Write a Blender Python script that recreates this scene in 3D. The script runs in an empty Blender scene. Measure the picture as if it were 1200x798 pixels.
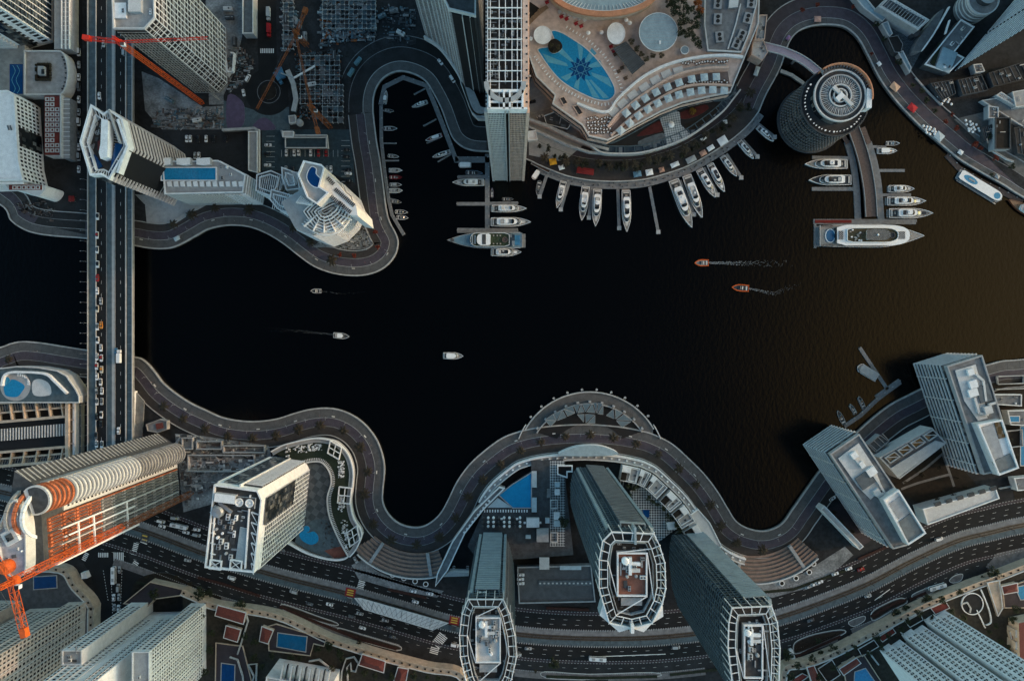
import bpy,math,random
from math import sin,cos,pi,atan2,hypot,radians,sqrt,floor
from mathutils import Vector
R=random.Random(7)
S,HC=0.6,500.0           # metres per photo pixel at quay level, camera height above the quay
sc=bpy.context.scene
COL=sc.collection
# ---------------------------------------------------------------- camera, sky, sun, exposure
cam=bpy.data.cameras.new("camera");cam.lens=25.0;cam.sensor_width=36.0
cam.clip_start=1.0;cam.clip_end=9000.0
camo=bpy.data.objects.new("camera",cam);COL.objects.link(camo)
camo.location=(0,0,HC);camo.rotation_euler=(0,0,0)
sc.camera=camo
SUN_EL,SUN_AZ=radians(13),radians(8)      # the sun stands low in the east (+X), a little north
w=bpy.data.worlds.new("World");sc.world=w;w.use_nodes=True
wn,wl=w.node_tree.nodes,w.node_tree.links
wn.clear()
out=wn.new("ShaderNodeOutputWorld");bg=wn.new("ShaderNodeBackground")
sky=wn.new("ShaderNodeTexSky");sky.sky_type='NISHITA';sky.sun_disc=False
sky.sun_elevation=SUN_EL;sky.sun_rotation=radians(90)-SUN_AZ
sky.air_density=1.6;sky.dust_density=1.0;sky.ozone_density=2.0;sky.altitude=20
# amber glow added in the eastern sky to brown the water, and a cool tint
tc=wn.new("ShaderNodeTexCoord")
dotp=wn.new("ShaderNodeVectorMath");dotp.operation='DOT_PRODUCT'
dotp.inputs[1].default_value=Vector((0.82,-0.05,0.57)).normalized()
wl.new(tc.outputs["Generated"],dotp.inputs[0])
mr=wn.new("ShaderNodeMapRange");mr.interpolation_type='SMOOTHSTEP'
mr.inputs["From Min"].default_value=0.77;mr.inputs["From Max"].default_value=0.99
mr.inputs["To Min"].default_value=0.0;mr.inputs["To Max"].default_value=1.0
wl.new(dotp.outputs["Value"],mr.inputs["Value"])
cn=wn.new("ShaderNodeTexNoise");cn.inputs["Scale"].default_value=2.2;cn.inputs["Detail"].default_value=3
wl.new(tc.outputs["Generated"],cn.inputs["Vector"])
cm=wn.new("ShaderNodeMapRange");cm.inputs["From Min"].default_value=0.25;cm.inputs["From Max"].default_value=0.75
cm.inputs["To Min"].default_value=0.6;cm.inputs["To Max"].default_value=1.3
wl.new(cn.outputs["Fac"],cm.inputs["Value"])
mul=wn.new("ShaderNodeMath");mul.operation='MULTIPLY'
wl.new(mr.outputs[0],mul.inputs[0]);wl.new(cm.outputs[0],mul.inputs[1])
glow=wn.new("ShaderNodeVectorMath");glow.operation='SCALE'
glow.inputs[0].default_value=(4.2,2.6,0.55)
wl.new(mul.outputs[0],glow.inputs["Scale"])
# zenith dimmed beyond the sky model to keep the mid-canal water black
sep=wn.new("ShaderNodeSeparateXYZ");wl.new(tc.outputs["Generated"],sep.inputs[0])
zr=wn.new("ShaderNodeMapRange");zr.interpolation_type='SMOOTHSTEP'
zr.inputs["From Min"].default_value=0.45;zr.inputs["From Max"].default_value=0.82
zr.inputs["To Min"].default_value=1.0;zr.inputs["To Max"].default_value=0.14
wl.new(sep.outputs["Z"],zr.inputs["Value"])
dk=wn.new("ShaderNodeVectorMath");dk.operation='SCALE'
cool_tint=wn.new("ShaderNodeVectorMath");cool_tint.operation='MULTIPLY';cool_tint.inputs[1].default_value=(0.68,0.96,1.17)
wl.new(sky.outputs[0],cool_tint.inputs[0]);wl.new(cool_tint.outputs[0],dk.inputs[0]);wl.new(zr.outputs[0],dk.inputs["Scale"])
add=wn.new("ShaderNodeVectorMath");add.operation='ADD'
wl.new(dk.outputs[0],add.inputs[0]);wl.new(glow.outputs[0],add.inputs[1])
wl.new(add.outputs[0],bg.inputs["Color"])
bg.inputs["Strength"].default_value=0.10
wl.new(bg.outputs[0],out.inputs[0])
sun=bpy.data.lights.new("sun",'SUN');sun.energy=0.5;sun.angle=radians(4.0)
sun.color=(1.0,0.62,0.42)
suno=bpy.data.objects.new("sun",sun);COL.objects.link(suno)
sd=Vector((cos(SUN_EL)*cos(SUN_AZ),cos(SUN_EL)*sin(SUN_AZ),sin(SUN_EL)))
suno.location=(900,100,300);suno.rotation_euler=(-sd).to_track_quat('-Z','Y').to_euler()
sc.view_settings.view_transform='Standard';sc.view_settings.look='None'
sc.view_settings.exposure=2.1;sc.view_settings.gamma=1.0
sc.view_settings.use_curve_mapping=False
# ---------------------------------------------------------------- helpers
def P(px,py,z=0.0):
 """photo pixel at height z -> ground-plan point"""
 k=S*(HC-z)/HC
 return((px-600)*k,(399-py)*k)
def PL(pts,z=0.0):return[P(a,b,z)for a,b in pts]
def spline(pts,n=6,closed=False):
 o=[];N=len(pts)
 segs=N if closed else N-1
 for i in range(segs):
  if closed:p0,p1,p2,p3=(pts[(i+k)%N]for k in(-1,0,1,2))
  else:p0,p1,p2,p3=pts[max(i-1,0)],pts[i],pts[i+1],pts[min(i+2,N-1)]
  for j in range(n):
   t=j/n
   o.append(tuple(0.5*(2*p1[k]+(p2[k]-p0[k])*t+(2*p0[k]-5*p1[k]+4*p2[k]-p3[k])*t*t
      +(3*p1[k]-p0[k]-3*p2[k]+p3[k])*t**3)for k in(0,1)))
 if not closed:o.append(tuple(pts[-1]))
 return o
def normals(path):
 ns=[]
 for i in range(len(path)):
  a,b=path[max(i-1,0)],path[min(i+1,len(path)-1)]
  d=hypot(b[0]-a[0],b[1]-a[1])or 1
  ns.append((-(b[1]-a[1])/d,(b[0]-a[0])/d))
 return ns
def offset(path,d):
 return[(p[0]+n[0]*d,p[1]+n[1]*d)for p,n in zip(path,normals(path))]
def resample(path,step,start=0.0):
 """points with tangent angle every step metres along a path"""
 o=[];nxt=start;acc=0
 for a,b in zip(path,path[1:]):
  d=hypot(b[0]-a[0],b[1]-a[1])
  while acc+d>=nxt and d>0:
   t=(nxt-acc)/d
   o.append((a[0]+(b[0]-a[0])*t,a[1]+(b[1]-a[1])*t,atan2(b[1]-a[1],b[0]-a[0])))
   nxt+=step
  acc+=d
 return o
def area2(poly):return sum(a[0]*b[1]-b[0]*a[1]for a,b in zip(poly,poly[1:]+poly[:1]))
def ccw(poly):return list(poly)if area2(poly)>0 else list(poly)[::-1]
def shrink(poly,d):
 """inset of a counter-clockwise polygon (mitred)"""
 poly=ccw(poly);o=[];n=len(poly)
 for i in range(n):
  a,b,c=poly[i-1],poly[i],poly[(i+1)%n]
  d1=hypot(b[0]-a[0],b[1]-a[1])or 1;d2=hypot(c[0]-b[0],c[1]-b[1])or 1
  n1=(-(b[1]-a[1])/d1,(b[0]-a[0])/d1);n2=(-(c[1]-b[1])/d2,(c[0]-b[0])/d2)
  m=(n1[0]+n2[0],n1[1]+n2[1]);q=1+n1[0]*n2[0]+n1[1]*n2[1]
  q=max(q,0.35)
  o.append((b[0]+m[0]*d/q,b[1]+m[1]*d/q))
 return o
def circle(cx,cy,r,n=32,a0=0.0,a1=2*pi,ry=None):
 ry=ry or r;full=abs(a1-a0-2*pi)<1e-6
 m=n if full else n+1
 return[(cx+r*cos(a0+(a1-a0)*i/n),cy+ry*sin(a0+(a1-a0)*i/n))for i in range(m)]
def rectp(x0,y0,x1,y1,z=0):return PL([(x0,y0),(x1,y0),(x1,y1),(x0,y1)],z)
class MB:
 """collects shapes into one mesh"""
 def __init__(s):s.v=[];s.f=[];s.m=[];s.ms=[]
 def mi(s,m):
  if m not in s.ms:s.ms.append(m)
  return s.ms.index(m)
 def face(s,pts,m):
  b=len(s.v);s.v+=[tuple(p)for p in pts];s.f.append(tuple(range(b,b+len(pts))));s.m.append(s.mi(m))
 def sheet(s,poly,z,m):s.face([(x,y,z)for x,y in ccw(poly)],m);return s
 def prism(s,poly,z0,z1,m,top=None,bottom=False,poly_top=None):
  p=ccw(poly);t=p if poly_top is None else ccw(poly_top);n=len(p)
  for i in range(n):
   j=(i+1)%n
   s.face([(*p[i],z0),(*p[j],z0),(*t[j],z1),(*t[i],z1)],m)
  s.face([(*q,z1)for q in t],top or m)
  if bottom:s.face([(*q,z0)for q in p[::-1]],m)
  return s
 def ring(s,poly,wd,z0,z1,m,top=None):
  """upstand wall of width wd just inside a polygon's edge"""
  o=ccw(poly);i_=shrink(o,wd);n=len(o)
  for i in range(n):
   j=(i+1)%n
   s.face([(*o[i],z0),(*o[j],z0),(*o[j],z1),(*o[i],z1)],m)
   s.face([(*i_[j],z0),(*i_[i],z0),(*i_[i],z1),(*i_[j],z1)],m)
   s.face([(*o[i],z1),(*o[j],z1),(*i_[j],z1),(*i_[i],z1)],top or m)
   s.face([(*o[j],z0),(*o[i],z0),(*i_[i],z0),(*i_[j],z0)],m)
  return s
 def box(s,cx,cy,z0,sx,sy,sz,rot=0.0,m=None,top=None):
  c,n=cos(rot),sin(rot)
  q=[(cx+c*x-n*y,cy+n*x+c*y)for x,y in((-sx/2,-sy/2),(sx/2,-sy/2),(sx/2,sy/2),(-sx/2,sy/2))]
  return s.prism(q,z0,z0+sz,m,top,True)
 def wall(s,a,b,wd,z0,z1,m,top=None):
  """straight bar between two plan points"""
  d=hypot(b[0]-a[0],b[1]-a[1])
  if d<1e-6:return s
  return s.box((a[0]+b[0])/2,(a[1]+b[1])/2,z0,d,wd,z1-z0,atan2(b[1]-a[1],b[0]-a[0]),m,top)
 def beam(s,p,q,wd,m,h=None):
  p,q=Vector(p),Vector(q);d=q-p
  if d.length<1e-6:return s
  d.normalize();u=d.cross(Vector((0,0,1)))
  if u.length<1e-3:u=d.cross(Vector((0,1,0)))
  u.normalize();v=u.cross(d);u=u*wd/2;v=v*(h or wd)/2
  A=[p-u-v,p+u-v,p+u+v,p-u+v];B=[q-u-v,q+u-v,q+u+v,q-u+v]
  for i in range(4):
   j=(i+1)%4;s.face([A[i],B[i],B[j],A[j]],m)
  s.face(A,m);s.face(B[::-1],m)
  return s
 def tube(s,p,q,r0,r1,m,n=8,cap=True):
  p,q=Vector(p),Vector(q);d=(q-p).normalized();u=d.cross(Vector((0,0,1)))
  if u.length<1e-3:u=Vector((1,0,0))
  u.normalize();v=d.cross(u)
  A=[p+(u*cos(2*pi*i/n)+v*sin(2*pi*i/n))*r0 for i in range(n)]
  B=[q+(u*cos(2*pi*i/n)+v*sin(2*pi*i/n))*r1 for i in range(n)]
  for i in range(n):
   j=(i+1)%n;s.face([A[i],A[j],B[j],B[i]],m)
  if cap:s.face(A[::-1],m);s.face(B,m)
  return s
 def strip(s,L,Rr,z,m):
  """flat ribbon between two polylines"""
  for i in range(len(L)-1):
   q=[(*L[i],z),(*Rr[i],z),(*Rr[i+1],z),(*L[i+1],z)]
   if area2([(x,y)for x,y,_ in q])<0:q.reverse()
   s.face(q,m)
  return s
 def band(s,path,o0,o1,z,m):return s.strip(offset(path,o0),offset(path,o1),z,m)
 def kerb(s,path,o0,o1,z0,z1,m,top=None):
  """solid strip along a path"""
  A,B=offset(path,min(o0,o1)),offset(path,max(o0,o1))   # A right of B
  for i in range(len(A)-1):
   s.face([(*A[i],z0),(*A[i+1],z0),(*A[i+1],z1),(*A[i],z1)],m)
   s.face([(*B[i+1],z0),(*B[i],z0),(*B[i],z1),(*B[i+1],z1)],m)
   s.face([(*A[i],z1),(*A[i+1],z1),(*B[i+1],z1),(*B[i],z1)],top or m)
   s.face([(*A[i+1],z0),(*A[i],z0),(*B[i],z0),(*B[i+1],z0)],m)
  s.face([(*A[0],z0),(*A[0],z1),(*B[0],z1),(*B[0],z0)],m)
  s.face([(*A[-1],z0),(*B[-1],z0),(*B[-1],z1),(*A[-1],z1)],m)
  return s
 def lathe(s,cx,cy,prof,m,n=20):
  for(r0,z0),(r1,z1)in zip(prof,prof[1:]):
   for i in range(n):
    a,b=2*pi*i/n,2*pi*(i+1)/n
    q=[(cx+r0*cos(a),cy+r0*sin(a),z0),(cx+r0*cos(b),cy+r0*sin(b),z0),
      (cx+r1*cos(b),cy+r1*sin(b),z1),(cx+r1*cos(a),cy+r1*sin(a),z1)]
    if r0<1e-4:q=q[1:]
    elif r1<1e-4:q=q[:3]
    s.face(q,m)
  return s
 def mesh(s,name,off=(0,0,0)):
  me=bpy.data.meshes.new(name)
  ox,oy,oz=off
  me.from_pydata([(x-ox,y-oy,z-oz)for x,y,z in s.v],[],s.f)
  for m in s.ms:me.materials.append(m)
  me.polygons.foreach_set("material_index",s.m)
  me.update()
  return me
 def build(s,name,parent=None,local=False,smooth=False):
  off=(0,0,0)if(parent is None or local)else WORLD[parent.name]
  me=s.mesh(name,off)
  if smooth:me.polygons.foreach_set("use_smooth",[True]*len(me.polygons))
  o=bpy.data.objects.new(name,me);COL.objects.link(o)
  if parent is not None:o.parent=parent
  WORLD[o.name]=off
  return o
 def build_at(s,name,x,y,z=0.0,parent=None):
  """own origin at x, y, z"""
  o=bpy.data.objects.new(name,s.mesh(name,(x,y,z)));COL.objects.link(o)
  if parent is not None:
   q=WORLD[parent.name];o.parent=parent;o.location=(x-q[0],y-q[1],z-q[2])
  else:o.location=(x,y,z)
  WORLD[o.name]=(x,y,z)
  return o
WORLD={}
LABELS={}
def tag(o,label,cat,group=None,kind=None):
 if label:
  o["label"]=label
  LABELS.setdefault(label,[]).append(o.name)
 if cat:o["category"]=cat
 if group:o["group"]=group
 if kind:o["kind"]=kind
 return o
def thing(name,label,cat,xy,z=0.0,group=None,rot=0.0):
 o=bpy.data.objects.new(name,None);o.empty_display_size=1.0;COL.objects.link(o)
 o.location=(xy[0],xy[1],z);o.rotation_euler=(0,0,rot)
 WORLD[o.name]=(xy[0],xy[1],z)
 return tag(o,label,cat,group)
def struct(mb,name):
 o=mb.build(name);o["kind"]="structure";return o
KIDS={}
def dup(root,loc,rot,label,cat=None,group=None,scale=None):
 """copy of a thing with copies of its parts and sub-parts (mesh data shared)"""
 if root.name not in KIDS:KIDS[root.name]=[(c,list(c.children))for c in root.children]
 r=root.copy();COL.objects.link(r);r.location=loc;r.rotation_euler=(0,0,rot)
 if scale:r.scale=(scale,)*3
 if r.get("label")is not None:del r["label"]
 tag(r,label,cat,group)
 for ch,gs in KIDS[root.name]:
  c=ch.copy();COL.objects.link(c);c.parent=r
  for g in gs:
   d=g.copy();COL.objects.link(d);d.parent=c
 return r
ORD=["first","second","third","fourth","fifth","sixth","seventh","eighth","ninth","tenth","eleventh","twelfth",
  "thirteenth","fourteenth","fifteenth","sixteenth","seventeenth","eighteenth","nineteenth","twentieth"]
def nth(i):
 if i<20:return ORD[i]
 t={2:"twenty",3:"thirty",4:"forty",5:"fifty"}
 te={2:"twentieth",3:"thirtieth",4:"fortieth",5:"fiftieth"}
 k,r=divmod(i+1,10)
 return te[k]if r==0 else t[k]+"-"+ORD[r-1]
# ---------------------------------------------------------------- materials
MATS={}
def mat(name,col,rough=0.75,var=0.22,scale=0.35,metal=0.0,fine=0.12,spec=0.3,emit=None):
 """painted / paved / plastered surface with weathering in two sizes of noise"""
 if name in MATS:return MATS[name]
 m=bpy.data.materials.new(name);m.use_nodes=True
 nt=m.node_tree;b=nt.nodes["Principled BSDF"]
 b.inputs["Roughness"].default_value=rough;b.inputs["Metallic"].default_value=metal
 b.inputs["Specular IOR Level"].default_value=spec
 b.inputs["Base Color"].default_value=(*col,1)
 if var>0:
  g=nt.nodes.new("ShaderNodeNewGeometry")
  n1=nt.nodes.new("ShaderNodeTexNoise");n1.inputs["Scale"].default_value=scale;n1.inputs["Detail"].default_value=4
  n2=nt.nodes.new("ShaderNodeTexNoise");n2.inputs["Scale"].default_value=scale*6;n2.inputs["Detail"].default_value=2
  nt.links.new(g.outputs["Position"],n1.inputs["Vector"]);nt.links.new(g.outputs["Position"],n2.inputs["Vector"])
  def rng(n,a):
   r=nt.nodes.new("ShaderNodeMapRange");r.inputs["From Min"].default_value=0.3;r.inputs["From Max"].default_value=0.7
   r.inputs["To Min"].default_value=1-a;r.inputs["To Max"].default_value=1+a
   nt.links.new(n.outputs["Fac"],r.inputs["Value"]);return r
  a,c=rng(n1,var),rng(n2,fine)
  mu=nt.nodes.new("ShaderNodeMath");mu.operation='MULTIPLY'
  nt.links.new(a.outputs[0],mu.inputs[0]);nt.links.new(c.outputs[0],mu.inputs[1])
  sc_=nt.nodes.new("ShaderNodeVectorMath");sc_.operation='SCALE';sc_.inputs[0].default_value=col
  nt.links.new(mu.outputs[0],sc_.inputs["Scale"]);nt.links.new(sc_.outputs[0],b.inputs["Base Color"])
 if emit:
  b.inputs["Emission Color"].default_value=(*emit[:3],1);b.inputs["Emission Strength"].default_value=emit[3]
 MATS[name]=m
 return m
def pattern(name,c1,c2,kind,scale,rough=0.7,rot=0.0,mortar=None,msize=0.03,var=0.2):
 """checker / brick / stripes paving on plan coordinates"""
 if name in MATS:return MATS[name]
 m=bpy.data.materials.new(name);m.use_nodes=True
 nt=m.node_tree;b=nt.nodes["Principled BSDF"];b.inputs["Roughness"].default_value=rough
 b.inputs["Specular IOR Level"].default_value=0.3
 g=nt.nodes.new("ShaderNodeNewGeometry");mp=nt.nodes.new("ShaderNodeMapping");mp.inputs["Rotation"].default_value=(0,0,rot)
 nt.links.new(g.outputs["Position"],mp.inputs["Vector"])
 if kind=='checker':
  t=nt.nodes.new("ShaderNodeTexChecker");t.inputs["Scale"].default_value=scale
  sx=nt.nodes.new("ShaderNodeVectorMath");sx.operation='MULTIPLY';sx.inputs[1].default_value=(1,1,0)
  ad=nt.nodes.new("ShaderNodeVectorMath");ad.operation='ADD';ad.inputs[1].default_value=(0.013,0.017,0.5/scale)
  nt.links.new(mp.outputs[0],sx.inputs[0]);nt.links.new(sx.outputs[0],ad.inputs[0]);nt.links.new(ad.outputs[0],t.inputs["Vector"])
  t.inputs["Color1"].default_value=(*c1,1);t.inputs["Color2"].default_value=(*c2,1)
  colout=t.outputs["Color"]
 elif kind=='brick':
  t=nt.nodes.new("ShaderNodeTexBrick");t.inputs["Scale"].default_value=scale
  t.inputs["Color1"].default_value=(*c1,1);t.inputs["Color2"].default_value=(*c2,1)
  t.inputs["Mortar"].default_value=(*(mortar or c2),1);t.inputs["Mortar Size"].default_value=msize
  nt.links.new(mp.outputs[0],t.inputs["Vector"]);colout=t.outputs["Color"]
 else:
  t=nt.nodes.new("ShaderNodeTexWave");t.wave_profile='SAW' if kind=='saw' else 'SIN';t.inputs["Scale"].default_value=scale
  nt.links.new(mp.outputs[0],t.inputs["Vector"])
  st=nt.nodes.new("ShaderNodeMath");st.operation='GREATER_THAN';st.inputs[1].default_value=0.5
  mx=nt.nodes.new("ShaderNodeMix");mx.data_type='RGBA'
  mx.inputs["A"].default_value=(*c1,1);mx.inputs["B"].default_value=(*c2,1)
  nt.links.new(t.outputs["Fac"],st.inputs[0]);nt.links.new(st.outputs[0],mx.inputs["Factor"]);colout=mx.outputs["Result"]
 n1=nt.nodes.new("ShaderNodeTexNoise");n1.inputs["Scale"].default_value=0.3;n1.inputs["Detail"].default_value=5
 nt.links.new(g.outputs["Position"],n1.inputs["Vector"])
 r=nt.nodes.new("ShaderNodeMapRange");r.inputs["From Min"].default_value=0.3;r.inputs["From Max"].default_value=0.7
 r.inputs["To Min"].default_value=1-var;r.inputs["To Max"].default_value=1+var
 nt.links.new(n1.outputs["Fac"],r.inputs["Value"])
 s_=nt.nodes.new("ShaderNodeVectorMath");s_.operation='SCALE'
 nt.links.new(colout,s_.inputs[0]);nt.links.new(r.outputs[0],s_.inputs["Scale"]);nt.links.new(s_.outputs[0],b.inputs["Base Color"])
 MATS[name]=m
 return m
def water_mat(name,col,rough,spec,bscale,bstr):
 m=bpy.data.materials.new(name);m.use_nodes=True;nt=m.node_tree;b=nt.nodes["Principled BSDF"]
 b.inputs["Base Color"].default_value=(*col,1);b.inputs["Roughness"].default_value=rough;b.inputs["Specular IOR Level"].default_value=spec
 g=nt.nodes.new("ShaderNodeNewGeometry")
 mp=nt.nodes.new("ShaderNodeMapping");mp.inputs["Rotation"].default_value=(0,0,0.5);mp.inputs["Scale"].default_value=(1,0.5,1)
 nt.links.new(g.outputs["Position"],mp.inputs["Vector"])
 n=nt.nodes.new("ShaderNodeTexNoise");n.inputs["Scale"].default_value=bscale;n.inputs["Detail"].default_value=4
 nt.links.new(mp.outputs[0],n.inputs["Vector"])
 bu=nt.nodes.new("ShaderNodeBump");bu.inputs["Strength"].default_value=bstr;bu.inputs["Distance"].default_value=0.3
 nt.links.new(n.outputs["Fac"],bu.inputs["Height"]);nt.links.new(bu.outputs[0],b.inputs["Normal"])
 MATS[name]=m
 return m
WHITE=mat("white_render",(0.74,0.74,0.73),0.6,0.10)
GELCOAT=mat("white_gelcoat",(0.80,0.80,0.79),0.25,0.05,0.8,spec=0.5)
PALE=mat("pale_plaster",(0.54,0.535,0.52),0.8,0.09)
GREY=mat("grey_concrete",(0.17,0.175,0.18),0.85,0.25)
LGREY=mat("light_concrete",(0.33,0.335,0.335),0.85,0.12)
DGREY=mat("dark_concrete",(0.055,0.058,0.062),0.85,0.3)
BEIGE=mat("beige_stucco",(0.47,0.37,0.28),0.85,0.16)
PINK=mat("pink_stone",(0.56,0.40,0.32),0.8,0.16)
ASPH=mat("asphalt",(0.009,0.010,0.011),0.9,0.25,0.15)
ASPH2=mat("worn_asphalt",(0.020,0.021,0.023),0.9,0.3,0.12)
PAINT=mat("road_paint",(0.70,0.70,0.68),0.7,0.15,1.0)
KERB=mat("kerb_stone",(0.38,0.38,0.37),0.85,0.2)
def glassmat(name,c1,c2,rough,cell=(2.4,2.4,3.6)):
 """window glass: every pane-sized cell has its own tone (lit rooms and reflections painted in at random)"""
 m=mat(name,c1,rough,0,spec=0.6);nt=m.node_tree;b=nt.nodes["Principled BSDF"]
 g=nt.nodes.new("ShaderNodeNewGeometry");d=nt.nodes.new("ShaderNodeVectorMath");d.operation='DIVIDE';d.inputs[1].default_value=cell
 fl=nt.nodes.new("ShaderNodeVectorMath");fl.operation='FLOOR';wn_=nt.nodes.new("ShaderNodeTexWhiteNoise");pw=nt.nodes.new("ShaderNodeMath");pw.operation='POWER';pw.inputs[1].default_value=3.5
 mx=nt.nodes.new("ShaderNodeMix");mx.data_type='RGBA';mx.inputs["A"].default_value=(*c1,1);mx.inputs["B"].default_value=(*c2,1)
 nt.links.new(g.outputs["Position"],d.inputs[0]);nt.links.new(d.outputs[0],fl.inputs[0]);nt.links.new(fl.outputs[0],wn_.inputs["Vector"]);nt.links.new(wn_.outputs["Value"],pw.inputs[0]);nt.links.new(pw.outputs[0],mx.inputs["Factor"]);nt.links.new(mx.outputs["Result"],b.inputs["Base Color"])
 return m
GLASS=glassmat("dark_glass",(0.008,0.011,0.014),(0.16,0.16,0.15),0.12)
BGLASS=glassmat("blue_glass",(0.025,0.04,0.055),(0.20,0.23,0.25),0.15)
TEAL=mat("teal_paving",(0.07,0.10,0.115),0.8,0.25)
SLATE=mat("slate_roof_membrane",(0.095,0.11,0.12),0.8,0.25)
TERRA=mat("terracotta_tile",(0.13,0.034,0.026),0.8,0.22,1.2)
REDB=mat("red_paving",(0.15,0.026,0.02),0.8,0.2)
PURP=pattern("purple_brick_paving",(0.080,0.068,0.086),(0.062,0.052,0.070),'brick',1.2,mortar=(0.035,0.03,0.038))
BROWNP=pattern("brown_brick_paving",(0.052,0.046,0.044),(0.040,0.034,0.033),'brick',1.0,mortar=(0.022,0.02,0.019))
GREYP=pattern("grey_slab_paving",(0.115,0.115,0.115),(0.095,0.095,0.095),'brick',0.7,mortar=(0.045,0.045,0.045))
CHECK=pattern("checker_paving",(0.42,0.43,0.43),(0.05,0.06,0.065),'checker',0.8,rot=0.785)
TRAM=mat("tram_ballast",(0.05,0.038,0.027),0.95,0.3)
RAIL=mat("steel_rail",(0.25,0.25,0.25),0.4,0.1,metal=0.8)
SOIL=mat("garden_soil",(0.018,0.014,0.010),0.95,0.35)
LAWN=mat("dull_lawn",(0.014,0.020,0.009),0.95,0.35,0.8)
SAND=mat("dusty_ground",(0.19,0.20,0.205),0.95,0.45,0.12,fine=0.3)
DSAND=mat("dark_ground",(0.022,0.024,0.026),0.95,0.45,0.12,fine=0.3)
STEEL=mat("galvanised_steel",(0.36,0.37,0.38),0.45,0.15,metal=0.6)
WOOD=mat("jetty_planks",(0.10,0.073,0.064),0.85,0.22,0.9)
TEAKD=mat("teak_deck",(0.20,0.125,0.075),0.8,0.18,1.2)
DOCK=mat("dock_decking",(0.17,0.175,0.18),0.85,0.2,0.5)
ORANGE=mat("orange_paint",(0.62,0.10,0.015),0.55,0.18,0.5)
REDO=mat("red_paint",(0.60,0.03,0.012),0.55,0.15,0.5)
SUNSET=mat("sunset_orange",(0.46,0.13,0.055),0.7,0.4,0.25,fine=0.3)  # low sunlight on the unfinished tower's top, put into the colour
RAWC=mat("raw_concrete",(0.30,0.285,0.27),0.9,0.28,0.3,fine=0.2)
RUST=mat("rusty_steel",(0.24,0.075,0.022),0.8,0.3)
POOL=mat("pool_water",(0.018,0.22,0.42),0.12,0.16,0.9,spec=0.35)
DPOOL=mat("deep_pool_water",(0.006,0.05,0.16),0.12,0.1,0.4,spec=0.35)
LPOOL=mat("pool_light_tiles",(0.10,0.33,0.45),0.15,0.08,0.4,spec=0.35)
CANV=mat("white_canvas",(0.76,0.76,0.75),0.9,0.07)
BCANV=mat("pale_blue_canvas",(0.42,0.50,0.53),0.9,0.1)
BLACKM=mat("black_rubber",(0.012,0.012,0.013),0.7,0.1)
LEAF=mat("palm_leaf",(0.026,0.020,0.011),0.8,0.3,1.0)
LEAF2=mat("tree_leaf",(0.022,0.030,0.012),0.8,0.45,0.7)
LEAF3=mat("russet_leaf",(0.15,0.025,0.012),0.8,0.4,0.8)
BARK=mat("bark",(0.09,0.065,0.045),0.95,0.3,2)
# ---------------------------------------------------------------- water, land, quays
WATER=water_mat("canal_water",(0.0008,0.0009,0.001),0.20,0.23,0.45,0.35)
NSH=[(-1500,-250),(-700,60),(-300,190),(-60,215),(0,240),(12.8,258.6),(27.7,269),(42.6,274),(64,277),(102,280),(156.5,288),(170,290.5),(187,292),(202,290.5),(215,285),
  (230,276.7),(243,269.5),(259,265.4),(274,264.3),(293,266.5),(312.4,274),(331.6,285.6),(350.7,300.5),(367.8,312.3),(387,319.7),(406,323),(425,323),
  (442,318.6),(455,310),(463.6,298.4),(466.8,285.6),(464.7,275),(457,260),(453,245),(449.8,219.6),(445.5,187.7),(441.5,165),(437.5,132)]
BAY=[(437.5,132),(438,115),(443,100),(453,89.4),(468,84),(485,87.3),(497.7,94.8),(506,106.5),(517,127.8),(525.4,151),(531.8,164),(542.4,172.8),(555,177),(570,178)]
ARC=[(570,178),(590,179),(617,187),(632,194),(646.7,200),(664,206.5),(683,210.5),(700,212.5),(725.6,213),(753,211),(779,204.5),(806,195),(832,181),(857.6,164),(877,147),(889.5,131)]
NEB=[(889.5,131),(898,111),(908.7,91.6),(916,76),(922.6,56),(930,42.6),(942.6,33.8),(962.7,29.6),(985,31),(997.7,37.6),(1007.8,48.9),(1017.8,67.7),(1030,91.5),(1045,112.8),
  (1060,130),(1080,150),(1098,165.4),(1113,178),(1125.6,188),(1150.6,203),(1175.7,217),(1200,232),(1260,262),(1500,330),(2300,420)]
SSH=[(-1500,700),(-700,520),(-300,440),(-60,424),(0,407),(12.8,402.4),(27.7,400),(49,401.7),(70,405),(102,410),(156.5,417.7),(170,423),(181,434.7),(191.6,448.6),(206.6,461),(223.6,472),
  (242.6,481),(259.6,488.5),(278.8,492.4),(300,493.4),(323.5,490.6),(344.8,484),(361.8,479.6),(380,477.7),(397,479.6),(414,486.6),(429,498),(441.8,515),(449,534.5),
  (451,551.6),(449,573),(449,587.8),(454.5,600.5),(465,611),(478,616.5),(492.9,617),(505.6,611),(516.3,600.5),(524.8,585.6),(535.4,564),(550,544),(567.4,528),
  (586.6,514),(603,507),(625,501.5),(655,498),(690,497),(725,499.5),(750,504),(767,509),(788,520),(808,537.7),(825.6,555.3),(840.6,575),(853,595.4),(863,610.4),(878,619),(897,621.5),
  (915.6,613.5),(928.7,596),(945,573),(961.4,550.4),(984,525),(1007.8,502.8),(1025,487.7),(1045,473),(1065,462.7),(1085,452.7),(1120,437),(1155.6,427.6),(1175.7,422.6),(1200,420.6),
  (1300,408),(1600,420),(2300,480)]
nsh,bay,arc,neb,ssh=(spline(PL(q),6)for q in(NSH,BAY,ARC,NEB,SSH))
struct(MB().sheet([(-4500,-4500),(4500,-4500),(4500,4500),(-4500,4500)],-2.4,WATER),"water")
LAND=mat("town_ground",(0.020,0.021,0.023),0.95,0.4,0.06,fine=0.35)
QUAY=mat("quay_wall",(0.10,0.10,0.10),0.9,0.2)
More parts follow.
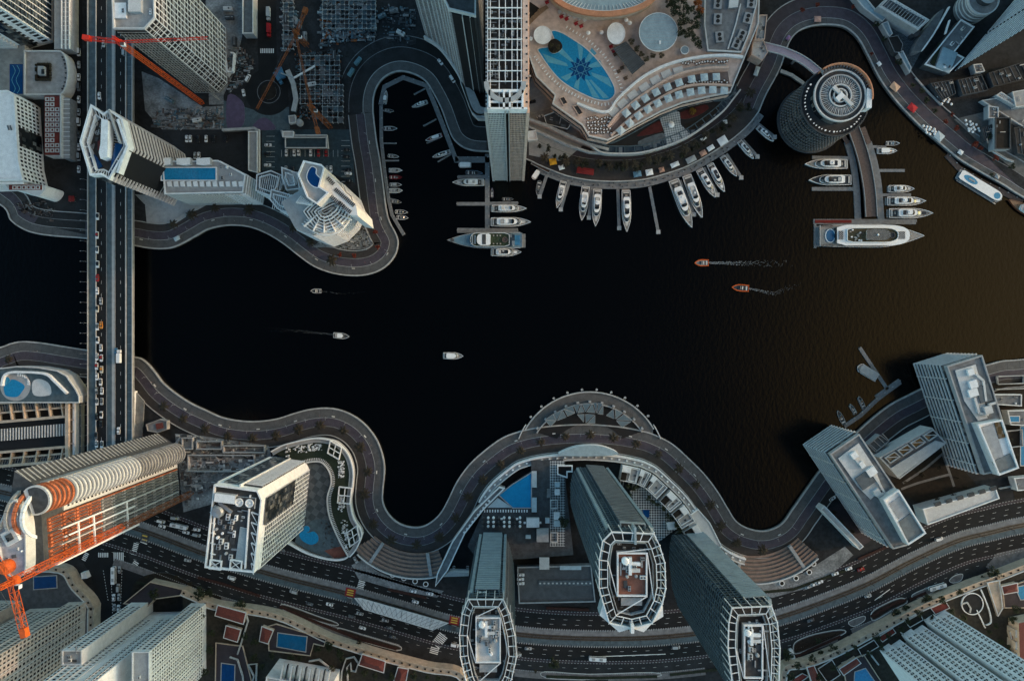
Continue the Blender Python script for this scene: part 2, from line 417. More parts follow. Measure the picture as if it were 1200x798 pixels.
northland=nsh+bay[1:]+arc[1:]+neb[1:]+[(2600,3000),(-2600,3000)]
struct(MB().prism(northland,-3.5,0,QUAY,LAND),"ground")
southland=ssh+[(2600,-3000),(-2600,-3000)]
struct(MB().prism(southland,-3.5,0,QUAY,LAND),"ground")
def joints(path,sgn,w):
 mb=MB()
 for(x,y,a),(x2,y2,_)in zip(resample(offset(path,1.0*sgn),8.5),resample(offset(path,1.0*sgn),8.5)):mb.wall((x,y),(x-sin(a)*w*sgn,y+cos(a)*w*sgn),.22,.034,.04,DGREY)
 struct(mb,'paving_joints')
def promenade(path,sgn,inner=BROWNP,w1=10.5,w2=9.5,w3=8,walltop=None):
 """coping, slab walk, brick walk and planted strip following the quay; sgn = side the land is on"""
 joints(path,sgn,(w1+w2)*S-1.4)
 m=MB().kerb(path,-0.15*sgn,0.75*sgn,-0.4,0.45,KERB);struct(m,"quay_kerb")
 b=w1*S;struct(MB().band(path,0.75*sgn,b*sgn,0.02,GREYP),"promenade")
 c=b+w2*S;struct(MB().band(path,b*sgn,c*sgn,0.024,PURP),"path")
 struct(MB().kerb(path,(b-.12)*sgn,(b+.18)*sgn,0.0,0.13,LGREY),"kerb")
 d=c+w3*S;struct(MB().band(path,c*sgn,d*sgn,0.028,inner),"path")
 struct(MB().kerb(path,(c-.1)*sgn,(c+.35)*sgn,0.0,0.16,GREY),"kerb")
 struct(MB().kerb(path,(d-.1)*sgn,(d+.5)*sgn,0.0,0.5,LGREY),"kerb")
promenade(nsh[18:],1,w3=9)
promenade(ssh[12:-12],-1,w1=11.5,w2=10,w3=10)
# the bay road, dark, curving round the small harbour
struct(MB().kerb(bay,-0.15,0.75,-0.4,0.45,KERB),"quay_kerb")
struct(MB().band(bay,.75,7,0.02,GREYP),"promenade")
struct(MB().kerb(bay,7,7.4,0,.14,KERB),"kerb")
struct(MB().band(bay,7.4,17,0.02,ASPH2),"road")
struct(MB().kerb(bay,17,17.4,0,.14,GREY),"kerb")
struct(MB().band(bay,17.4,25,0.02,ASPH),"road")
struct(MB().kerb(bay,25,25.5,0,.14,GREY),"kerb")
# the hotel promenade and the north-east promenade
struct(MB().kerb(arc,-0.15,0.6,-0.4,0.4,KERB),"quay_kerb")
PLUM=mat("plum_tarmac",(.10,.075,.125),.9,.15)
HP=pattern("plum_paving",(0.048,0.036,0.044),(0.036,0.028,0.034),'brick',0.9,mortar=(0.03,0.025,0.03))
struct(MB().band(arc,.6,15,0.02,BROWNP),"promenade")
struct(MB().band(arc,15,24,0.024,HP),"path")
struct(MB().kerb(arc,14.9,15.2,0,.14,GREY),"kerb")
promenade(neb[:-6],1,inner=HP,w1=8,w2=13,w3=14)
# ---------------------------------------------------------------- roads of the south
MED=[(-400,470),(-200,520),(-40,566),(60,590),(120,607),(174,624),(240,649),(301,668),(347,680.5),(410,696),(470,713),(533,731),(608,743),(675,747.5),(750,747.5),(812,742.5),(860,735),(913,723),
  (965,705),(1017,684),(1069,657),(1121,634),(1160,624),(1200,615),(1300,600),(1600,590)]
med=spline(PL(MED),6)
K=S
struct(MB().band(med,9.5*K,27*K,0.03,ASPH),"road")
struct(MB().band(med,-9.5*K,-26*K,0.03,ASPH),"road")
struct(MB().band(med,-29.5*K,-41*K,0.03,ASPH2),"road")
struct(MB().kerb(med,27*K,31*K,0,.14,HP),"pavement")
struct(MB().kerb(med,-26*K,-29.5*K,0,.14,HP),"pavement")
struct(MB().kerb(med,-9.5*K,-3*K,0,.15,TEAL),"pavement")
struct(MB().kerb(med,3*K,9.5*K,0,.15,GREY),"pavement")
struct(MB().band(med,-3*K,3*K,0.10,TRAM),"tram_track")
m=MB()
for o in(-1.5,-0.3,0.3,1.5):m.kerb(med,o-.07,o+.07,0.1,0.22,RAIL)
struct(m,"tram_track")
def dashes(path,o,step,ln,wd,z,m,mb=None,h=0):
 mb=mb or MB()
 for x,y,a in resample(offset(path,o),step):
  if h:mb.box(x,y,z,ln,wd,h,a,m)
  else:
   c,s=cos(a),sin(a)
   mb.face([(x+c*dx-s*dy,y+s*dx+c*dy,z)for dx,dy in((-ln/2,-wd/2),(ln/2,-wd/2),(ln/2,wd/2),(-ln/2,wd/2))],m)
 return mb
md=MB()
for o in(15.3,21.2,-15,-20.5):dashes(med,o*K,9.0,2.6,.16,0.05,PAINT,md)
dashes(med,-35*K,8,2.2,.14,0.05,PAINT,md)
struct(md,"road_markings")
md=MB()
for o in(10.0,-10.0,9.0,-9.0):dashes(med,o*K,1.7,.75,.45,0.15,LGREY,md,.25)
for o in(27.4,30.6,-26.4,-29.2):dashes(med,o*K,2.2,1.0,.4,0.14,LGREY,md,.06)
struct(md,"kerb")
# tram masts: pairs of poles with a cross arm over the tracks
TM=None
tramst=resample(med,21,250)
for i,(x,y,a)in enumerate(tramst):
 if not(-330<x<365):continue
 if TM is None:
  t=thing("tram_mast","x","mast",(0,0))
  MB().tube((0,-.12,0.1),(0,-.12,6.5),.16,.12,DGREY).build("pole",t)
  MB().beam((0,-3.6,6.1),(0,3.6,6.1),.14,DGREY).build("cross_arm",t)
  TM=t;t.location=(x,y,.1);t.rotation_euler=(0,0,a);n=0;LABELS.pop("x")
  tag(t,"slim dark tram mast, first from the left along the tracks","mast","masts along the tram tracks")
 else:
  n+=1
  dup(TM,(x,y,.1),a,"slim dark tram mast, %s from the left along the tracks"%nth(n),"mast","masts along the tram tracks")
# ---------------------------------------------------------------- junction in the south-west
J=MB()
ja=spline(PL([(96,640),(118,652),(127,680),(131,710),(138,760),(142,900)]),6)
J.band(ja,0,18,0.04,ASPH);struct(J,"road")
jb=spline(PL([(150,640),(165,670),(195,660),(240,668)]),6)
struct(MB().band(spline(PL([(60,900),(110,770),(122,700),(112,660),(80,620)]),6),-7,7,0.036,ASPH),"road")
struct(MB().band(spline(PL([(145,720),(150,690),(165,668),(190,660),(220,668),(250,682)]),6),-6,6,0.042,ASPH),"road")
md=MB()
def zebra(mb,x,y,a,n,ln,z=.06):
 """zebra crossing: n bars of length ln across direction a (photo pixel centre)"""
 cx,cy=P(x,y)
 for i in range(n):
  t=(i-(n-1)/2)*1.25;q=(cx+cos(a)*t,cy+sin(a)*t)
  c,s=cos(a),sin(a)
  mb.face([(q[0]+c*dx-s*dy,q[1]+s*dx+c*dy,z)for dx,dy in((-.36,-ln/2),(.36,-ln/2),(.36,ln/2),(-.36,ln/2))],PAINT)
for a in((121,650,0.0,6,3.2),(139,652,0.0,6,6),(158,643,1.3,7,3.5),(157,663,1.0,6,4),(100,652,1.1,5,3),(170,632,1.2,5,5),(424,682,1.3,8,4.5),(515,750,.9,8,7),(509,762,1.3,4,6)):zebra(md,*a)
for x0,y0,x1,y1 in((130,665,132,720),(143,668,141,722),(121,668,127,705)):
 a,b=P(x0,y0),P(x1,y1);n=int(hypot(b[0]-a[0],b[1]-a[1])/2)
 for i in range(n):md.wall((a[0]+(b[0]-a[0])*i/n,a[1]+(b[1]-a[1])*i/n),(a[0]+(b[0]-a[0])*(i+.5)/n,a[1]+(b[1]-a[1])*(i+.5)/n),.3,.05,.07,PAINT)
struct(md,"road_markings")
isl=spline(PL([(152,700),(160,680),(178,672),(200,672),(225,684),(260,700),(240,705),(215,694),(180,686),(160,700)]),4,True)
struct(MB().prism(isl,0,.18,KERB,SOIL),"traffic_island")
# ---------------------------------------------------------------- road of the north-west, west of the building site, and the roundabout
struct(MB().band(PL([(88,-300),(88,60),(88,160),(90,235)]),-5,5,0.03,ASPH),"road")
struct(MB().sheet(circle(*P(315,108),16.5,48),0.036,ASPH),"road")
struct(MB().band(PL([(313,-200),(313,40),(314,95)]),-6.5,6.5,0.03,ASPH),"road")
struct(MB().prism(circle(*P(315,108),5.5,32),0,.3,KERB,SOIL),"roundabout_island")
struct(MB().ring(circle(*P(315,108),8.2,40),.4,0.02,.14,GREY),"kerb")
m=MB();zebra(m,313,60,0,8,3.2);zebra(m,300,154,1.57,6,3)
struct(m,"road_markings")
struct(MB().prism(spline(PL([(267,112),(283,118),(287,132),(284,148),(267,152)]),4,True),0,.15,KERB,PLUM),"pavement")
struct(MB().prism(spline(PL([(297,152),(300,143),(309,138),(318,143),(322,152)]),4,True),0,.15,KERB,PLUM),"pavement")
# parking court
struct(MB().sheet(PL([(262,118),(300,130),(345,125),(345,153),(262,153)]),0.026,TEAL),"pavement")
CAR=mat("parking_asphalt",(0.030,0.052,0.064),0.9,0.25)
struct(MB().sheet(PL([(307,152),(412,152),(416,215),(380,200),(345,200),(307,200)]),0.02,CAR),"car_park")
struct(MB().sheet(PL([(190,150),(292,152),(292,190),(214,190),(205,168)]),0.02,ASPH2),"car_park")
m=MB()
for i in range(13):m.wall(P(330+i*5.5,176),P(330+i*5.5,184),.15,.03,.05,PAINT)
for i in range(9):m.wall(P(312,160+i*6),P(322,160+i*6),.15,.03,.05,PAINT)
for i in range(9):m.wall(P(400,165+i*6),P(410,165+i*6),.15,.03,.05,PAINT)
struct(m,"parking_markings")
# ---------------------------------------------------------------- the road bridge in the west
BZ=9.0
br=thing("road_bridge","long straight dual carriageway bridge with teal footways crossing the canal","bridge",P(129,330,BZ),BZ-9)
WORLD[br.name]=(*P(129,330,BZ),0.0);br.location.z=0
def bx(px):return P(px,0,BZ)[0]
BY0,BY1=P(0,560,BZ)[1],P(0,-60,BZ)[1]
def strip_y(mb,x0,x1,z0,z1,m,top=None):return mb.prism([(bx(x0),BY0),(bx(x1),BY0),(bx(x1),BY1),(bx(x0),BY1)],z0,z1,m,top,True)
strip_y(MB(),103,156,BZ-1.8,BZ-.1,GREY,DGREY).build("deck",br)
m=MB();strip_y(m,113.2,124.6,BZ-.1,BZ,ASPH);strip_y(m,135.4,147.2,BZ-.1,BZ,ASPH);m.build("carriageway",br)
for a,b in((103.7,112.2),(149.2,154.9)):strip_y(MB(),a,b,BZ-.1,BZ+.16,TEAL).build("footway",br)
strip_y(MB(),125.6,134.6,BZ-.1,BZ+.14,TEAL).build("median",br)
for a,b in((103,103.7),(154.9,156)):strip_y(MB(),a,b,BZ-.1,BZ+1.0,LGREY).build("parapet",br)
for a,b in((112.2,113.2),(147.2,148.3)):strip_y(MB(),a,b,BZ-.1,BZ+.7,KERB).build("barrier",br)
strip_y(MB(),131.2,134.4,BZ+.14,BZ+.24,LGREY).build("tram_plinth",br)
m=MB()
for i in range(470):
 y=BY0+(BY1-BY0)*i/470
 m.box(bx(125),y,BZ,.45,.42,.3,0,LGREY);m.box(bx(135),y,BZ,.45,.42,.3,0,LGREY)
m.build("kerb_blocks",br)
m=MB();y=BY0
while y<BY1:
 m.box(bx(118.8),y,BZ,.16,2.4,.012,0,PAINT);m.box(bx(141.3),y,BZ,.16,2.4,.012,0,PAINT);y+=9
m.build("lane_markings",br)
m=MB();y=BY0
while y<BY1:m.box(bx(152),y,BZ+.16,3.1,.12,.03,0,LGREY);m.box(bx(108),y+2,BZ+.16,4.4,.07,.03,0,DGREY);y+=6.6
m.build("paving_joints",br)
for py in(300,340,380,420):
 x,y=bx(129.5),P(0,py,0)[1]
 mb=MB();mb.prism([(x-11,y-1.2),(x+5,y-1.2),(x+6,y),(x+5,y+1.2),(x-11,y+1.2),(x-12,y)],-4,BZ-1.8,DGREY);mb.build("pier",br)
lp=None
for i in range(27):
 py=212+i*11.9
 x,y=bx(103.2),P(0,py,BZ)[1]
 if lp is None:
  lp=thing("street_lamp",None,"street lamp",(x,y),BZ)
  mb=MB().tube((0,0,-.1),(0,0,5),.11,.07,STEEL);mb.build("pole",lp,True)
  MB().beam((0,0,4.95),(-1.9,0,5.2),.1,STEEL).build("arm",lp,True)
  MB().box(-2.1,0,5.15,.8,.3,.14,0,LGREY).build("lamp_head",lp,True)
  tag(lp,"small grey lamp on the west parapet of the road bridge, first from the north quay","street lamp","lamps along the bridge's west parapet")
 else:dup(lp,(x,y,BZ),0,"small grey lamp on the west parapet of the road bridge, %s from the north quay"%nth(i),"street lamp","lamps along the bridge's west parapet")
# side walls (white ramp retaining wall south-east of the bridge)
t=thing("retaining_wall","tall white wedge wall beside the south end of the bridge","wall",P(158,490))
MB().prism(PL([(156.8,516),(156.8,458),(161,458),(158.6,516)]),0,4.5,WHITE).build("wall",t)
MB().prism(PL([(161,460),(170,470),(167,515),(158.8,516)]),0,1.5,GREY).build("plinth",t)
# ---------------------------------------------------------------- docks
def dock(label,main,wd,fingers,cat="jetty",fw=2.2,z=-1.55,m_=DOCK,name="floating_dock"):
 t=thing(name,label,cat,P(*main[0]))
 MB().kerb(PL(main),-wd/2,wd/2,z-.9,z,m_).build("walkway",t)
 for f in fingers:
  w_=f[4]if len(f)>4 else fw
  MB().wall(P(f[0],f[1]),P(f[2],f[3]),w_,z-.8,z-.02,m_).build("finger",t)
  q=P(f[2],f[3]);MB().tube((q[0],q[1],-3),(q[0],q[1],z+1.0),.22,.22,LGREY).build("mooring_pile",t)
 # cleats and service boxes
 mb=MB()
 for x,y,a in resample(offset(PL(main),wd/2-.5),7,2):mb.box(x,y,z,.7,.5,.6,a,KERB)
 mb.build("service_pedestals",t)
 return t
dock("L-shaped dock hugging the west wall of the small harbour",[(446,123),(446.3,164),(450,200),(455,234),(459,251.6),(473,275)],2.4,
  [(446,128,457,131),(447,167.4,464,167.4),(449,187.7,467,187.7),(455,232,466,234.5)],fw=.9)
dock("angled dock bending round the head of the small harbour",[(445.5,122),(450,101),(472,90),(499.5,99.5),(508,119),(521,152),(535,189)],3.2,
  [(498,103,485,110),(511,139,496,147),(516,160,500,167),(528,180,513,189)],fw=1.0)
dock("long north-south dock west of the slab tower with three cross fingers",[(571,180),(571,269)],3.2,
  [(571,206.5,536,207.2),(571,238.5,535,238.5),(571,238.2,607,237.8),(571,270,535.5,269.7,3.4),(571,270,607,270,3.4)],fw=2.4)
dock("short quay walkway linking the harbour dock to the slab tower",[(533,186.5),(575,186.5)],4.2,[])
arcd=offset(arc,-2.2)
t=thing("floating_dock","curved dock sweeping round the hotel promenade with ten fingers","jetty",P(700,216))
seg=[p for p in arcd if P(630,0)[0]<p[0]<P(893,0)[0]]
MB().kerb(seg,-2.6,2.6,-2.4,-1.4,DOCK).build("walkway",t)
for f in((641.4,203.6,632.5,230),(667,214,657.4,245),(694,219.6,690.4,254.8),(724.5,221.6,726,267),(761.8,218.4,772,271.6),(797.5,211,814,251),(825.6,196,841.5,228),
   (852,180,869.5,207.7),(871.4,164,888.5,183),(889.5,145,908.7,160)):
 MB().wall(P(f[0],f[1]),P(f[2],f[3]),2.1,-2.3,-1.42,DOCK).build("finger",t)
 q=P(f[2],f[3]);MB().box(q[0],q[1],-2.3,2.8,2.8,1.1,0,LGREY).build("finger_head",t)
mb=MB()
for x,y,a in resample(seg,5,1):
 for _ in range(2):mb.box(x+R.uniform(-1.6,1.6),y+R.uniform(-1.6,1.6),-1.4,R.uniform(.4,1.1),.5,R.uniform(.4,.9),R.random()*3,R.choice((BLACKM,LGREY,DGREY)))
mb.build("service_pedestals",t)
t=thing("gangway","brown ramp deck at the west end of the hotel dock","gangway",P(634,194))
MB().prism(PL([(622,192),(627,184),(648,196),(643,203)]),-1.4,-1.0,WOOD,bottom=True).build("deck",t)
MB().ring(PL([(622,192),(627,184),(648,196),(643,203)]),.3,-1.0,-.1,LGREY).build("rail",t)
# round-tower pier
def curvekerb(name,parent,pts,wd,z0,z1,m_):return MB().kerb(spline(PL(pts),6),-wd/2,wd/2,z0,z1,m_).build(name,parent)
t=thing("pier","brown curved pier running south from the round tower","pier",P(1015,210))
curvekerb("deck",t,[(998,146),(1007,170),(1014,195),(1019,225),(1021,254)],8.0,-1.4,.2,WOOD)
for s in(-1,1):
 MB().kerb(offset(spline(PL([(998,146),(1007,170),(1014,195),(1019,225),(1021,254)]),6),s*4.0),-.15,.15,.2,1.0,LGREY).build("rail",t)
t=thing("floating_dock","curved grey dock on the west side of the round tower's pier","jetty",P(998,200))
curvekerb("walkway",t,[(994,165),(1001,190),(1005,220),(1007,259)],4.4,-2.4,-1.45,DOCK)
for f in((953,184.3,996,185),(952.6,221,1004,221)):MB().wall(P(*f[:2]),P(*f[2:]),2.6,-2.3,-1.47,DOCK).build("finger",t)
curvekerb("ramp",t,[(987,155),(994.5,168)],3.0,-1.4,-1.0,WOOD)
t=thing("floating_dock","curved grey dock on the east side of the round tower's pier","jetty",P(1030,200))
curvekerb("walkway",t,[(1019,166),(1026,190),(1031,218),(1034,259)],4.6,-2.4,-1.45,DOCK)
for f in((1024,171.5,1040,172),(1030,199.4,1061.7,199.4),(1035,228,1069,228),(1034,258,1076,258.5)):MB().wall(P(*f[:2]),P(*f[2:]),2.0,-2.3,-1.47,DOCK).build("finger",t)
curvekerb("ramp",t,[(1012,149),(1019.5,168)],3.4,-1.4,-1.0,WOOD)
t=thing("floating_dock","cross dock at the foot of the round tower's pier with a red strip","jetty",P(985,260))
MB().wall(P(954.5,259.5),P(1075,259.5),3.6,-2.4,-1.5,DOCK).build("walkway",t)
MB().wall(P(956,259.3),P(999,259.3),2.2,-1.5,-1.3,mat("red_carpet",(.13,.012,.010),.9)).build("carpet",t)
MB().wall(P(956.5,262),P(956.5,290.5),1.6,-2.4,-1.52,DOCK).build("finger",t)
dock("dock under the north-east promenade beside the white ferry",[(1111,181),(1126,197),(1150,211.5),(1176,224),(1200,237)],3.6,[(1118,190,1128,197)],m_=WOOD)
dock("slim curved dock reaching out past the small pier in the south-east",[(991,500),(1010,487),(1030,468),(1057,448)],2.6,
  [(1041.6,456.4,1009,407.5,2.4),(1003,486,997,476),(1013,480,1007,467),(1028,466,1056,446,3)],fw=1.2)
# ---------------------------------------------------------------- boats
def hullhw(t,W,sharp=2.1,full=.5):
 if t<full:return W/2*(.90+.10*sin(pi/2*t/full))
 return W/2*max(0.0,1-((t-full)/(1-full))**sharp)
def outline(L,W,t0=0.0,t1=1.0,n=14,k=1.0,sharp=2.1,full=.5):
 """closed plan outline of a hull between two stations"""
 ts=[t0+(t1-t0)*i/n for i in range(n+1)]
 rt=[(-L/2+L*t,-hullhw(t,W,sharp,full)*k)for t in ts]
 lf=[(x,-y)for x,y in rt[::-1]if abs(y)>1e-3]
 return rt+lf
def capsule(x0,x1,hw,nose=.45,n=6,tail=.12):
 """superstructure plan: square-ish tail, rounded nose"""
 L=x1-x0;xs=x1-L*nose;xt=x0+L*tail
 rt=[(x0,-hw*.78),(xt,-hw)]+[(xs+(x1-xs)*sin(pi/2*i/n),-hw*cos(pi/2*i/n)**.75)for i in range(n+1)]
 return rt+[(x,-y)for x,y in rt[::-1]if abs(y)>1e-3]
WLZ=-2.4
def boat_root(name,label,cat,px,py,d,group=None):
 x,y=P(px,py,-1)
 return thing(name,label,cat,(x,y),WLZ,group,atan2(-d[1],d[0]))
def hull(t,L,W,hgt,m_hull,m_deck,sharp=2.1,full=.5,bul=.25,trim=None,sheer=.35):
 mb=MB();n=16
 o=outline(L,W,n=n,sharp=sharp,full=full);wl_=outline(L*.95,W*.84,n=n,sharp=sharp,full=full)
 def zt(x):return hgt*(1+sheer*max(0,(x+L*.1)/(L*.6))**2)
 N=len(o)
 for i in range(N):
  j=(i+1)%N
  mb.face([(*wl_[i],-.3),(*wl_[j],-.3),(*o[j],zt(o[j][0])),(*o[i],zt(o[i][0]))],m_hull)
 inn=shrink(o,min(.28,W*.06))
 for i in range(N):
  j=(i+1)%N
  mb.face([(*o[i],zt(o[i][0])),(*o[j],zt(o[j][0])),(*inn[j],zt(inn[j][0])),(*inn[i],zt(inn[i][0]))],trim or m_hull)
  mb.face([(*inn[i],zt(inn[i][0])),(*inn[j],zt(inn[j][0])),(*inn[j],zt(inn[j][0])-bul),(*inn[i],zt(inn[i][0])-bul)],m_hull)
 mb.build("hull",t,True)
 md=MB()
 half=[q for q in inn if q[1]<=0]
 for a,b in zip(half,half[1:]):
  if b[0]<=a[0]:continue
  za,zb=zt(a[0])-bul+.02,zt(b[0])-bul+.02
  md.face([(a[0],a[1],za),(b[0],b[1],zb),(b[0],-b[1],zb),(a[0],-a[1],za)],m_deck)
 md.build("deck",t,True)
 return zt
LWD=mat("grey_teak",(0.30,0.27,0.24),0.8,0.15,1.0)
CUSH=mat("sun_cushion",(0.50,0.48,0.45),0.9,0.1)
DCUSH=mat("dark_cushion",(0.03,0.035,0.045),0.9,0.1)
def yacht(label,px,py,lpx,d,wr=.235,deck=LWD,hullm=GELCOAT,fly='white',cat="yacht",group=None,aft=DGREY,name="motor_yacht",seed=0,bridge=.0):
 L=lpx*S*1.0;W=max(L*wr,3.0);t=boat_root(name,label,cat,px,py,d,group);h=.055*L+.45
 q=random.Random(seed+int(px*7+py))
 zt=hull(t,L,W,h,hullm,deck,trim=hullm)
 z=h+.02
 # swim platform and stern garage
 MB().box(-L*.5-L*.018,0,.25,L*.045,W*.8,.25,0,deck).build("swim_platform",t,True)
 # saloon: dark glazing below a white roof with a raked dark windscreen
 sx0,sx1=-L*(.27+q.uniform(-.02,.03)),L*(.23+q.uniform(-.02,.04));hw=W*.375
 c0=capsule(sx0,sx1,hw,.42);c1=capsule(sx0+.2,sx1-L*.085,hw*.9,.42)
 hs=min(.045*L+.7,2.6)
 MB().prism(c0,z-.15,z+hs*.45,GELCOAT).build("cabin",t,True)
 MB().prism(capsule(sx0+.05,sx1-L*.012,hw*.985,.42),z+hs*.45,z+hs,GLASS,poly_top=c1).build("windscreen",t,True)
 roof=capsule(sx0-L*.06,sx1-L*.10,hw*.97,.40)
 MB().prism(roof,z+hs,z+hs+.14,GELCOAT,bottom=True).build("roof",t,True)
 zz=z+hs+.14
 # cockpit behind the saloon with a sofa
 MB().box(-L*.38,0,z-.2,L*.13,W*.66,.06,0,aft).build("cockpit_floor",t,True)
 MB().box(-L*.445,0,z-.2,L*.03,W*.62,.55,0,CUSH).build("sofa",t,True)
 if q.random()<.6:MB().box(-L*.375,0,z-.15,L*.035,W*.25,.7,0,deck).build("table",t,True)
 # fore-deck sun pad and hatch
 if q.random()<.75:
  MB().prism(capsule(L*.25,L*.35,W*.15,.5),zt(L*.28)-.26,zt(L*.28)+.12,q.choice((CUSH,GELCOAT,DCUSH))).build("sun_pad",t,True)
 MB().box(L*.385,0,zt(L*.38)-.27,L*.02,L*.02,.3,0,GLASS).build("hatch",t,True)
 MB().box(L*.44,0,zt(L*.44)-.27,L*.03,.25,.3,0,STEEL).build("anchor_winch",t,True)
 if fly:
  a,b=sx0+L*.02,sx1-L*.17;fw=hw*.74
  mm={'white':GELCOAT,'dark':DGREY,'teak':LWD,'grey':LGREY}[fly]
  MB().prism(capsule(a,b,fw,.35),zz,zz+.05,mm).build("flybridge_deck",t,True)
  MB().ring(capsule(a,b,fw,.35),.18,zz,zz+.6,GELCOAT).build("flybridge_coaming",t,True)
  MB().prism(capsule(b-L*.07,b-L*.012,fw*.86,.5),zz+.05,zz+.75,GLASS).build("flybridge_screen",t,True)
  MB().box(a+L*.05,0,zz+.05,L*.07,fw*1.3,.35,0,q.choice((CUSH,DCUSH,CUSH))).build("flybridge_sofa",t,True)
  MB().box(a+L*.16,fw*.3,zz+.05,L*.05,fw*.5,.5,0,q.choice((CUSH,GELCOAT))).build("helm_seat",t,True)
  if q.random()<.6:   # radar arch / hard top
   xa=a+L*.10
   mb=MB();zt_=zz+1.9
   mb.prism(capsule(xa,xa+L*.11,fw*.8,.3),zt_,zt_+.12,GELCOAT,bottom=True)
   for s in(-1,1):mb.beam((xa+.2,s*fw*.75,zz),(xa+.6,s*fw*.65,zt_),.18,GELCOAT)
   mb.build("hard_top",t,True)
   MB().lathe(xa+L*.04,0,[(.5,zt_+.12),(.5,zt_+.3),(.3,zt_+.5),(0,zt_+.55)],GELCOAT,12).build("radar_dome",t,True)
 # rails round the bow
 mb=MB();o=[p for p in outline(L,W,.45,1,10)]
 pts=[(x*.985,y*.94,zt(x)+.55)for x,y in o]
 for a,b in zip(pts,pts[1:]):mb.beam(a,b,.05,STEEL)
 for a in pts[::2]:mb.beam((a[0],a[1],a[2]-.6),a,.05,STEEL)
 mb.build("bow_rail",t,True)
 # fenders
 for k in(-.25,.05):
  for s in(-1,1):MB().tube((L*k,s*(W/2+.1),.2),(L*k,s*(W/2+.1),h-.1),.16,.16,DGREY,6).build("fender",t,True)
 return t
def speedboat(label,px,py,lpx,d,hullm=GELCOAT,inner=LWD,cat="motorboat",group=None,top=None,wr=.32,engine=True,name="speed_boat",tube=False):
 L=lpx*S;W=max(1.9,L*wr);t=boat_root(name,label,cat,px,py,d,group);h=.8
 zt=hull(t,L,W,h,hullm,inner,bul=.4,sharp=2.3,full=.45)
 z=h-.35
 MB().prism(capsule(-L*.02,L*.14,W*.26,.5),z,z+.75,GELCOAT,poly_top=capsule(0,L*.09,W*.22,.5)).build("console",t,True)
 MB().prism(capsule(L*.05,L*.16,W*.28,.6),z+.5,z+1.05,GLASS,poly_top=capsule(L*.02,L*.09,W*.24,.6)).build("windscreen",t,True)
 MB().box(-L*.12,0,z,L*.07,W*.5,.55,0,CUSH).build("seat",t,True)
 MB().box(-L*.36,0,z,L*.08,W*.68,.45,0,CUSH).build("seat",t,True)
 if engine:
  MB().box(-L*.52,0,.2,.9,.6,1.1,0,DGREY).build("outboard_engine",t,True)
 if top:
  mb=MB();mb.prism(capsule(-L*.25,L*.10,W*.36,.3),z+1.9,z+2.02,top,bottom=True)
  for sx in(-.2,.03):
   for s in(-1,1):mb.beam((L*sx,s*W*.3,z),(L*sx,s*W*.3,z+1.9),.07,STEEL)
  mb.build("canopy",t,True)
 if tube:
  mb=MB();o=outline(L*1.0,W*1.04,0,1,10)
  for a,b in zip(o,o[1:]):mb.tube((*a,h-.1),(*b,h-.1),.32,.32,hullm,6)
  mb.build("rubber_tube",t,True)
 return t
def barge(label,px,py,lpx,d,top=GELCOAT,wr=.42,cat="boat",name="covered_boat"):
 L=lpx*S;W=L*wr;t=boat_root(name,label,cat,px,py,d)
 hull(t,L,W,.9,GELCOAT,LWD,sharp=4.5,full=.72,bul=.2)
 mb=MB();mb.prism(capsule(-L*.45,L*.40,W*.44,.12),2.5,2.65,top,bottom=True);mb.build("roof",t,True)
 mb=MB()
 for sx in(-.42,-.14,.14,.36):
  for s in(-1,1):mb.beam((L*sx,s*W*.4,.7),(L*sx,s*W*.4,2.5),.1,STEEL)
 mb.build("roof_posts",t,True)
 for sx in(-.3,0,.25):MB().box(L*sx,0,.7,L*.05,W*.7,.45,0,WOOD).build("bench",t,True)
 return t
# small harbour, west side
speedboat("white open motorboat at the inner end of the small harbour, bow up",451.5,114,16,(.15,-1),top=CANV)
speedboat("low dark dinghy behind the first west finger of the small harbour",456,129.5,11,(1,.1),hullm=LGREY,inner=DGREY)
speedboat("white motorboat with dark cockpit, alone between the west fingers",457.5,150.5,16,(1,0),inner=DGREY)
speedboat("small white outline of a runabout beside the third west finger",461,183,13,(1,.1),inner=DGREY)
speedboat("white motorboat with a white bow deck, northernmost of the west row of four",463.6,199.6,16,(1,0),inner=LGREY)
speedboat("dark red motorboat moored in the west row of the small harbour",463.8,207.6,15,(1,0),hullm=mat("wine_red_gelcoat",(.22,.015,.02),.3),inner=mat("maroon_vinyl",(.1,.01,.012),.6))
speedboat("white motorboat with a grey awning below the red one",463.6,216.4,14,(1,0),inner=DGREY,top=LGREY)
speedboat("white motorboat with a pointed pale foredeck, second below the red one",464,223.4,16,(1,0),inner=LGREY,wr=.36)
speedboat("low grey boat under the fourth west finger",464.5,236.5,12,(1,.1),hullm=LGREY,inner=DGREY)
speedboat("slim dark-decked white launch, upper of the pair by the dock's bend",470.5,248.4,15,(1,.05),inner=BLACKM)
speedboat("slim dark-decked white launch, lower of the pair by the dock's bend",471.5,255,14,(1,.05),inner=DGREY,wr=.36)
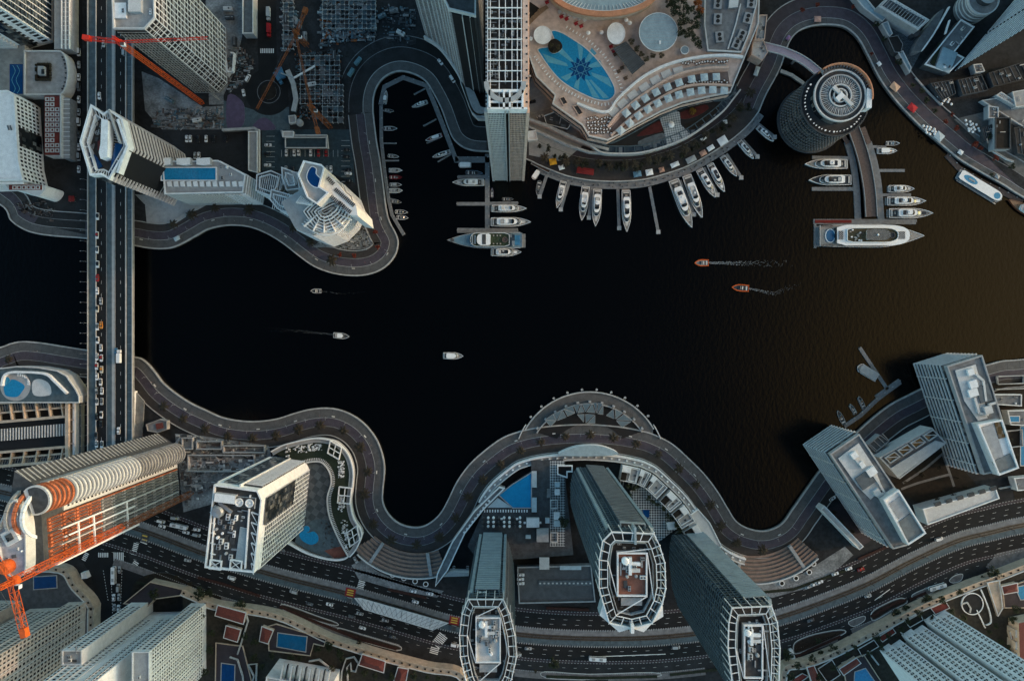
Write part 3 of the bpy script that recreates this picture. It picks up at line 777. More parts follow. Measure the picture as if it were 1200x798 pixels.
# small harbour, east side
yacht("white cabin cruiser highest on the east side of the small harbour",491.5,122.5,19,(-1,.35),fly='grey')
yacht("white and red motor cruiser on the east side of the small harbour",508,161.5,20,(-1,.35),deck=mat("red_deck",(.25,.02,.02),.6),fly=None,aft=DCUSH)
yacht("white cruiser with black seats at the south-east corner of the small harbour",517,181,22,(-1,.33),fly='dark')
barge("boxy white covered boat moored just above the blue tender",544.5,193.5,15,(-1,0))
speedboat("blue-grey tender with dark cockpit above the white flybridge yacht",556,202.5,20,(1,.05),hullm=mat("blue_grey_gelcoat",(.12,.2,.27),.3),inner=DGREY,wr=.28)
yacht("white flybridge yacht alone on the west side of the long dock, bow west",548.5,214,37,(-1,0),fly='white')
speedboat("tiny purple boat against the east side of the long dock",576.7,225.5,12,(0,-1),hullm=mat("plum_gelcoat",(.07,.04,.07),.4),inner=LGREY)
speedboat("small grey boat on the north side of the east cross finger",595.5,233.4,13,(1,0),hullm=STEEL,inner=DGREY)
yacht("white yacht with teak foredeck hatch, just below the east cross finger",597,244.6,41,(1,0),wr=.22,fly='white',deck=LWD)
yacht("grey-topped yacht, second below the east cross finger",599,260.4,47,(1,0),wr=.235,fly='grey')
yacht("white yacht rafted outside the big blue-grey yacht",593.7,295.6,35,(1,0),wr=.28,fly='dark')
# hotel arc
barge("small white box boat at the west end of the hotel dock",627.8,205,12,(-.55,.8),wr=.5)
speedboat("grey dinghy beside the first finger of the hotel dock",631,220.5,17,(-.2,1),hullm=LGREY,inner=DGREY)
arcb=[(656.5,228.6,33,(-.25,1),'grey'),(684,239,41,(-.12,1),'white'),(699,244,44,(-.06,1),'dark'),(734,248,49,(.02,1),'dark'),(799.7,239.5,60,(.38,1),'white'),
  (813.5,231,53,(.36,1),'grey'),(829,215.5,38,(.58,1),'dark'),(840.5,209,37,(.52,1),'dark'),(855,195.3,29,(.72,1),'grey'),(874.8,176,27,(.82,1),'dark'),(897.5,157.5,25,(1.1,1),'grey')]
arcl=["yacht with a brown-grey roof, first large one on the hotel arc from the slab tower","white-topped yacht, west one of the pair on the third hotel finger",
  "yacht with a black roof panel, east one of the pair on the third hotel finger","slender white yacht standing alone beside the fourth hotel finger",
  "longest white yacht on the hotel arc","white yacht with a dark helm ring, rafted east of the longest one","black-windowed yacht on the west side of the seventh hotel finger",
  "black-windowed yacht on the east side of the seventh hotel finger","white cruiser beside the eighth finger of the hotel arc","smaller dark-roofed cruiser beside the ninth finger of the hotel arc",
  "smallest cruiser at the east tip of the hotel arc, nearest the round tower"]
for(x,y,l,d,f),lb in zip(arcb,arcl):yacht(lb,x,y,l,d,wr=.225 if l>45 else .25,fly=f,group="yachts moored round the hotel arc")
# round tower pier
yacht("white yacht on the upper west berth of the round tower's pier, bow west",967.5,192.6,50,(-1,.0),wr=.24,fly='dark')
yacht("white yacht with a dark covered aft deck, lower west berth of the round tower's pier",972,211.3,50,(-1,0),wr=.25,fly='dark',deck=DGREY)
speedboat("small open boat by the uppermost east finger of the round tower's pier",1047,168,16,(1,0),inner=DGREY)
yacht("small white cruiser with a square roof, below the little open boat",1040,177,23,(1,0),wr=.32,fly=None)
yacht("short round-nosed white cruiser, top of the three east berths",1056.5,221.5,30,(1,0),wr=.3,fly='teak')
yacht("middle white yacht of the three east berths, long grey roof",1062,236,45,(1,0),wr=.245,fly='grey')
yacht("longest and lowest yacht of the three east berths",1067,250.2,51,(1,0),wr=.235,fly='grey')
# moving boats
speedboat("little white motorboat with dark seats heading west, highest on the open canal",370,341,12.5,(-1,-.02),inner=DGREY,wr=.42)
speedboat("white motorboat with a streak of wash heading east in mid canal",400,393.6,19,(1,.1),top=CANV,inner=DGREY,wr=.36)
yacht("white cabin cruiser in the empty middle of the canal",531.5,417,23.5,(1,.02),wr=.34,fly=None)
OR=mat("orange_gelcoat",(.60,.10,.018),.4,.08)
speedboat("orange boat with a long straight wake",822.5,308,16.5,(-1,0),hullm=OR,inner=LWD,wr=.42,tube=True,engine=False,top=None)
speedboat("orange boat with a short bent wake",868,337.3,20,(-1,-.08),hullm=OR,inner=DGREY,wr=.36,tube=True,engine=False)
for nm in("speed_boat",):
 pass
# south-east docks
barge("boxy grey-roofed boat moored slantwise on the south-east finger",1017,436,27,(-1,-.62),top=LGREY,wr=.42)
speedboat("dark open boat between the little south-east fingers",1010,471,15,(-.45,-1),hullm=LGREY,inner=BLACKM)
speedboat("blue-grey tender beside the little south-east fingers",1000,479,13,(-.6,-1),hullm=BCANV,inner=TEAL)
speedboat("grey boat half hidden behind the roof of the lower south-east block",986,489,18,(-.5,-1),hullm=LGREY,inner=DGREY)
# the blue-grey big yacht on the long dock
def big_yacht():
 L,W=88*S,19*S
 t=boat_root("large_yacht","big blue-grey yacht with a dark green aft deck lying west along the long dock","yacht",568,282,(-1,0))
 bg=mat("blue_grey_deck",(.13,.22,.28),.7,.12);gr=mat("green_carpet",(.03,.045,.025),.95,.3,1)
 zt=hull(t,L,W,3.0,mat("silver_hull",(.42,.45,.47),.4,.08),bg,trim=LGREY,sharp=1.9)
 MB().box(-L*.52,0,.4,L*.05,W*.85,.3,0,DOCK).build("swim_platform",t,True)
 MB().prism(capsule(-L*.40,L*.20,W*.40,.2),2.9,5.0,BGLASS).build("saloon",t,True)
 MB().prism(capsule(-L*.33,L*.19,W*.42,.2),5.0,5.2,GELCOAT,gr,True).build("upper_deck",t,True)
 MB().ring(capsule(-L*.33,L*.19,W*.42,.2),.25,5.2,5.9,GELCOAT).build("bulwark",t,True)
 MB().prism(capsule(-L*.08,L*.10,W*.35,.35),5.2,7.2,GELCOAT,bottom=True).build("wheelhouse",t,True)
 MB().box(L*.005,0,7.2,L*.05,W*.62,.1,0,DGREY).build("roof_hatch",t,True)
 for x in(.125,.16):MB().box(L*x,0,5.2,L*.02,W*.55,.5,0,LGREY).build("sofa",t,True)
 MB().lathe(-L*.27,0,[(2.0,5.22),(2.0,5.7),(1.5,5.7),(1.5,5.25),(0,5.25)],WOOD,20).build("round_bar",t,True)
 for x in(-.12,-.17,-.21):
  for s in(-.25,.25):MB().box(L*x,W*s,5.2,.9,.9,.7,0,LWD).build("table",t,True)
 MB().box(-L*.43,0,3.05,L*.08,W*.6,.1,0,mat("spa_blue",(.05,.18,.32),.2)).build("spa_pool",t,True)
 for x in(-.36,-.385):MB().box(L*x,0,3.0,.7,W*.7,1.2,0,GELCOAT).build("step",t,True)
 MB().lathe(L*.43,0,[(1.3,zt(L*.4)-.2),(1.3,zt(L*.4)+.2),(1.0,zt(L*.4)+.3),(0,zt(L*.4)+.3)],DGREY,16).build("anchor_winch",t,True)
 for s in(-1,1):MB().box(-L*.30,s*W*.47,2.7,L*.35,.5,.8,0,LGREY).build("rail",t,True)
big_yacht()
def super_yacht():
 L,W=122*S,27*S
 t=boat_root("super_yacht","largest white yacht with a patterned oval roof at the round tower's cross dock","yacht",1020,277,(1,0))
 zt=hull(t,L,W,3.6,GELCOAT,LWD,sharp=1.8,full=.55,trim=GELCOAT,sheer=.2)
 MB().box(-L*.505,0,.5,L*.03,W*.9,.4,0,DOCK).build("swim_platform",t,True)
 MB().prism(capsule(-L*.36,L*.33,W*.43,.3),3.4,6.0,GLASS).build("saloon",t,True)
 bl=mat("olive_deck",(.075,.062,.035),.9,.3,1)
 MB().prism(capsule(-L*.35,L*.345,W*.44,.28),6.0,6.3,GELCOAT,bottom=True).build("upper_deck",t,True)
 MB().prism(capsule(-L*.26,L*.23,W*.31,.25),6.3,6.38,bl).build("sun_deck",t,True)
 MB().ring(capsule(-L*.26,L*.23,W*.31,.25),.3,6.38,7.3,GELCOAT).build("bulwark",t,True)
 dots=pattern("dotted_roof",(.5,.5,.48),(.08,.08,.08),'brick',1.1,mortar=(.06,.06,.06),msize=.09)
 MB().prism(capsule(-L*.09,L*.14,W*.24,.35,tail=.3),8.7,8.95,GELCOAT,dots,True).build("oval_roof",t,True)
 mb=MB()
 for sx in(-.07,.1):
  for s in(-1,1):mb.beam((L*sx,s*W*.2,6.3),(L*sx,s*W*.2,8.7),.3,GELCOAT)
 mb.build("roof_posts",t,True)
 MB().box(L*.265,0,6.3,L*.06,W*.32,.3,0,DGREY,pattern("grille",(.3,.3,.3),(.03,.03,.03),'checker',1.3)).build("skylight",t,True)
 MB().box(-L*.315,0,6.3,L*.04,W*.36,.4,0,DGREY,pattern("grille",(0,0,0),(0,0,0),'checker',1)).build("engine_vent",t,True)
 MB().box(-L*.40,0,3.45,L*.085,W*.5,.08,0,mat("spa_blue",(0,0,0))).build("spa_pool",t,True)
 MB().ring(circle(-L*.40,0,L*.05,24,ry=W*.3),.5,3.45,4.0,GELCOAT).build("spa_rim",t,True)
 for i in range(14):
  x,y=R.uniform(-.24,-.1)*L,R.uniform(-.24,.24)*W
  MB().box(x,y,6.38,1.1,1.0,.7,R.random(),R.choice((LWD,WOOD,GELCOAT,LWD))).build("table",t,True)
 MB().lathe(L*.17,0,[(W*.13,6.38),(W*.13,7.0),(W*.10,7.0),(W*.1,6.5),(0,6.5)],DGREY,20).build("round_sofa",t,True)
 for s in(-1,1):
  MB().box(L*.37,s*1.2,zt(L*.37)-.3,1.0,1.0,.5,0,LGREY).build("anchor_winch",t,True)
  MB().box(-L*.43,s*W*.43,3.3,L*.12,.5,1.0,0,WOOD).build("rail",t,True)
 MB().lathe(L*.02,0,[(.7,8.95),(.7,9.3),(0,9.8)],GELCOAT,12).build("radar_dome",t,True)
super_yacht()
def ferry():
 L,W=60*S,13.5*S;d=(194,118)
 t=boat_root("passenger_ferry","white ferry with blue bow window and blue stern deck along the north-east promenade","ferry",1148,219,d)
 bl=mat("ferry_blue",(.06,.26,.42),.25,.1)
 hull(t,L,W,1.4,GELCOAT,LGREY,sharp=5,full=.8,trim=mat("ferry_grey",(.3,.33,.35),.5))
 MB().prism(capsule(-L*.46,L*.46,W*.40,.14,tail=.04),1.2,3.0,BGLASS).build("cabin",t,True)
 MB().prism(capsule(-L*.47,L*.46,W*.42,.16,tail=.05),3.0,3.35,GELCOAT,bottom=True).build("roof",t,True)
 MB().prism(circle(L*.36,0,L*.065,20,ry=W*.28),3.35,3.42,bl).build("bow_window",t,True)
 MB().prism(circle(-L*.24,0,L*.15,24,ry=W*.27),3.35,3.42,bl).build("stern_deck",t,True)
 MB().box(-L*.22,0,3.42,L*.13,W*.12,.25,0,LGREY).build("roof_fin",t,True)
 MB().box(0,-W*.53,.4,L*.9,.7,.5,0,STEEL).build("rubbing_strake",t,True)
ferry()
def dhow():
 L,W=34*S,11*S
 t=boat_root("wooden_dhow","brown wooden boat cut by the right edge of the photo beside the promenade","dhow",1196,243,(-1,-.62))
 hull(t,L,W,1.8,mat("varnished_wood",(.14,.05,.025),.5,.2),TEAKD,sharp=1.8,full=.4)
 MB().prism(capsule(-L*.4,L*.05,W*.36,.2),1.6,3.6,GELCOAT,LGREY).build("deckhouse",t,True)
 MB().tube((L*.15,0,1.5),(L*.15,0,8),.2,.12,BARK).build("mast",t,True)
 for k in(-.3,-.15):MB().box(L*k,0,3.6,1.2,W*.4,.5,0,WOOD).build("bench",t,True)
dhow()
# wakes: broken foam sheets lying on the water
FOAM=mat("foam",(.20,.22,.235),.9,.1)
def wake(label,pts,w0,w1,n,dens,big):
 q=random.Random(int(pts[0][0]));mb=MB();path=resample(spline(PL(pts,-2.4),8),1.0);N=len(path)
 for i,(x,y,a)in enumerate(path):
  f=i/N;wd=w0+(w1-w0)*f
  for _ in range(int(dens*1.8*(1-f)**1.6+q.random())):
   o=q.uniform(-1,1)*wd/2;l=q.uniform(.35,1.0)*big*.62*(1-f*.4);b=l*q.uniform(.25,.6);aa=a+q.uniform(-.9,.9)
   cx,cy=x-sin(a)*o+q.uniform(-.5,.5),y+cos(a)*o
   pt=[(cx+cos(aa+k*pi/3+q.uniform(-.3,.3))*l*(1 if k%3==0 else .6),cy+sin(aa+k*pi/3)*(b if k%3 else b*.8))for k in range(6)]
   mb.sheet(pt,-2.385+q.random()*.006,FOAM)
 o=mb.build("wake");o["kind"]="stuff";tag(o,label,"wake",None,"stuff")
wake("long straight foam wake behind the first orange boat",[(831,308),(860,308.5),(900,309),(945,309)],1.2,6.5,0,9,.75)
wake("bent foam wake behind the second orange boat",[(878,338.5),(895,341.5),(908,344),(925,337),(950,335)],1.0,5,0,7,.65)
wake("faint foam wake west of the mid-canal motorboat",[(390,392),(370,390),(340,387),(300,386)],.8,4,0,3.5,.5)
wake("thin foam thread east of the westernmost small boat",[(377,341.5),(400,344),(430,343),(450,342)],.5,2,0,1.6,.4)
# ---------------------------------------------------------------- facade kit
def floors(t,poly,z0,z1,n,glass=GLASS,slab=LGREY,out_=.35,sh=.5,band='window_band'):
 """n storeys: a glazing band and a projecting floor slab each"""
 poly=ccw(poly);g=shrink(poly,.25);o=shrink(poly,-out_);h=(z1-z0)/n
 for i in range(n):
  a=z0+i*h
  MB().prism(g,a+sh,a+h+.01,glass).build(band,t)
  MB().prism(o,a,a+sh,slab,bottom=True).build("floor_slab",t)
def outward(a,b):
 d=hypot(b[0]-a[0],b[1]-a[1])or 1
 return((b[1]-a[1])/d,-(b[0]-a[0])/d)
def fins(t,a,b,z0,z1,n,dep,wd,m,name="facade_fins",inset=0.0):
 """n vertical fins standing out of the wall a-b (outside on the right of a->b)"""
 o=outward(a,b);mb=MB()
 for i in range(n):
  f=(i+.5)/n;x,y=a[0]+(b[0]-a[0])*f,a[1]+(b[1]-a[1])*f
  mb.wall((x-o[0]*.2,y-o[1]*.2),(x+o[0]*dep,y+o[1]*dep),wd,z0,z1,m)
 return mb.build(name,t)
def grid(t,a,b,z0,z1,nx,nz,m,dep=.5,wv=.5,wh=.5,name="facade_grid"):
 o=outward(a,b);mb=MB()
 for i in range(nx+1):
  f=i/nx;x,y=a[0]+(b[0]-a[0])*f,a[1]+(b[1]-a[1])*f
  mb.wall((x-o[0]*.2,y-o[1]*.2),(x+o[0]*dep,y+o[1]*dep),wv,z0,z1,m)
 aa,bb=[(p[0]+o[0]*(dep*.5-.12),p[1]+o[1]*(dep*.5-.12))for p in(a,b)]
 for k in range(nz+1):
  z=z0+(z1-z0)*k/nz
  mb.wall(aa,bb,dep-.06,z-wh/2,z+wh/2,m)
 return mb.build(name,t)
WINCOUNT={}
def punched(t,a,b,z0,z1,nx,nz,wf=.5,hf=.5,m=GLASS,limit=100,skip=None):
 """separate framed windows, the highest storeys first; past the limit they share one part"""
 o=outward(a,b);d=hypot(b[0]-a[0],b[1]-a[1]);ang=atan2(b[1]-a[1],b[0]-a[0])
 ww,wh=d/nx*wf,(z1-z0)/nz*hf
 proto=MB().box(0,0.04,-wh/2,ww,.2,wh,0,m).mesh("window")
 fr=MB().box(0,-.02,wh/2,ww+.3,.34,.16,0,PALE).box(0,-.02,-wh/2-.16,ww+.3,.4,.16,0,PALE).mesh("sill")
 rest=MB();base=WORLD[t.name]
 for k in range(nz-1,-1,-1):
  for i in range(nx):
   if skip and skip(i,k):continue
   f=(i+.5)/nx;x,y=a[0]+(b[0]-a[0])*f+o[0]*.03,a[1]+(b[1]-a[1])*f+o[1]*.03;z=z0+(z1-z0)*(k+.5)/nz
   if WINCOUNT.get(t.name,0)<limit:
    WINCOUNT[t.name]=WINCOUNT.get(t.name,0)+1
    ob=bpy.data.objects.new("window",proto);COL.objects.link(ob);ob.parent=t
    ob.location=(x-base[0],y-base[1],z-base[2]);ob.rotation_euler=(0,0,ang)
   else:
    rest.box(x,y,z-wh/2,ww,.12,wh,ang,m)
 if rest.f:
  ob=rest.build("window",t);ob["kind"]="stuff"
def plant(t,poly,z,n,seed=1,size=1.0):
 """roof machinery: air handlers with fans, ducts and tanks inside a roof polygon"""
 q=random.Random(seed);xs=[p[0]for p in poly];ys=[p[1]for p in poly]
 e=max(range(len(poly)),key=lambda i:hypot(poly[i][0]-poly[i-1][0],poly[i][1]-poly[i-1][1]))
 ang=atan2(poly[e][1]-poly[e-1][1],poly[e][0]-poly[e-1][0])
 def inside(x,y):
  c=False;j=len(poly)-1
  for i in range(len(poly)):
   if(poly[i][1]>y)!=(poly[j][1]>y)and x<(poly[j][0]-poly[i][0])*(y-poly[i][1])/(poly[j][1]-poly[i][1])+poly[i][0]:c=not c
   j=i
  return c
 k=0;tries=0;used=[]
 while k<n and tries<n*30:
  tries+=1
  x,y=q.uniform(min(xs),max(xs)),q.uniform(min(ys),max(ys))
  if not inside(x,y)or any(hypot(x-a,y-b)<2.6*size for a,b in used):continue
  used.append((x,y));k+=1;r=q.random()
  sx,sy,h=q.uniform(1.6,3.4)*size,q.uniform(1.2,2.2)*size,q.uniform(.9,2.0)*size
  if r<.5:
   o=MB().box(x,y,z,sx,sy,h,ang,q.choice((LGREY,PALE,WHITE,STEEL))).build("air_handler",t)
   mb=MB()
   for s in(-.25,.25):mb.tube((x+cos(ang)*sx*s,y+sin(ang)*sx*s,z+h-.02),(x+cos(ang)*sx*s,y+sin(ang)*sx*s,z+h+.12),sy*.3,sy*.3,DGREY,10)
   fo=mb.build("fan",None);fo.parent=o;w0=WORLD[t.name];fo.location=(-w0[0],-w0[1],-w0[2])
  elif r<.75:
   a2=ang+q.choice((0,pi/2))
   MB().beam((x,y,z+.6),(x+cos(a2)*sx*1.8,y+sin(a2)*sx*1.8,z+.6),.8*size,STEEL).build("duct",t)
  elif r<.88:MB().lathe(x,y,[(sy*.5,z),(sy*.5,z+h*.9),(sy*.3,z+h*1.1),(0,z+h*1.1)],q.choice((WHITE,LGREY)),14).build("water_tank",t)
  else:MB().box(x,y,z,sx*1.3,sy*1.4,.5*size,ang,q.choice((DGREY,SLATE))).build("skylight",t)
def lattice(mb,p,q,wd,m,step=None,ch=.28,tri=False):
 """open truss between two points: chords, battens and zigzag braces"""
 p,q=Vector(p),Vector(q);d=q-p;L=d.length;d.normalize()
 u=d.cross(Vector((0,0,1)));
 if u.length<1e-3:u=Vector((1,0,0))
 u.normalize();v=u.cross(d).normalized()
 offs=[(-.5,-.5),(.5,-.5),(.5,.5),(-.5,.5)]if not tri else[(-.5,-.35),(.5,-.35),(0,.5)]
 off=[(u*a+v*b)*wd for a,b in offs];n=max(2,int(L/(step or wd)));k=len(off)
 for o in off:mb.beam(p+o,q+o,ch,m)
 for i in range(n):
  a=p+d*(L*i/n);b=p+d*(L*(i+1)/n)
  for j in range(k):
   mb.beam(a+off[j],a+off[(j+1)%k],ch*.6,m)
   if(i+j)%2:mb.beam(a+off[j],b+off[(j+1)%k],ch*.6,m)
   else:mb.beam(a+off[(j+1)%k],b+off[j],ch*.6,m)
 return mb
def roofed(name,label,pts,z0,z1,wallm,roofm,par=.9,parm=None,cat="building",parh=.9):
 poly=ccw(PL(pts,z1));c=(sum(p[0]for p in poly)/len(poly),sum(p[1]for p in poly)/len(poly))
 t=thing(name,label,cat,c)
 MB().prism(poly,z0,z1-.4,wallm).build("wall",t)
 MB().sheet(shrink(poly,par*.5),z1-.36,roofm).build("roof",t)
 MB().ring(poly,par,z1-.41,z1+parh-.4,parm or wallm).build("parapet",t)
 return t,poly
# ---------------------------------------------------------------- three lens-shaped towers of the south bank
TSLAB=mat("blue_grey_cladding",(0.105,0.135,0.15),0.5,0.2,0.2,spec=0.5)
TPALE=mat("pale_blue_cladding",(0.26,0.315,0.34),0.5,0.15,0.2,spec=0.5)
CROWN=mat("crown_steel",(0.72,0.70,0.68),0.5,0.1)
REDDK=mat("red_brown_roof",(0.20,0.085,0.06),0.85,0.25,0.4)
DARKDK=mat("dark_roof",(0.055,0.05,0.048),0.85,0.3,0.4)
def lens_tower(label,roofpx,z1,nfl,bay,z0=8,deckm=DARKDK,corem=REDDK,seed=1,kind=0,northpx=None):
 poly=ccw(PL(roofpx,z1));c=(sum(p[0]for p in poly)/len(poly),sum(p[1]for p in poly)/len(poly))
 t=thing("lens_tower",label,"tower",c);zb=z1-5
 body=shrink(poly,1.2)
 floors(t,body,z0,zb,nfl,GLASS,TSLAB,.18,.55)
 # fins on the north and flank faces
 n=len(body)
 for i in range(n):
  a,b=body[i],body[(i+1)%n];o=outward(a,b);L=hypot(b[0]-a[0],b[1]-a[1])
  if o[1]>-.3 and L>3:fins(t,a,b,z0,zb-(4 if o[1]>.8 else 0),max(2,int(L/2.6)),.5,.3,TSLAB)
 # projecting bay on the north face, clad in pale panels between dark slots
 bp=ccw(PL(bay,z1-14))
 floors(t,bp,z0,z1-16,nfl,GLASS if kind==0 else SLATE,TSLAB if kind==0 else TPALE,.12,1.2 if kind==0 else 2.6,band='bay_glazing')
 MB().ring(bp,.5,z1-17,z1-14.5,TPALE).build("bay_parapet",t)
 MB().sheet(shrink(bp,.3),z1-15.6,SLATE).build("bay_roof",t)
 if northpx:
  for a,b in northpx:
   MB().wall(P(*a,z1-12),P(*b,z1-12),1.6,z0,z1-12,TPALE).build("side_wall",t)
 # crown: outer ring beam on ribs, inner gallery, sunk roof deck, plant core
 MB().sheet(body,zb+.1,deckm).build("roof",t)
 MB().ring(poly,.42,z1-1.2,z1-.2,CROWN).build("crown_ring",t)
 MB().ring(shrink(poly,1.4),.4,zb-.5,zb+1.0,TPALE).build("parapet",t)
 inn=shrink(poly,3.9);MB().ring(inn,.28,z1-1.3,z1-.6,CROWN).build('crown_ring',t);MB().ring(shrink(poly,5.2),.3,zb,z1-2.2,LGREY).build("inner_ring",t)
 mb=MB()
 for(a,b,ia,ib)in zip(poly,poly[1:]+poly[:1],inn,inn[1:]+inn[:1]):
  L=hypot(b[0]-a[0],b[1]-a[1]);k=max(1,int(round(L/4.5)))
  for j in range(k):
   f=j/k;p0=(a[0]+(b[0]-a[0])*f,a[1]+(b[1]-a[1])*f);p1=(ia[0]+(ib[0]-ia[0])*f,ia[1]+(ib[1]-ia[1])*f)
   mb.beam((p0[0]*1.02-c[0]*.02,p0[1]*1.02-c[1]*.02,z1-.9),(*p1,z1-.9),.34,CROWN);mb.beam((*p0,zb-8),(*p0,z1-.8),.34,CROWN)
 mb.build("crown_ribs",t)
 core=shrink(poly,7.2)
 xs=[p[0]for p in core];ys=[p[1]for p in core];cy0,cy1=min(ys)+2,max(ys)-2.5;cx0,cx1=min(xs)+1.2,max(xs)-1.2
 cp=[(cx0,cy0+(cy1-cy0)*.2),(cx1,cy0+(cy1-cy0)*.2),(cx1,cy1),(cx0,cy1)]
 MB().prism(cp,zb,z1-2.2,PALE,corem).build("core",t)
 MB().ring(cp,.6,z1-2.3,z1-.9,CROWN).build("core_parapet",t)
 MB().box((cx0+cx1)/2,cy0+(cy1-cy0)*.08,zb+.1,(cx1-cx0)*.7,(cy1-cy0)*.14,2.0,0,SLATE,LGREY).build("skylight",t)
 plant(t,[(cx0+1.5,(cy0+cy1)/2+1),(cx1-1.5,(cy0+cy1)/2+1),(cx1-1.5,cy1-1.5),(cx0+1.5,cy1-1.5)],z1-2.2,11,seed,1.0)
 plant(t,shrink(cp,1.8),z1-2.2,5,seed+2,.8)
 plant(t,shrink(poly,5.4),zb+.1,30,seed+5,.62)
 mb=MB()
 for a_,b_ in zip(cp,shrink(poly,4.2)[1::max(1,len(poly)//4)]):mb.beam((*a_,z1-1.4),(*b_,z1-1.4),.4,CROWN)
 xm,ym=(cx0+cx1)/2,cy1-3;mb.wall((xm-3,ym-2),(xm+3.5,ym-2),1.5,z1-2.2,z1-.6,WHITE);mb.wall((xm-1,ym-7),(xm-1,ym+1),1.4,z1-2.2,z1-.4,WHITE);mb.wall((xm-1,ym-5),(xm+3.5,ym-5),1.6,z1-2.2,z1-.7,PALE)
 mb.build('roof_ducts',t);MB().lathe(xm-3.2,ym-.6,[(1.7,z1-2.2),(1.7,z1-.2),(1.0,z1+.4),(0,z1+.5)],WHITE,16).build('water_tank',t)
 return t,poly,zb
c2=[(717,623),(767,625),(774,640),(780,660),(781,690),(777,708),(765,731),(741,737),(714,731),(707,708),(702,690),(702,657),(706,634)]
t,po,zb=lens_tower("central lens-shaped glass tower with white crown ribs and a red-brown plant deck",c2,178,44,[(727,612),(757,614),(757,628),(727,628)],kind=0,northpx=[((711,640),(713,618)),((766,634),(764,618))],seed=3)
q=P(741,612,176);MB().wall(P(744.5,618,178),P(745,638,178),1.0,170,178,TPALE).build("spine_fin",t)
MB().wall(P(741,731,178),P(741,741,178),1.4,150,179,CROWN).build("prow_fin",t)
mb=MB()
for(a,b)in zip(ccw(PL(c2,178)),ccw(PL(c2,178))[1:]):   # the saw-tooth south rim
 if a[1]<P(0,700,178)[1]and b[1]<P(0,700,178)[1]:
  o=outward(a,b);mx=((a[0]+b[0])/2,(a[1]+b[1])/2)
  mb.prism([a,(mx[0]+o[0]*3,mx[1]+o[1]*3),b],168,177,TPALE,CROWN)
mb.build("rim_teeth",t)
c1=[(548,702),(590,702),(598,720),(604,745),(606,770),(600,796),(592,812),(552,812),(545,796),(539,770),(538,745),(541,720)]
t,po,zb=lens_tower("lens-shaped tower with a pale blue panelled spine, left of the central tower",c1,134,34,[(557,690),(585,690),(585,706),(557,706)],corem=PALE,seed=8,kind=1,northpx=[((551,712),(552,694)),((590,712),(590,694))])
for s in(562,568):MB().lathe(*P(s,698,120),[(2.2,118),(2.2,120),(1.2,121.5),(0,121.7)],WHITE,14).build("satellite_dome",t)
c3=[(858,712),(905,710),(912,730),(915,760),(914,800),(905,832),(868,834),(858,800),(853,760),(854,730)]
lens_tower("dark finned lens tower in the south, right of the central tower",c3,145,38,[(872,700),(899,698),(899,714),(872,714)],corem=DARKDK,seed=12,kind=1,northpx=[((905,722),(902,702))])
# ---------------------------------------------------------------- white tower of the south-west with machinery on its roof
r16=[(252,567),(303,574),(308,585),(299,670),(241,664),(247,610)]
t,po=roofed("white_tower","white gridded tower with a roof crowded with machinery, south-west bank",r16,0,97,WHITE,DGREY,.8,WHITE,"tower",2.2)
NW,NE,E2,SE,SW,W2=[P(x,y,97)for x,y in r16]
grid(t,SE,E2,4,92,14,26,WHITE,.4,.45,.6)
MB().wall((SE[0]+.05,SE[1]),(E2[0]+.05,E2[1]),.3,4,88,BGLASS).build("window_band",t)
e1=(SE[0]+(E2[0]-SE[0])*.62,SE[1]+(E2[1]-SE[1])*.62)
MB().wall((e1[0]+1.0,e1[1]),(E2[0]+1.0,E2[1]),.5,40,93,GLASS).build("glass_panel",t)
a,b=NE,NW
n0=(a[0]+(b[0]-a[0])*.42,a[1]+(b[1]-a[1])*.42)
MB().wall((n0[0],n0[1]+.3),(b[0]+3,b[1]+.3),.8,6,92,BGLASS).build("glass_panel",t)
o=outward(a,b);mb=MB()
for k in range(26):
 z=4+k*3.4;mb.wall((a[0]+o[0]*.9,a[1]+o[1]*.9),(n0[0]+o[0]*.9,n0[1]+o[1]*.9),.5,z,z+.9,WHITE)
mb.build("balconies",t)
MB().wall((a[0],a[1]+.15),(n0[0],n0[1]+.15),.4,3,92,DGREY).build("glass_panel",t)
MB().wall((n0[0],n0[1]+.6),(n0[0]-.9,n0[1]+.6),2.0,4,96,WHITE).build("pier",t)
grid(t,NW,W2,4,92,5,26,WHITE,.7,.7,.7)
MB().prism(PL([(253,577),(277,580),(276,590),(252,587)],99),96.6,100.5,LGREY,WHITE).build("lift_room",t)
for fx,fy in((281,588),(293,589)):
 fxy=P(fx,fy,98)
 o=MB().box(fxy[0],fxy[1],96.6,6.0,6.0,2.2,-.1,LGREY,DGREY).build("cooling_tower",t)
 MB().lathe(fxy[0],fxy[1],[(2.4,98.8),(2.4,99.4),(1.9,99.4),(1.9,98.9),(.5,98.9),(.5,99.5),(0,99.5)],WHITE,18).build("fan",t)
MB().lathe(*P(256,599,98),[(3.4,96.6),(3.4,99.5),(2.6,101),(0,101.4)],STEEL,18).build("water_tank",t)
MB().beam((*P(257,588,98),98.5),(*P(272,600,98),98.5),1.6,STEEL).build("duct",t)
MB().prism(PL([(281,618),(291,620),(287,662),(275,660)],98),96.6,97.6,WHITE,TPALE).build("glass_roof",t)
mb=MB()
for y in(600,612,624,636,648,660):
 mb.wall(P(294,y,98),P(302-(y-600)*.07,y+3,98),.45,96.6,98.0,WHITE);mb.wall(P(246,y,98),P(252,y+2,98),.45,96.6,98.0,WHITE)
 mb.beam((*P(294,y,98),97.8),(*P(301-(y-600)*.07,y+13,98),97.8),.3,WHITE)
mb.wall(P(293,580,98),P(287,666,98),.6,96.6,98.4,WHITE);mb.wall(P(252,592,98),P(247,662,98),.6,96.6,98.4,WHITE)
mb.build("roof_trellis",t)
mb=MB()
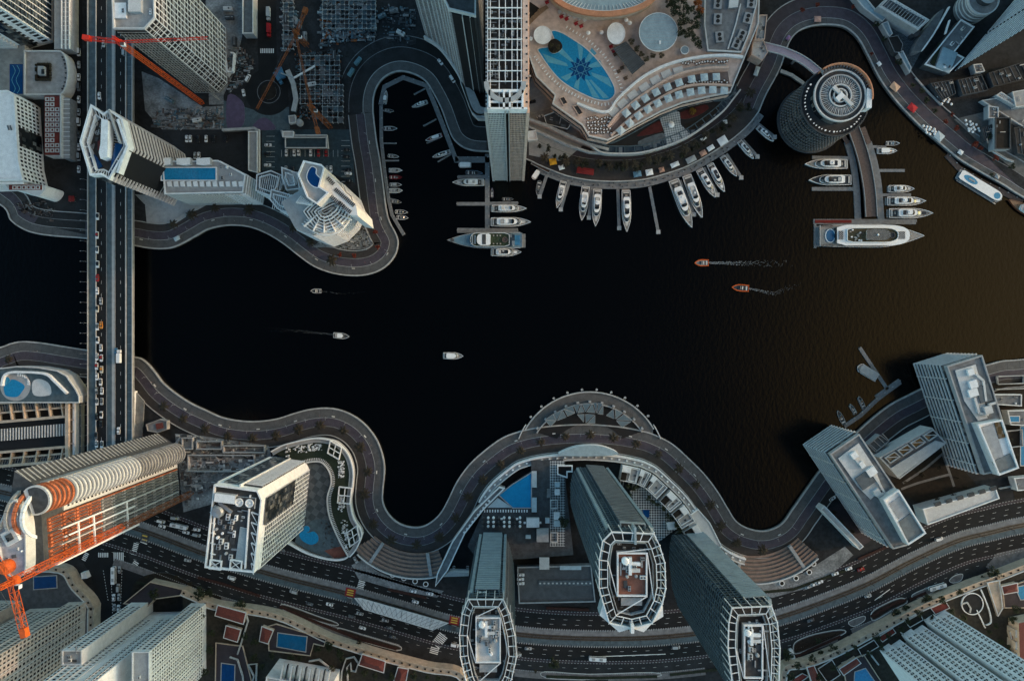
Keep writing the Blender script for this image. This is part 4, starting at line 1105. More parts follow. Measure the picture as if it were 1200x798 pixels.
for x0 in(246,270):
 p=PL([(x0,655),(x0+14,657),(x0+13,668),(x0-1,666)],98);mb.ring(p,.5,97,98.6,WHITE);mb.beam((*p[0],98.3),(*p[2],98.3),.35,WHITE);mb.beam((*p[1],98.3),(*p[3],98.3),.35,WHITE)
mb.build("corner_trusses",t)
plant(t,shrink(ccw(PL([(252,600),(278,604),(272,655),(247,652)],98)),.5),96.6,26,44,1.1)
plant(t,ccw(PL([(280,597),(298,600),(296,615),(279,612)],98)),96.6,5,45,.8)
# ---------------------------------------------------------------- slab tower in the north
Z8=153
x0,x1,ys,yn=569,619,128,-90
body=ccw(rectp(x0,yn,x1,ys,Z8));t=thing("slab_tower","tall slab tower with an open white roof lattice standing at the harbour's head","tower",P(590,190))
bw,bs,be,bn=P(x0,0,Z8)[0],P(0,ys,Z8)[1],P(x1,0,Z8)[0],P(0,yn,Z8)[1]
sl0,sl1=P(591.5,0,Z8)[0],P(596.8,0,Z8)[0]
floors(t,[(bw,bs),(sl0,bs),(sl0,bn),(bw,bn)],-1,146,42,BGLASS,PALE,.15,.7)
floors(t,[(sl1,bs),(be,bs),(be,bn),(sl1,bn)],-1,146,42,BGLASS,PINK,.15,.7)
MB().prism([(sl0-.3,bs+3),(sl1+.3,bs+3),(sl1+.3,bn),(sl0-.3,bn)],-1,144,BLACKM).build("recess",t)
for i,xx in enumerate((sl0+.2,sl1-.2)):MB().wall((xx,bs-1),(xx,bs+3),.5,-1,151,LGREY).build("slot_fin",t)
fins(t,(bw,bs),(sl0,bs),-1,146,12,.35,.3,PALE);fins(t,(sl1,bs),(be,bs),-1,146,12,.35,.3,PINK)
for xx,m_ in((bw,LGREY),(be,PINK)):MB().wall((xx,bs-.8),(xx,bs+2),1.6,-1,149,m_).build("corner_pier",t)
grid(t,(be,bs),(be,bs+150),0,146,24,42,PINK,.8,.7,.6)
MB().prism(shrink(body,.5),146,146.6,DGREY,DARKDK).build("roof",t)
mb=MB()
for px in(571.5,574.5,585,592.3,600,606.3,611):mb.wall(P(px,yn,Z8),P(px,126 if px not in(592.3,)else 94,Z8),.36,151.6,152.4,WHITE)
for k in range(19):y=120-12.3*k;mb.wall(P(571,y,Z8),P(612,y,Z8),.3,152.4,153.0,WHITE)
for k in range(38):y=118-6.1*k;mb.wall(P(571,y,151),P(582,y,151),.25,150.6,151.0,LGREY)
mb.build("roof_lattice",t)
mb=MB()
for k in range(19):
 y=118-12.3*k
 for px in(574.5,592.3,606.3):mb.box(*P(px,y,Z8),146.6,.6,.6,5,0,LGREY)
mb.build("lattice_posts",t)
for(xa,xb,m_)in((569,571,LGREY),(612.5,619,PINK)):
 mb=MB();mb.prism(ccw(rectp(xa,yn,xb,127,Z8)),146.6,152.2,m_)
 mb.build("side_parapet",t)
mb=MB()
for k in range(46):
 y=124-4.7*k
 mb.box(*P(569.8,y,153),152.2,.6,1.0,.12,0,GLASS)
 if k%2:mb.box(*P(617.3,y,153),152.2,.8,.9,.12,0,GLASS)
mb.build("parapet_slots",t)
cx,cy=P(592,96,Z8)
arcp=circle(cx,cy,9.2,18,pi,2*pi)
MB().kerb(arcp[::-1],-1.2,1.2,150.5,153.4,LGREY).build("curved_screen",t)
mb=MB().prism(ccw(rectp(574,105,611,108,Z8)),146.6,153.2,WHITE);mb.build("cross_wall",t)
mb=MB()
for px in(573.5,590.5,597.5,612.5):mb.wall(P(px,106,Z8),P(px,128,Z8),.9,147,153.4,WHITE)
mb.wall(P(573,119,Z8),P(590.5,119,Z8),.6,151,153,WHITE);mb.wall(P(597.5,119,Z8),P(613,119,Z8),.6,151,153,WHITE);mb.wall(P(571,127.4,Z8),P(618,127.4,Z8),.9,147,153.4,WHITE)
mb.build("south_frame",t)
plant(t,ccw(rectp(575,10,610,92,147)),146.6,34,9,1.1)
# ---------------------------------------------------------------- dark curved tower west of it
t=thing("curved_tower","dark glass tower with curving ribbed balconies at the top edge, beside the slab tower","tower",P(540,60))
pp=[(566,108),(545,103),(533,78),(518,58),(500,43),(494,20),(520,-20),(566,-20)]
pz=ccw([P(x,y,0)for x,y in pp])
floors(t,pz,0,120,34,GLASS,mat("tan_slab",(.36,.31,.28),.8),.45,.7)
[fins(t,a_,b_,0,118,3,.7,.6,PALE)for a_,b_ in zip(pz,pz[1:]+pz[:1])if outward(a_,b_)[1]<.2]
MB().ring(shrink(pz,-1.2),.8,118,121,PALE).build("parapet",t)
MB().sheet(pz,120.2,DGREY).build("roof",t)
fins(t,P(552,107),P(566,108),0,118,2,1.2,.5,PALE)
a,b=P(546,103),P(566,108)
MB().wall((a[0],a[1]-1.3),(b[0],b[1]-1.3),.6,2,117,BLACKM).build("glass_panel",t)
t=thing("podium","curved podium roof with pale parapet wrapping the foot of the dark curved tower","building",P(540,110))
cp=spline(PL([(497,43),(515,55),(532,78),(541,95),(551,125),(560,135),(572,133)],5),5)
MB().kerb(cp,-.6,.6,0,6,PALE).build("parapet",t)
MB().prism(ccw(PL([(539,95),(553,132),(560,139),(572,139),(572,128),(563,125),(556,108)],6)),0,6,PALE,LGREY).build("roof",t)
# ---------------------------------------------------------------- north-west group: angular tower, blue-roofed wing, twisted white tower
ZA=84
ra=[(106,122),(121,133),(128,128),(143,139),(151,171),(128,211),(118,205),(105,206),(93,166)]
po=ccw(PL(ra,ZA));t=thing("angular_tower","angular tower with white zigzag crown and striped floors beside the bridge's north end","tower",P(160,190))
STRIPE=mat("tan_rib",(.50,.45,.43),.8,.12)
FT=[(128,211,ZA),(151,171,ZA),(143,139,ZA)]
b0,b1,b2=[P(*q)for q in FT]
# body: everything that can rise above the bridge is carried on the east part; the west wing starts above the carriageway
east=[P(128,211,ZA),P(151,171,ZA),P(143,139,ZA),P(128,128,ZA),P(124,170,ZA)]
floors(t,east,4,ZA-4,19,BLACKM,STRIPE,.1,2.0);MB().sheet(ccw(east),ZA-4.6,DARKDK).build("roof",t)
west=[P(x,y,ZA)for x,y in((106,122),(121,133),(128,128),(124,170),(128,211),(118,205),(105,206),(93,166))]
MB().prism(ccw(west),ZA-26,ZA-5,GLASS,DARKDK,True).build("cantilever_wing",t)
mb=MB();o=outward(b0,b1)
for k in range(21):
 z=8+k*3.6;mb.wall((b0[0]+o[0]*.6,b0[1]+o[1]*.6),(b0[0]+(b1[0]-b0[0])*.22+o[0]*.6,b0[1]+(b1[1]-b0[1])*.22+o[1]*.6),1.4,z,z+.7,STRIPE)
mb.build("balconies",t)
MB().wall((b0[0]+(b1[0]-b0[0])*.12,b0[1]+(b1[1]-b0[1])*.12),(b0[0]+(b1[0]-b0[0])*.9,b0[1]+(b1[1]-b0[1])*.9),.9,30,ZA-2,BLACKM).build("glass_panel",t)
MB().ring(po,1.1,ZA-7,ZA,WHITE).build("crown",t)
MB().ring(shrink(po,3.2),.5,ZA-5,ZA-1.5,WHITE).build("inner_crown",t)
mb=MB();ii=shrink(po,3.2)
for a,b,ia,ib in zip(po,po[1:]+po[:1],ii,ii[1:]+ii[:1]):
 for f in(.15,.5,.85):mb.beam((a[0]+(b[0]-a[0])*f,a[1]+(b[1]-a[1])*f,ZA-.8),(ia[0]+(ib[0]-ia[0])*f,ia[1]+(ib[1]-ia[1])*f,ZA-2),.35,WHITE)
mb.build("crown_ties",t)
MB().prism(PL([(121,140),(129,143),(128,185),(120,187),(118,180),(120,170)],ZA),ZA-5,ZA+2,WHITE).build("lift_tower",t)
MB().prism(PL([(104,178),(112,182),(120,195),(108,202),(101,190)],ZA-4),ZA-5,ZA-4.2,DPOOL).build("blue_glass_roof",t)
MB().prism(PL([(135,168),(144,169),(131,205),(128,203)],ZA-2),ZA-5,ZA-2,SLATE,DPOOL).build("blue_glass_roof",t)
MB().wall(P(128,130,ZA),P(141,168,ZA),1.0,ZA-5,ZA+1,LGREY).build("screen_wall",t)
MB().wall(P(138,140,ZA),P(149,172,ZA),1.4,ZA-5,ZA+.5,WHITE).build("screen_wall",t)
MB().wall(P(149,172,ZA),P(138,203,ZA),1.4,ZA-5,ZA+.5,WHITE).build("screen_wall",t)
MB().prism(PL([(112,165),(119,160),(119,175),(112,175)],ZA),ZA-5,ZA-2,REDB).build("lift_room",t)
mb=MB()
for k in range(12):mb.box(*P(131.5+k*.12,145+k*3.2,ZA),ZA-5,3.2,.5,1.5,-.2,LGREY)
mb.build("louvre",t)
plant(t,shrink(ccw(PL([(98,160),(106,130),(116,140),(112,160),(100,175)],ZA)),.6),ZA-5,11,21,.75)
t,po=roofed("terraced_wing","terraced wing with a long bright blue roof pool between the angular and the twisted towers",[(190,189),(256,188),(288,205),(285,226),(193,228)],0,38,LGREY,LGREY,.8,WHITE,"building")
MB().prism(PL([(189.5,197),(253,197),(253,211),(189.5,211)],38.2),37.64,38.1,DGREY,POOL).build("roof_pool",t)
MB().ring(PL([(188.5,196),(254,196),(254,212.2),(188.5,212.2)],38.2),.6,37.64,38.6,WHITE).build("pool_rim",t)
for x in(192,215,238):
 MB().prism(PL([(x-6,187),(x+10,186),(x+10,194),(x+2,195),(x-6,194)],39),37.6,41.5,LGREY,WHITE).build("roof_pavilion",t)
mb=MB()
for k in range(12):
 x=196+k*7.6;mb.prism(PL([(x,213.5),(x+5,212.5),(x+6,219),(x+1,219)],38),30,38.6,PALE,WHITE)
mb.build("balcony_teeth",t)
for k in range(9):
 MB().prism(shrink(ccw(PL([(257,189),(288,205),(285,227),(262,227)],38)),-.6),3+k*3.9,3.9+k*3.9,WHITE,bottom=True).build("balcony",t)
mb=MB()
for k in range(22):
 x=198+k*3.9;mb.beam((*P(x,228,36),36),(*P(x-3,228,36),8),.8,PALE)
mb.build("slanted_fins",t)
plant(t,ccw(PL([(257,192),(270,196),(272,208),(258,210)],38)),37.64,4,5,.9)
# white tower with the curved face and the gourd-shaped roof pool
ZT=76
core=[(356,188.5),(377,193),(416,239),(419,254),(409,269),(397,277),(376,277),(360,268),(346,258),(353,238),(364,236),(349,205)]
t=thing("white_terraced_tower","white tower with fan-curved balconies and a gourd-shaped roof pool on the peninsula","tower",P(385,240))
# low fan of curved balconies: storeys of growing radius facing south-east
fc=P(372,228,0)
fan0=ccw(PL([(351,250),(362,243),(374,236),(390,228),(404,222),(416,230),(422,246),(414,264),(400,278),(384,284),(366,278)],20))
MB().prism(fan0,0,58,PALE,LGREY).build("wall",t)
for k in range(14):
 MB().prism(shrink(fan0,-.75),3+k*3.7,4.3+k*3.7,WHITE,bottom=True).build("balcony",t)
 MB().prism(shrink(fan0,-.1),4.3+k*3.7,6.7+k*3.7,GLASS).build("window_band",t)
fr=shrink(ccw(PL([(354,248),(366,236),(385,226),(401,221),(412,230),(416,243),(408,258),(396,268),(382,273),(368,268)],60)),0)
MB().prism(fr,58,60,WHITE,GREY).build("roof",t)
for i,(r0,m_)in enumerate(((1,WHITE),(4,WHITE),(7,PALE),(10,WHITE),(13,WHITE),(16,LGREY))):
 MB().ring(shrink(fr,r0*.62),.7,60,61.4+i*.6,m_).build("roof_fin_ring",t)
mb=MB();fcx,fcy=P(380,244,62)
for k in range(7):
 a=-2.3+k*.36;mb.wall((fcx+cos(a)*3,fcy+sin(a)*3),(fcx+cos(a)*19,fcy+sin(a)*15),.5,60,62.5,WHITE)
mb.build("roof_rib",t)
plant(t,[(p[0],p[1])for p in shrink(fr,3)],60,14,97,.7)
for k in range(4):MB().kerb(spline(PL([(354+k*3,262-k*2),(368+k*2,272-k*3),(384,276-k*3.5),(400-k*2,270-k*3),(411-k*3,256-k*2)],59),4),-.3,.3,58,59.6+k*.5,WHITE).build('terrace_tier',t)
# upper slab with the pool
up=ccw(PL([(356,188.5),(377,193),(381,197),(375,219),(386,226),(372,240),(360,232),(349,205)],ZT))
MB().prism(up,40,ZT-.5,PALE,LGREY).build("upper_block",t)
MB().ring(up,.9,ZT-.55,ZT+1.0,WHITE).build("parapet",t)
gourd=spline(PL([(365,196),(370,198),(370,204),(375,210),(375.5,217),(371,219.5),(364,216),(360,209),(361,202)],ZT),5,True)
MB().prism(gourd,ZT-.5,ZT-.2,DPOOL,DPOOL).build("roof_pool",t)
MB().ring(shrink(ccw(gourd),-.5),.5,ZT-.5,ZT-.05,WHITE).build("pool_rim",t)
wing=ccw(PL([(378,195),(417,241),(419,253),(408,251),(383,227),(374,220),(377,208)],70))
MB().prism(wing,20,69.5,WHITE,WHITE).build("stair_wing",t)
a,b=P(381,205,70),P(413,243,70)
mb=MB()
for ln in((384,209,392,217),(393,222,416,242),(386,229,412,250),(398,238,404,243)):
 p,q2=P(ln[0],ln[1],70),P(ln[2],ln[3],70);L=hypot(q2[0]-p[0],q2[1]-p[1]);n=int(L/1.1);an=atan2(q2[1]-p[1],q2[0]-p[0])
 for i in range(n):mb.box(p[0]+(q2[0]-p[0])*i/n,p[1]+(q2[1]-p[1])*i/n,69.5,.6,2.4,.3,an,DGREY)
mb.build("roof_louvre",t)
MB().prism(PL([(349,222),(357,216),(369,232),(362,240)],66),30,66,WHITE,LGREY).build("stair_block",t)
mb=MB()
for k in range(8):mb.wall(P(347+k*1.8,238-k*.1+k*.3,66.5),P(353+k*1.8,230+k*1.4,66.5),.5,64,67,WHITE)
mb.build("roof_pergola",t)
# stepped terraces to the west
for i,(pts,z1,rm)in enumerate((([(301,205),(318,200),(334,207),(330,222),(322,232),(300,224)],34,SLATE),([(318,222),(340,228),(350,240),(344,252),(326,246),(316,234)],42,LGREY),
        ([(330,196),(349,203),(352,222),(336,224),(331,210)],38,LGREY),([(338,232),(352,224),(366,240),(352,256),(340,250)],50,PALE))):
 p_=ccw(PL(pts,z1));MB().prism(p_,0,z1,PALE,rm).build("terrace_block",t);MB().ring(p_,.7,z1,z1+1.1,WHITE).build("terrace_parapet",t)
 c_=shrink(p_,2.5);MB().ring(c_,.5,z1,z1+2.4,WHITE).build("terrace_pergola",t)
 plant(t,shrink(p_,2),z1,9,60+i,.7);xs_=[p[0]for p in p_];ys_=[p[1]for p in p_];mb=MB()
 for k in range(11):x_=min(xs_)+(max(xs_)-min(xs_))*(.12+.07*k);mb.wall((x_,min(ys_)+3.5),(x_+2,max(ys_)-3.5),.32,z1+1.6,z1+1.9,WHITE)
 mb.build('pergola_slats',t)
 for k in range(6):MB().prism(shrink(p_,-.5),3+k*(z1-4)/6,4.2+k*(z1-4)/6,WHITE,bottom=True).build("balcony",t)
# ---------------------------------------------------------------- west edge: two white towers, round terrace
t=thing("white_balcony_tower","white tower with a dark window strip in the top left corner of the photo","tower",P(35,20))
pz=ccw(PL([(-20,-40),(63,-12),(63,50),(30,59),(-20,59)]))
MB().prism(pz,0,130,WHITE,LGREY).build("wall",t)
e0,e1=P(63,50),P(63,-12)
grid(t,e0,e1,3,128,9,36,WHITE,.5,.6,.8)
MB().wall((e0[0]+.1,e0[1]+1),(e1[0]+.1,e1[1]),.5,3,127,BGLASS).build("window_band",t)
s0,s1=P(30,59),P(63,50)
punched(t,s0,s1,3,128,3,30,.55,.6)
MB().wall(P(34,58.6),P(47,55),1.2,3,127,GLASS).build("glass_panel",t)
mb=MB();o=outward(s0,s1)
for k in range(36):mb.wall((s0[0]-16,s0[1]-1.1),(s0[0],s0[1]-1.1),2.2,4+k*3.4,5.2+k*3.4,PALE)
mb.build("balconies",t)
t=thing("podium","grey podium deck with white pergola strips below the top left tower","building",P(73,30))
MB().prism(ccw(rectp(63.5,-60,83,58,9)),0,9,LGREY,LGREY).build("wall",t)
for x in(73,77.5,82):MB().wall(P(x,-60,9.2),P(x,58,9.2),.5,9,10.4,WHITE).build("parapet",t)
mb=MB()
for k in range(20):mb.wall(P(72.5,-50+k*5.4,9.2),P(83.5,-50+k*5.4,9.2),.3,9.4,9.9,WHITE)
mb.build("pergola",t)
t=thing("round_terrace","pale terrace with a round east end and a square pavilion bed, north-west","terrace",P(56,86))
tp=PL([(29,60),(70,60)],9)+[P(70+11*sin(a),86-26*cos(a),9)for a in[pi*k/16 for k in range(1,16)]]+PL([(70,112),(29,112)],9)
MB().prism(tp,0,9,PALE,pattern("cream_slabs",(.34,.33,.32),(.31,.30,.29),'brick',.3,mortar=(.2,.2,.2),msize=.01)).build("deck",t)
MB().ring(ccw(tp),.8,9,10.1,PALE).build("parapet",t)
MB().prism(ccw(rectp(43.5,76,60,94.5,9)),9,9.6,DGREY,SOIL).build("planting_bed",t)
MB().prism(ccw(rectp(48,80,55,90,9)),9.6,12.5,LGREY,LGREY).build("pavilion",t)
MB().prism(ccw(rectp(49.5,82,53.5,88,12)),12.5,13,WHITE,GLASS).build("skylight",t)
q=random.Random(5);mb=MB()
for _ in range(60):
 e=q.choice((0,1,2,3));u=q.random();x,y=((43.5+16.5*u,76)if e==0 else(43.5+16.5*u,94.5)if e==1 else(43.5,76+18.5*u)if e==2 else(60,76+18.5*u))
 xx,yy=P(x,y,9);mb.lathe(xx,yy,[(.75,9.5),(.9,10.2),(.4,10.9),(0,11)],LEAF,7)
mb.build("hedge",t)
for k in range(9):
 a=.5+k*.27;MB().box(*P(70+7.5*sin(a),86-21*cos(a),9),9,.9,.9,.8,.3,DGREY).build("planter",t)
t=thing("pool_deck","grey dotted deck with a narrow dark blue pool at the left edge","terrace",P(14,80))
MB().prism(ccw(rectp(-30,44,29,112,8)),0,8,LGREY,pattern("dotted_slabs",(.30,.31,.31),(.25,.26,.26),'brick',.42,mortar=(.13,.14,.14),msize=.05)).build("deck",t)
MB().prism(ccw(rectp(11.3,75.5,27,110.5,8)),8,8.1,KERB,DPOOL).build("pool",t)
mb=MB()
for px in(15,20):mb.kerb(spline(PL([(px,77),(px+3,84),(px-1,94),(px+3,104),(px,110)],8),4),-.15,.15,8.1,8.14,LPOOL)
mb.build("pool_lines",t)
t,po=roofed("white_tower","white low tower with square windows and a roof emblem at the left edge",[(-40,108),(9,106),(17,112),(22,190),(27,211),(-40,213)],0,26,WHITE,WHITE,1.0,WHITE,"building")
e0,e1=P(27,211,26),P(17,112,26)
punched(t,P(22,190,26),e1,2,25,17,6,.55,.6);punched(t,e0,P(22,190,26),2,25,4,6,.5,.55)
MB().wall((P(20,170,26)[0]+.35,P(20,170,26)[1]),(P(18.6,148,26)[0]+.35,P(18.6,148,26)[1]),.5,1,24,GLASS).build("glass_panel",t)
s0,s1=P(-40,213,26),e0
for k in range(6):MB().wall((s0[0],s0[1]-1.2),(s1[0]-2,s1[1]-1.2),1.4,2+k*4,3.2+k*4,WHITE).build("balcony",t)
mb=MB()
for x in(9.5,12.5):mb.box(*P(x,150,26),25.7,1.0,3.2,.3,.3,SLATE)
mb.build("roof_emblem",t)
t=thing("bay_balcony","curved white balcony block with a red roof panel at the foot of the left-edge tower","building",P(30,217))
bb=spline(PL([(8,214),(10,221),(30,225),(42,230),(50,226),(52,217),(30,216)],20),4,True)
MB().prism(bb,0,20,WHITE,PALE).build("wall",t)
MB().prism(ccw(rectp(11,217,50,223,20)),20,20.5,WHITE,REDB).build("red_roof",t)
mb=MB()
for k in range(6):mb.ring(ccw(rectp(15+k*5.5,218,19.5+k*5.5,222,20.5)),.4,20.5,21.0,PALE)
mb.build("skylights",t)
t=thing("red_terrace","red paved terrace with rows of pale square planters, north-west","terrace",P(62,150))
MB().prism(ccw(rectp(52,112.5,71,182,10)),0,10,PALE,REDB).build("deck",t)
mb=MB()
for i in range(3):
 for j in range(11):
  if i==2 and(j<2 or 6<j<9):continue
  mb.ring(ccw(rectp(53.5+i*5.8,114.5+j*6,58+i*5.8,119+j*6,10)),.55,10,10.6,PALE)
mb.build("planters",t)
MB().wall(P(72.5,112,10),P(72.5,185,10),1.0,0,11.5,PALE).build("parapet",t)
MB().prism(ccw(rectp(74,115,81.5,186,9)),0,9,GREY,LGREY).build("side_deck",t)
mb=MB()
for k in range(13):mb.wall(P(73,117+k*5.4,9.5),P(82,117+k*5.4,9.5),.3,9.4,9.9,WHITE)
mb.build("pergola",t)
# ---------------------------------------------------------------- unfinished concrete tower in the north-west
ZC=104
t=thing("concrete_frame_tower","unfinished concrete frame tower with white grid sides behind the red crane","tower",P(220,90))
po=ccw(PL([(120,-60),(178,-60),(180,20),(168,33),(131,33),(129,-10)],ZC))
floors(t,po,0,ZC-3,30,BLACKM,RAWC,.1,.45,band='open_storey')
n=len(po)
A=P(168,33,ZC);B=P(180,20,ZC);Cc=P(178,-60,ZC);D=P(131,33,ZC)
grid(t,A,B,2,ZC-2,3,22,WHITE,.2,.5,.5);grid(t,B,Cc,2,ZC-2,11,22,WHITE,.2,.6,.6)
fins(t,D,A,2,ZC-8,9,.5,.25,RAWC,"formwork_fins")
MB().sheet(po,ZC-2.9,LGREY).build("roof",t);MB().ring(po,.7,ZC-3,ZC-1,PALE).build("parapet",t)
MB().prism(PL([(150,-8),(165,-8),(165,14),(150,14)],ZC),ZC-3,ZC,LGREY,PALE).build("lift_core",t)
MB().prism(PL([(132,2),(146,2),(146,20),(132,20)],ZC),ZC-3,ZC-1.5,PALE,WHITE).build("deck_slab",t)
plant(t,shrink(po,2),ZC-2.9,16,31,.9)
mb=MB()
for k in range(30):
 f=k/30;p0=P(190+55*f,40+68*f,25);mb.beam((*p0,2+R.random()*10),(p0[0]+R.uniform(-3,3),p0[1]+R.uniform(-3,3),14+R.random()*14),.3,RAWC)
mb.build("scaffold",t)
t,po=roofed("site_building","long grey site building at the top edge, left of the roundabout road",[(284,-40),(297,-40),(297,40),(284,40)],0,8,LGREY,SLATE,.7,PALE)
# ---------------------------------------------------------------- building under construction, south-west (sunset-orange top)
ZO=155
t=thing("construction_tower","huge unfinished tower with an arched crest and sunset-orange upper bays, lower left","tower",P(160,560))
NEo,SEo,SWo,NWo=P(207,522),P(211,588),P(172,602),P(186,508)
MB().prism(ccw([NEo,SEo,SWo,NWo]),0,ZO-10,DGREY,DGREY).build("wall",t)
# ground plan frame along the east face: u from north (0) to south (1)
def ef(u,out_=0.0):
 o=outward(SEo,NEo);return(NEo[0]+(SEo[0]-NEo[0])*u+o[0]*out_,NEo[1]+(SEo[1]-NEo[1])*u+o[1]*out_)
lo,hi=6,ZO-34            # grey storeys, then bays painted sunset-orange near the top
def bay(u0,u1,n,dep,m_,z0,z1,name="bay_column"):
 for i in range(n):
  a,b=ef(u0+(u1-u0)*(i+.12)/n),ef(u0+(u1-u0)*(i+.88)/n);ao,bo=ef(u0+(u1-u0)*(i+.22)/n,dep),ef(u0+(u1-u0)*(i+.78)/n,dep)
  mb=MB().prism(ccw([a,ao,bo,b]),z0,z1,m_);mb.build(name,t)
# barrel of ribs at the north end: half-round bay with a ring at each storey
bc=ef(.13);br_=7.4
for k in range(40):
 z=3+k*3.7;m_=SUNSET if 128<z<145 else(RAWC if z<60 else PALE)
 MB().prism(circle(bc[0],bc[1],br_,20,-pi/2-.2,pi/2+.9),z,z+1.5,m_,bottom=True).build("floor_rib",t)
MB().prism(circle(bc[0],bc[1],br_-.9,20,-pi/2,pi/2+.6),0,ZO-6,DGREY).build("barrel_core",t)
a,b=ef(.38,.5),ef(.26,.5)
MB().prism(ccw([ef(.26),ef(.26,.6),ef(.38,.6),ef(.38)]),2,128,PALE).build("stair_wall",t)
punched(t,ef(.37,.62),ef(.27,.62),6,126,1,34,.45,.45)
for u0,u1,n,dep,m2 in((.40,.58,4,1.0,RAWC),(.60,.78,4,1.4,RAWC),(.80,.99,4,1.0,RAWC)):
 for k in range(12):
  z0=3+k*11.6;mm=SUNSET if z0+(.9-u0)*20>96 else m2  # orange above a slanting line imitates sun on the upper bays
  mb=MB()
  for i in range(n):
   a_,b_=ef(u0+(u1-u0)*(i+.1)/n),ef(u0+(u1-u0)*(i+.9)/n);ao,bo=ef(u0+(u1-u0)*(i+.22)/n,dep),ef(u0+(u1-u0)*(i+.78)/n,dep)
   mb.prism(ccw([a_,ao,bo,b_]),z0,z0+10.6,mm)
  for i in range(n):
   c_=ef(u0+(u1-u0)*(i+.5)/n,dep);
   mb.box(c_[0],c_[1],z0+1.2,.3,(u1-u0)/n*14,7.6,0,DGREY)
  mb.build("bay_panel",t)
for u in(.40,.59,.79):MB().wall(ef(u,.2),ef(u+.012,.2),3.0,4,ZO-22,PALE if u>.5 else SUNSET).build("string_wall",t)
for zz in(70,104,118):MB().wall(ef(.6,1.6),ef(.99,1.6),.8,zz,zz+1.0,WHITE).build("string_course",t)
for u in(.58,.70):MB().wall(ef(u,1.7),ef(u+.02,1.7),1.0,62,ZO-24,WHITE).build("white_strip",t)
MB().wall(ef(.99,2.2),ef(1.02,2.2),1.4,60,ZO-16,WHITE).build("white_strip",t)
# north face: grey storeys with little brackets
for k in range(38):MB().wall(NWo,(NEo[0]-2,NEo[1]),1.5,3+k*3.8,3.9+k*3.8,LGREY).build("floor_slab",t)
MB().wall((NWo[0],NWo[1]+.25),(NEo[0]-2,NEo[1]+.25),.5,2,144,DGREY).build("north_wall",t)
mb=MB()
for k in range(30):x=NWo[0]+(NEo[0]-NWo[0])*(k+.5)/30;mb.wall((x,NEo[1]+1),(x,NEo[1]+2.4),.5,60,140,LGREY)
mb.build("brackets",t)
# crest: arched fins and the round-ended roof slab
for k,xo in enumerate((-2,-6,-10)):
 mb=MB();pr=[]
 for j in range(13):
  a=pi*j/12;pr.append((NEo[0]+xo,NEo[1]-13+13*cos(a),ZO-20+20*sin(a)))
 for p0,p1 in zip(pr,pr[1:]):mb.beam(p0,p1,1.5,(WHITE,SUNSET,RAWC)[k])
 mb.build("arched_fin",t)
slab=spline([(NEo[0]-8,NEo[1]-4),(NEo[0]-3,NEo[1]-14),(NEo[0]-2,NEo[1]-28),(NEo[0]-3,SEo[1]-1),(NEo[0]-12,SEo[1]),(NEo[0]-16,NEo[1]-20)],4,True)
MB().prism(slab,ZO-10,ZO-4,PALE,mat("pale_pink_roof",(.44,.42,.44),.8,.2)).build("roof",t)
MB().ring(ccw(slab),.6,ZO-4.1,ZO-2.8,PALE).build("parapet",t)
rx,ry=NEo[0]-9,NEo[1]-22
MB().box(rx,ry,ZO-4,7,7,2.5,.5,WHITE,PALE).build("lift_room",t)
MB().box(rx,ry,ZO-1.5,3.4,3.4,.4,.5,DGREY,GLASS).build("skylight",t)
MB().lathe(NEo[0]-11,SEo[1]+3,[(3.5,ZO-4),(3.5,ZO-.5),(2.2,ZO+.8),(0,ZO+1)],ORANGE,16).build("tank",t)
plant(t,shrink(ccw(slab),2),ZO-4,10,71,.7)
for k in range(5):MB().beam((*ef(.5+k*.1,.5),ZO-30+k),(*ef(.52+k*.1,7),ZO-24+k),.4,RUST).build("outrigger",t)
# ---------------------------------------------------------------- cranes
def crane(label,base,z,slew_r,jibs,m_,name="tower_crane",mw=2.4,mm=None,z0=0):
 """jibs: list of (tip px, tip z, width, counterweight?)"""
 t=thing(name,label,"crane",P(*base),z0)
 b=P(*base);top=P(*slew_r,z)
 mid_=tuple((p+q_)/2 for p,q_ in zip((*b,z0),(*top,z-1.5)))
 lattice(MB(),(*b,z0),mid_,mw,mm or m_,mw*1.6,.26).build("mast",t);lattice(MB(),mid_,(*top,z-1.5),mw,(mm if m_ is REDO else m_)or m_,mw*1.6,.26).build("mast",t)
 MB().lathe(top[0],top[1],[(mw*.8,z-2),(mw*.8,z),(mw*.5,z+.5),(0,z+.5)],m_,14).build("slew_ring",t)
 MB().box(top[0]+mw,top[1]-mw*.7,z-.3,2.2,1.7,2.4,0,WHITE,GLASS).build("cab",t)
 ap=(top[0],top[1],z+mw*3.0)
 mb=lattice(MB(),(top[0],top[1],z),ap,mw*.6,m_,None,.3);mb.build("a_frame",t)
 for(tip,tz,wd,cw)in jibs:
  q=P(*tip,tz)
  lattice(MB(),(top[0],top[1],z+.9),(*q,tz),wd,m_,wd*1.7,.22,tri=not cw).build("counter_jib" if cw else "jib",t)
  mid=(top[0]+(q[0]-top[0])*.8,top[1]+(q[1]-top[1])*.8,z+.9+(tz-z-.9)*.8+wd*.5)
  MB().beam(ap,mid,.16,DGREY).build("pendant",t)
  if cw:
   MB().box(q[0],q[1],tz-1.6,4.0,2.6,3.0,atan2(q[1]-top[1],q[0]-top[0]),m_,m_ if cw!=2 else LGREY).build("counterweight",t)
  else:
   h=(top[0]+(q[0]-top[0])*.6,top[1]+(q[1]-top[1])*.6,z+.3);MB().tube(h,(h[0],h[1],max(z0+2,h[2]-18)),.09,.09,DGREY,5).build("hoist_rope",t)
   MB().box(h[0],h[1],h[2]-.6,1.6,1.6,.9,0,DGREY).build("trolley",t)
 return t
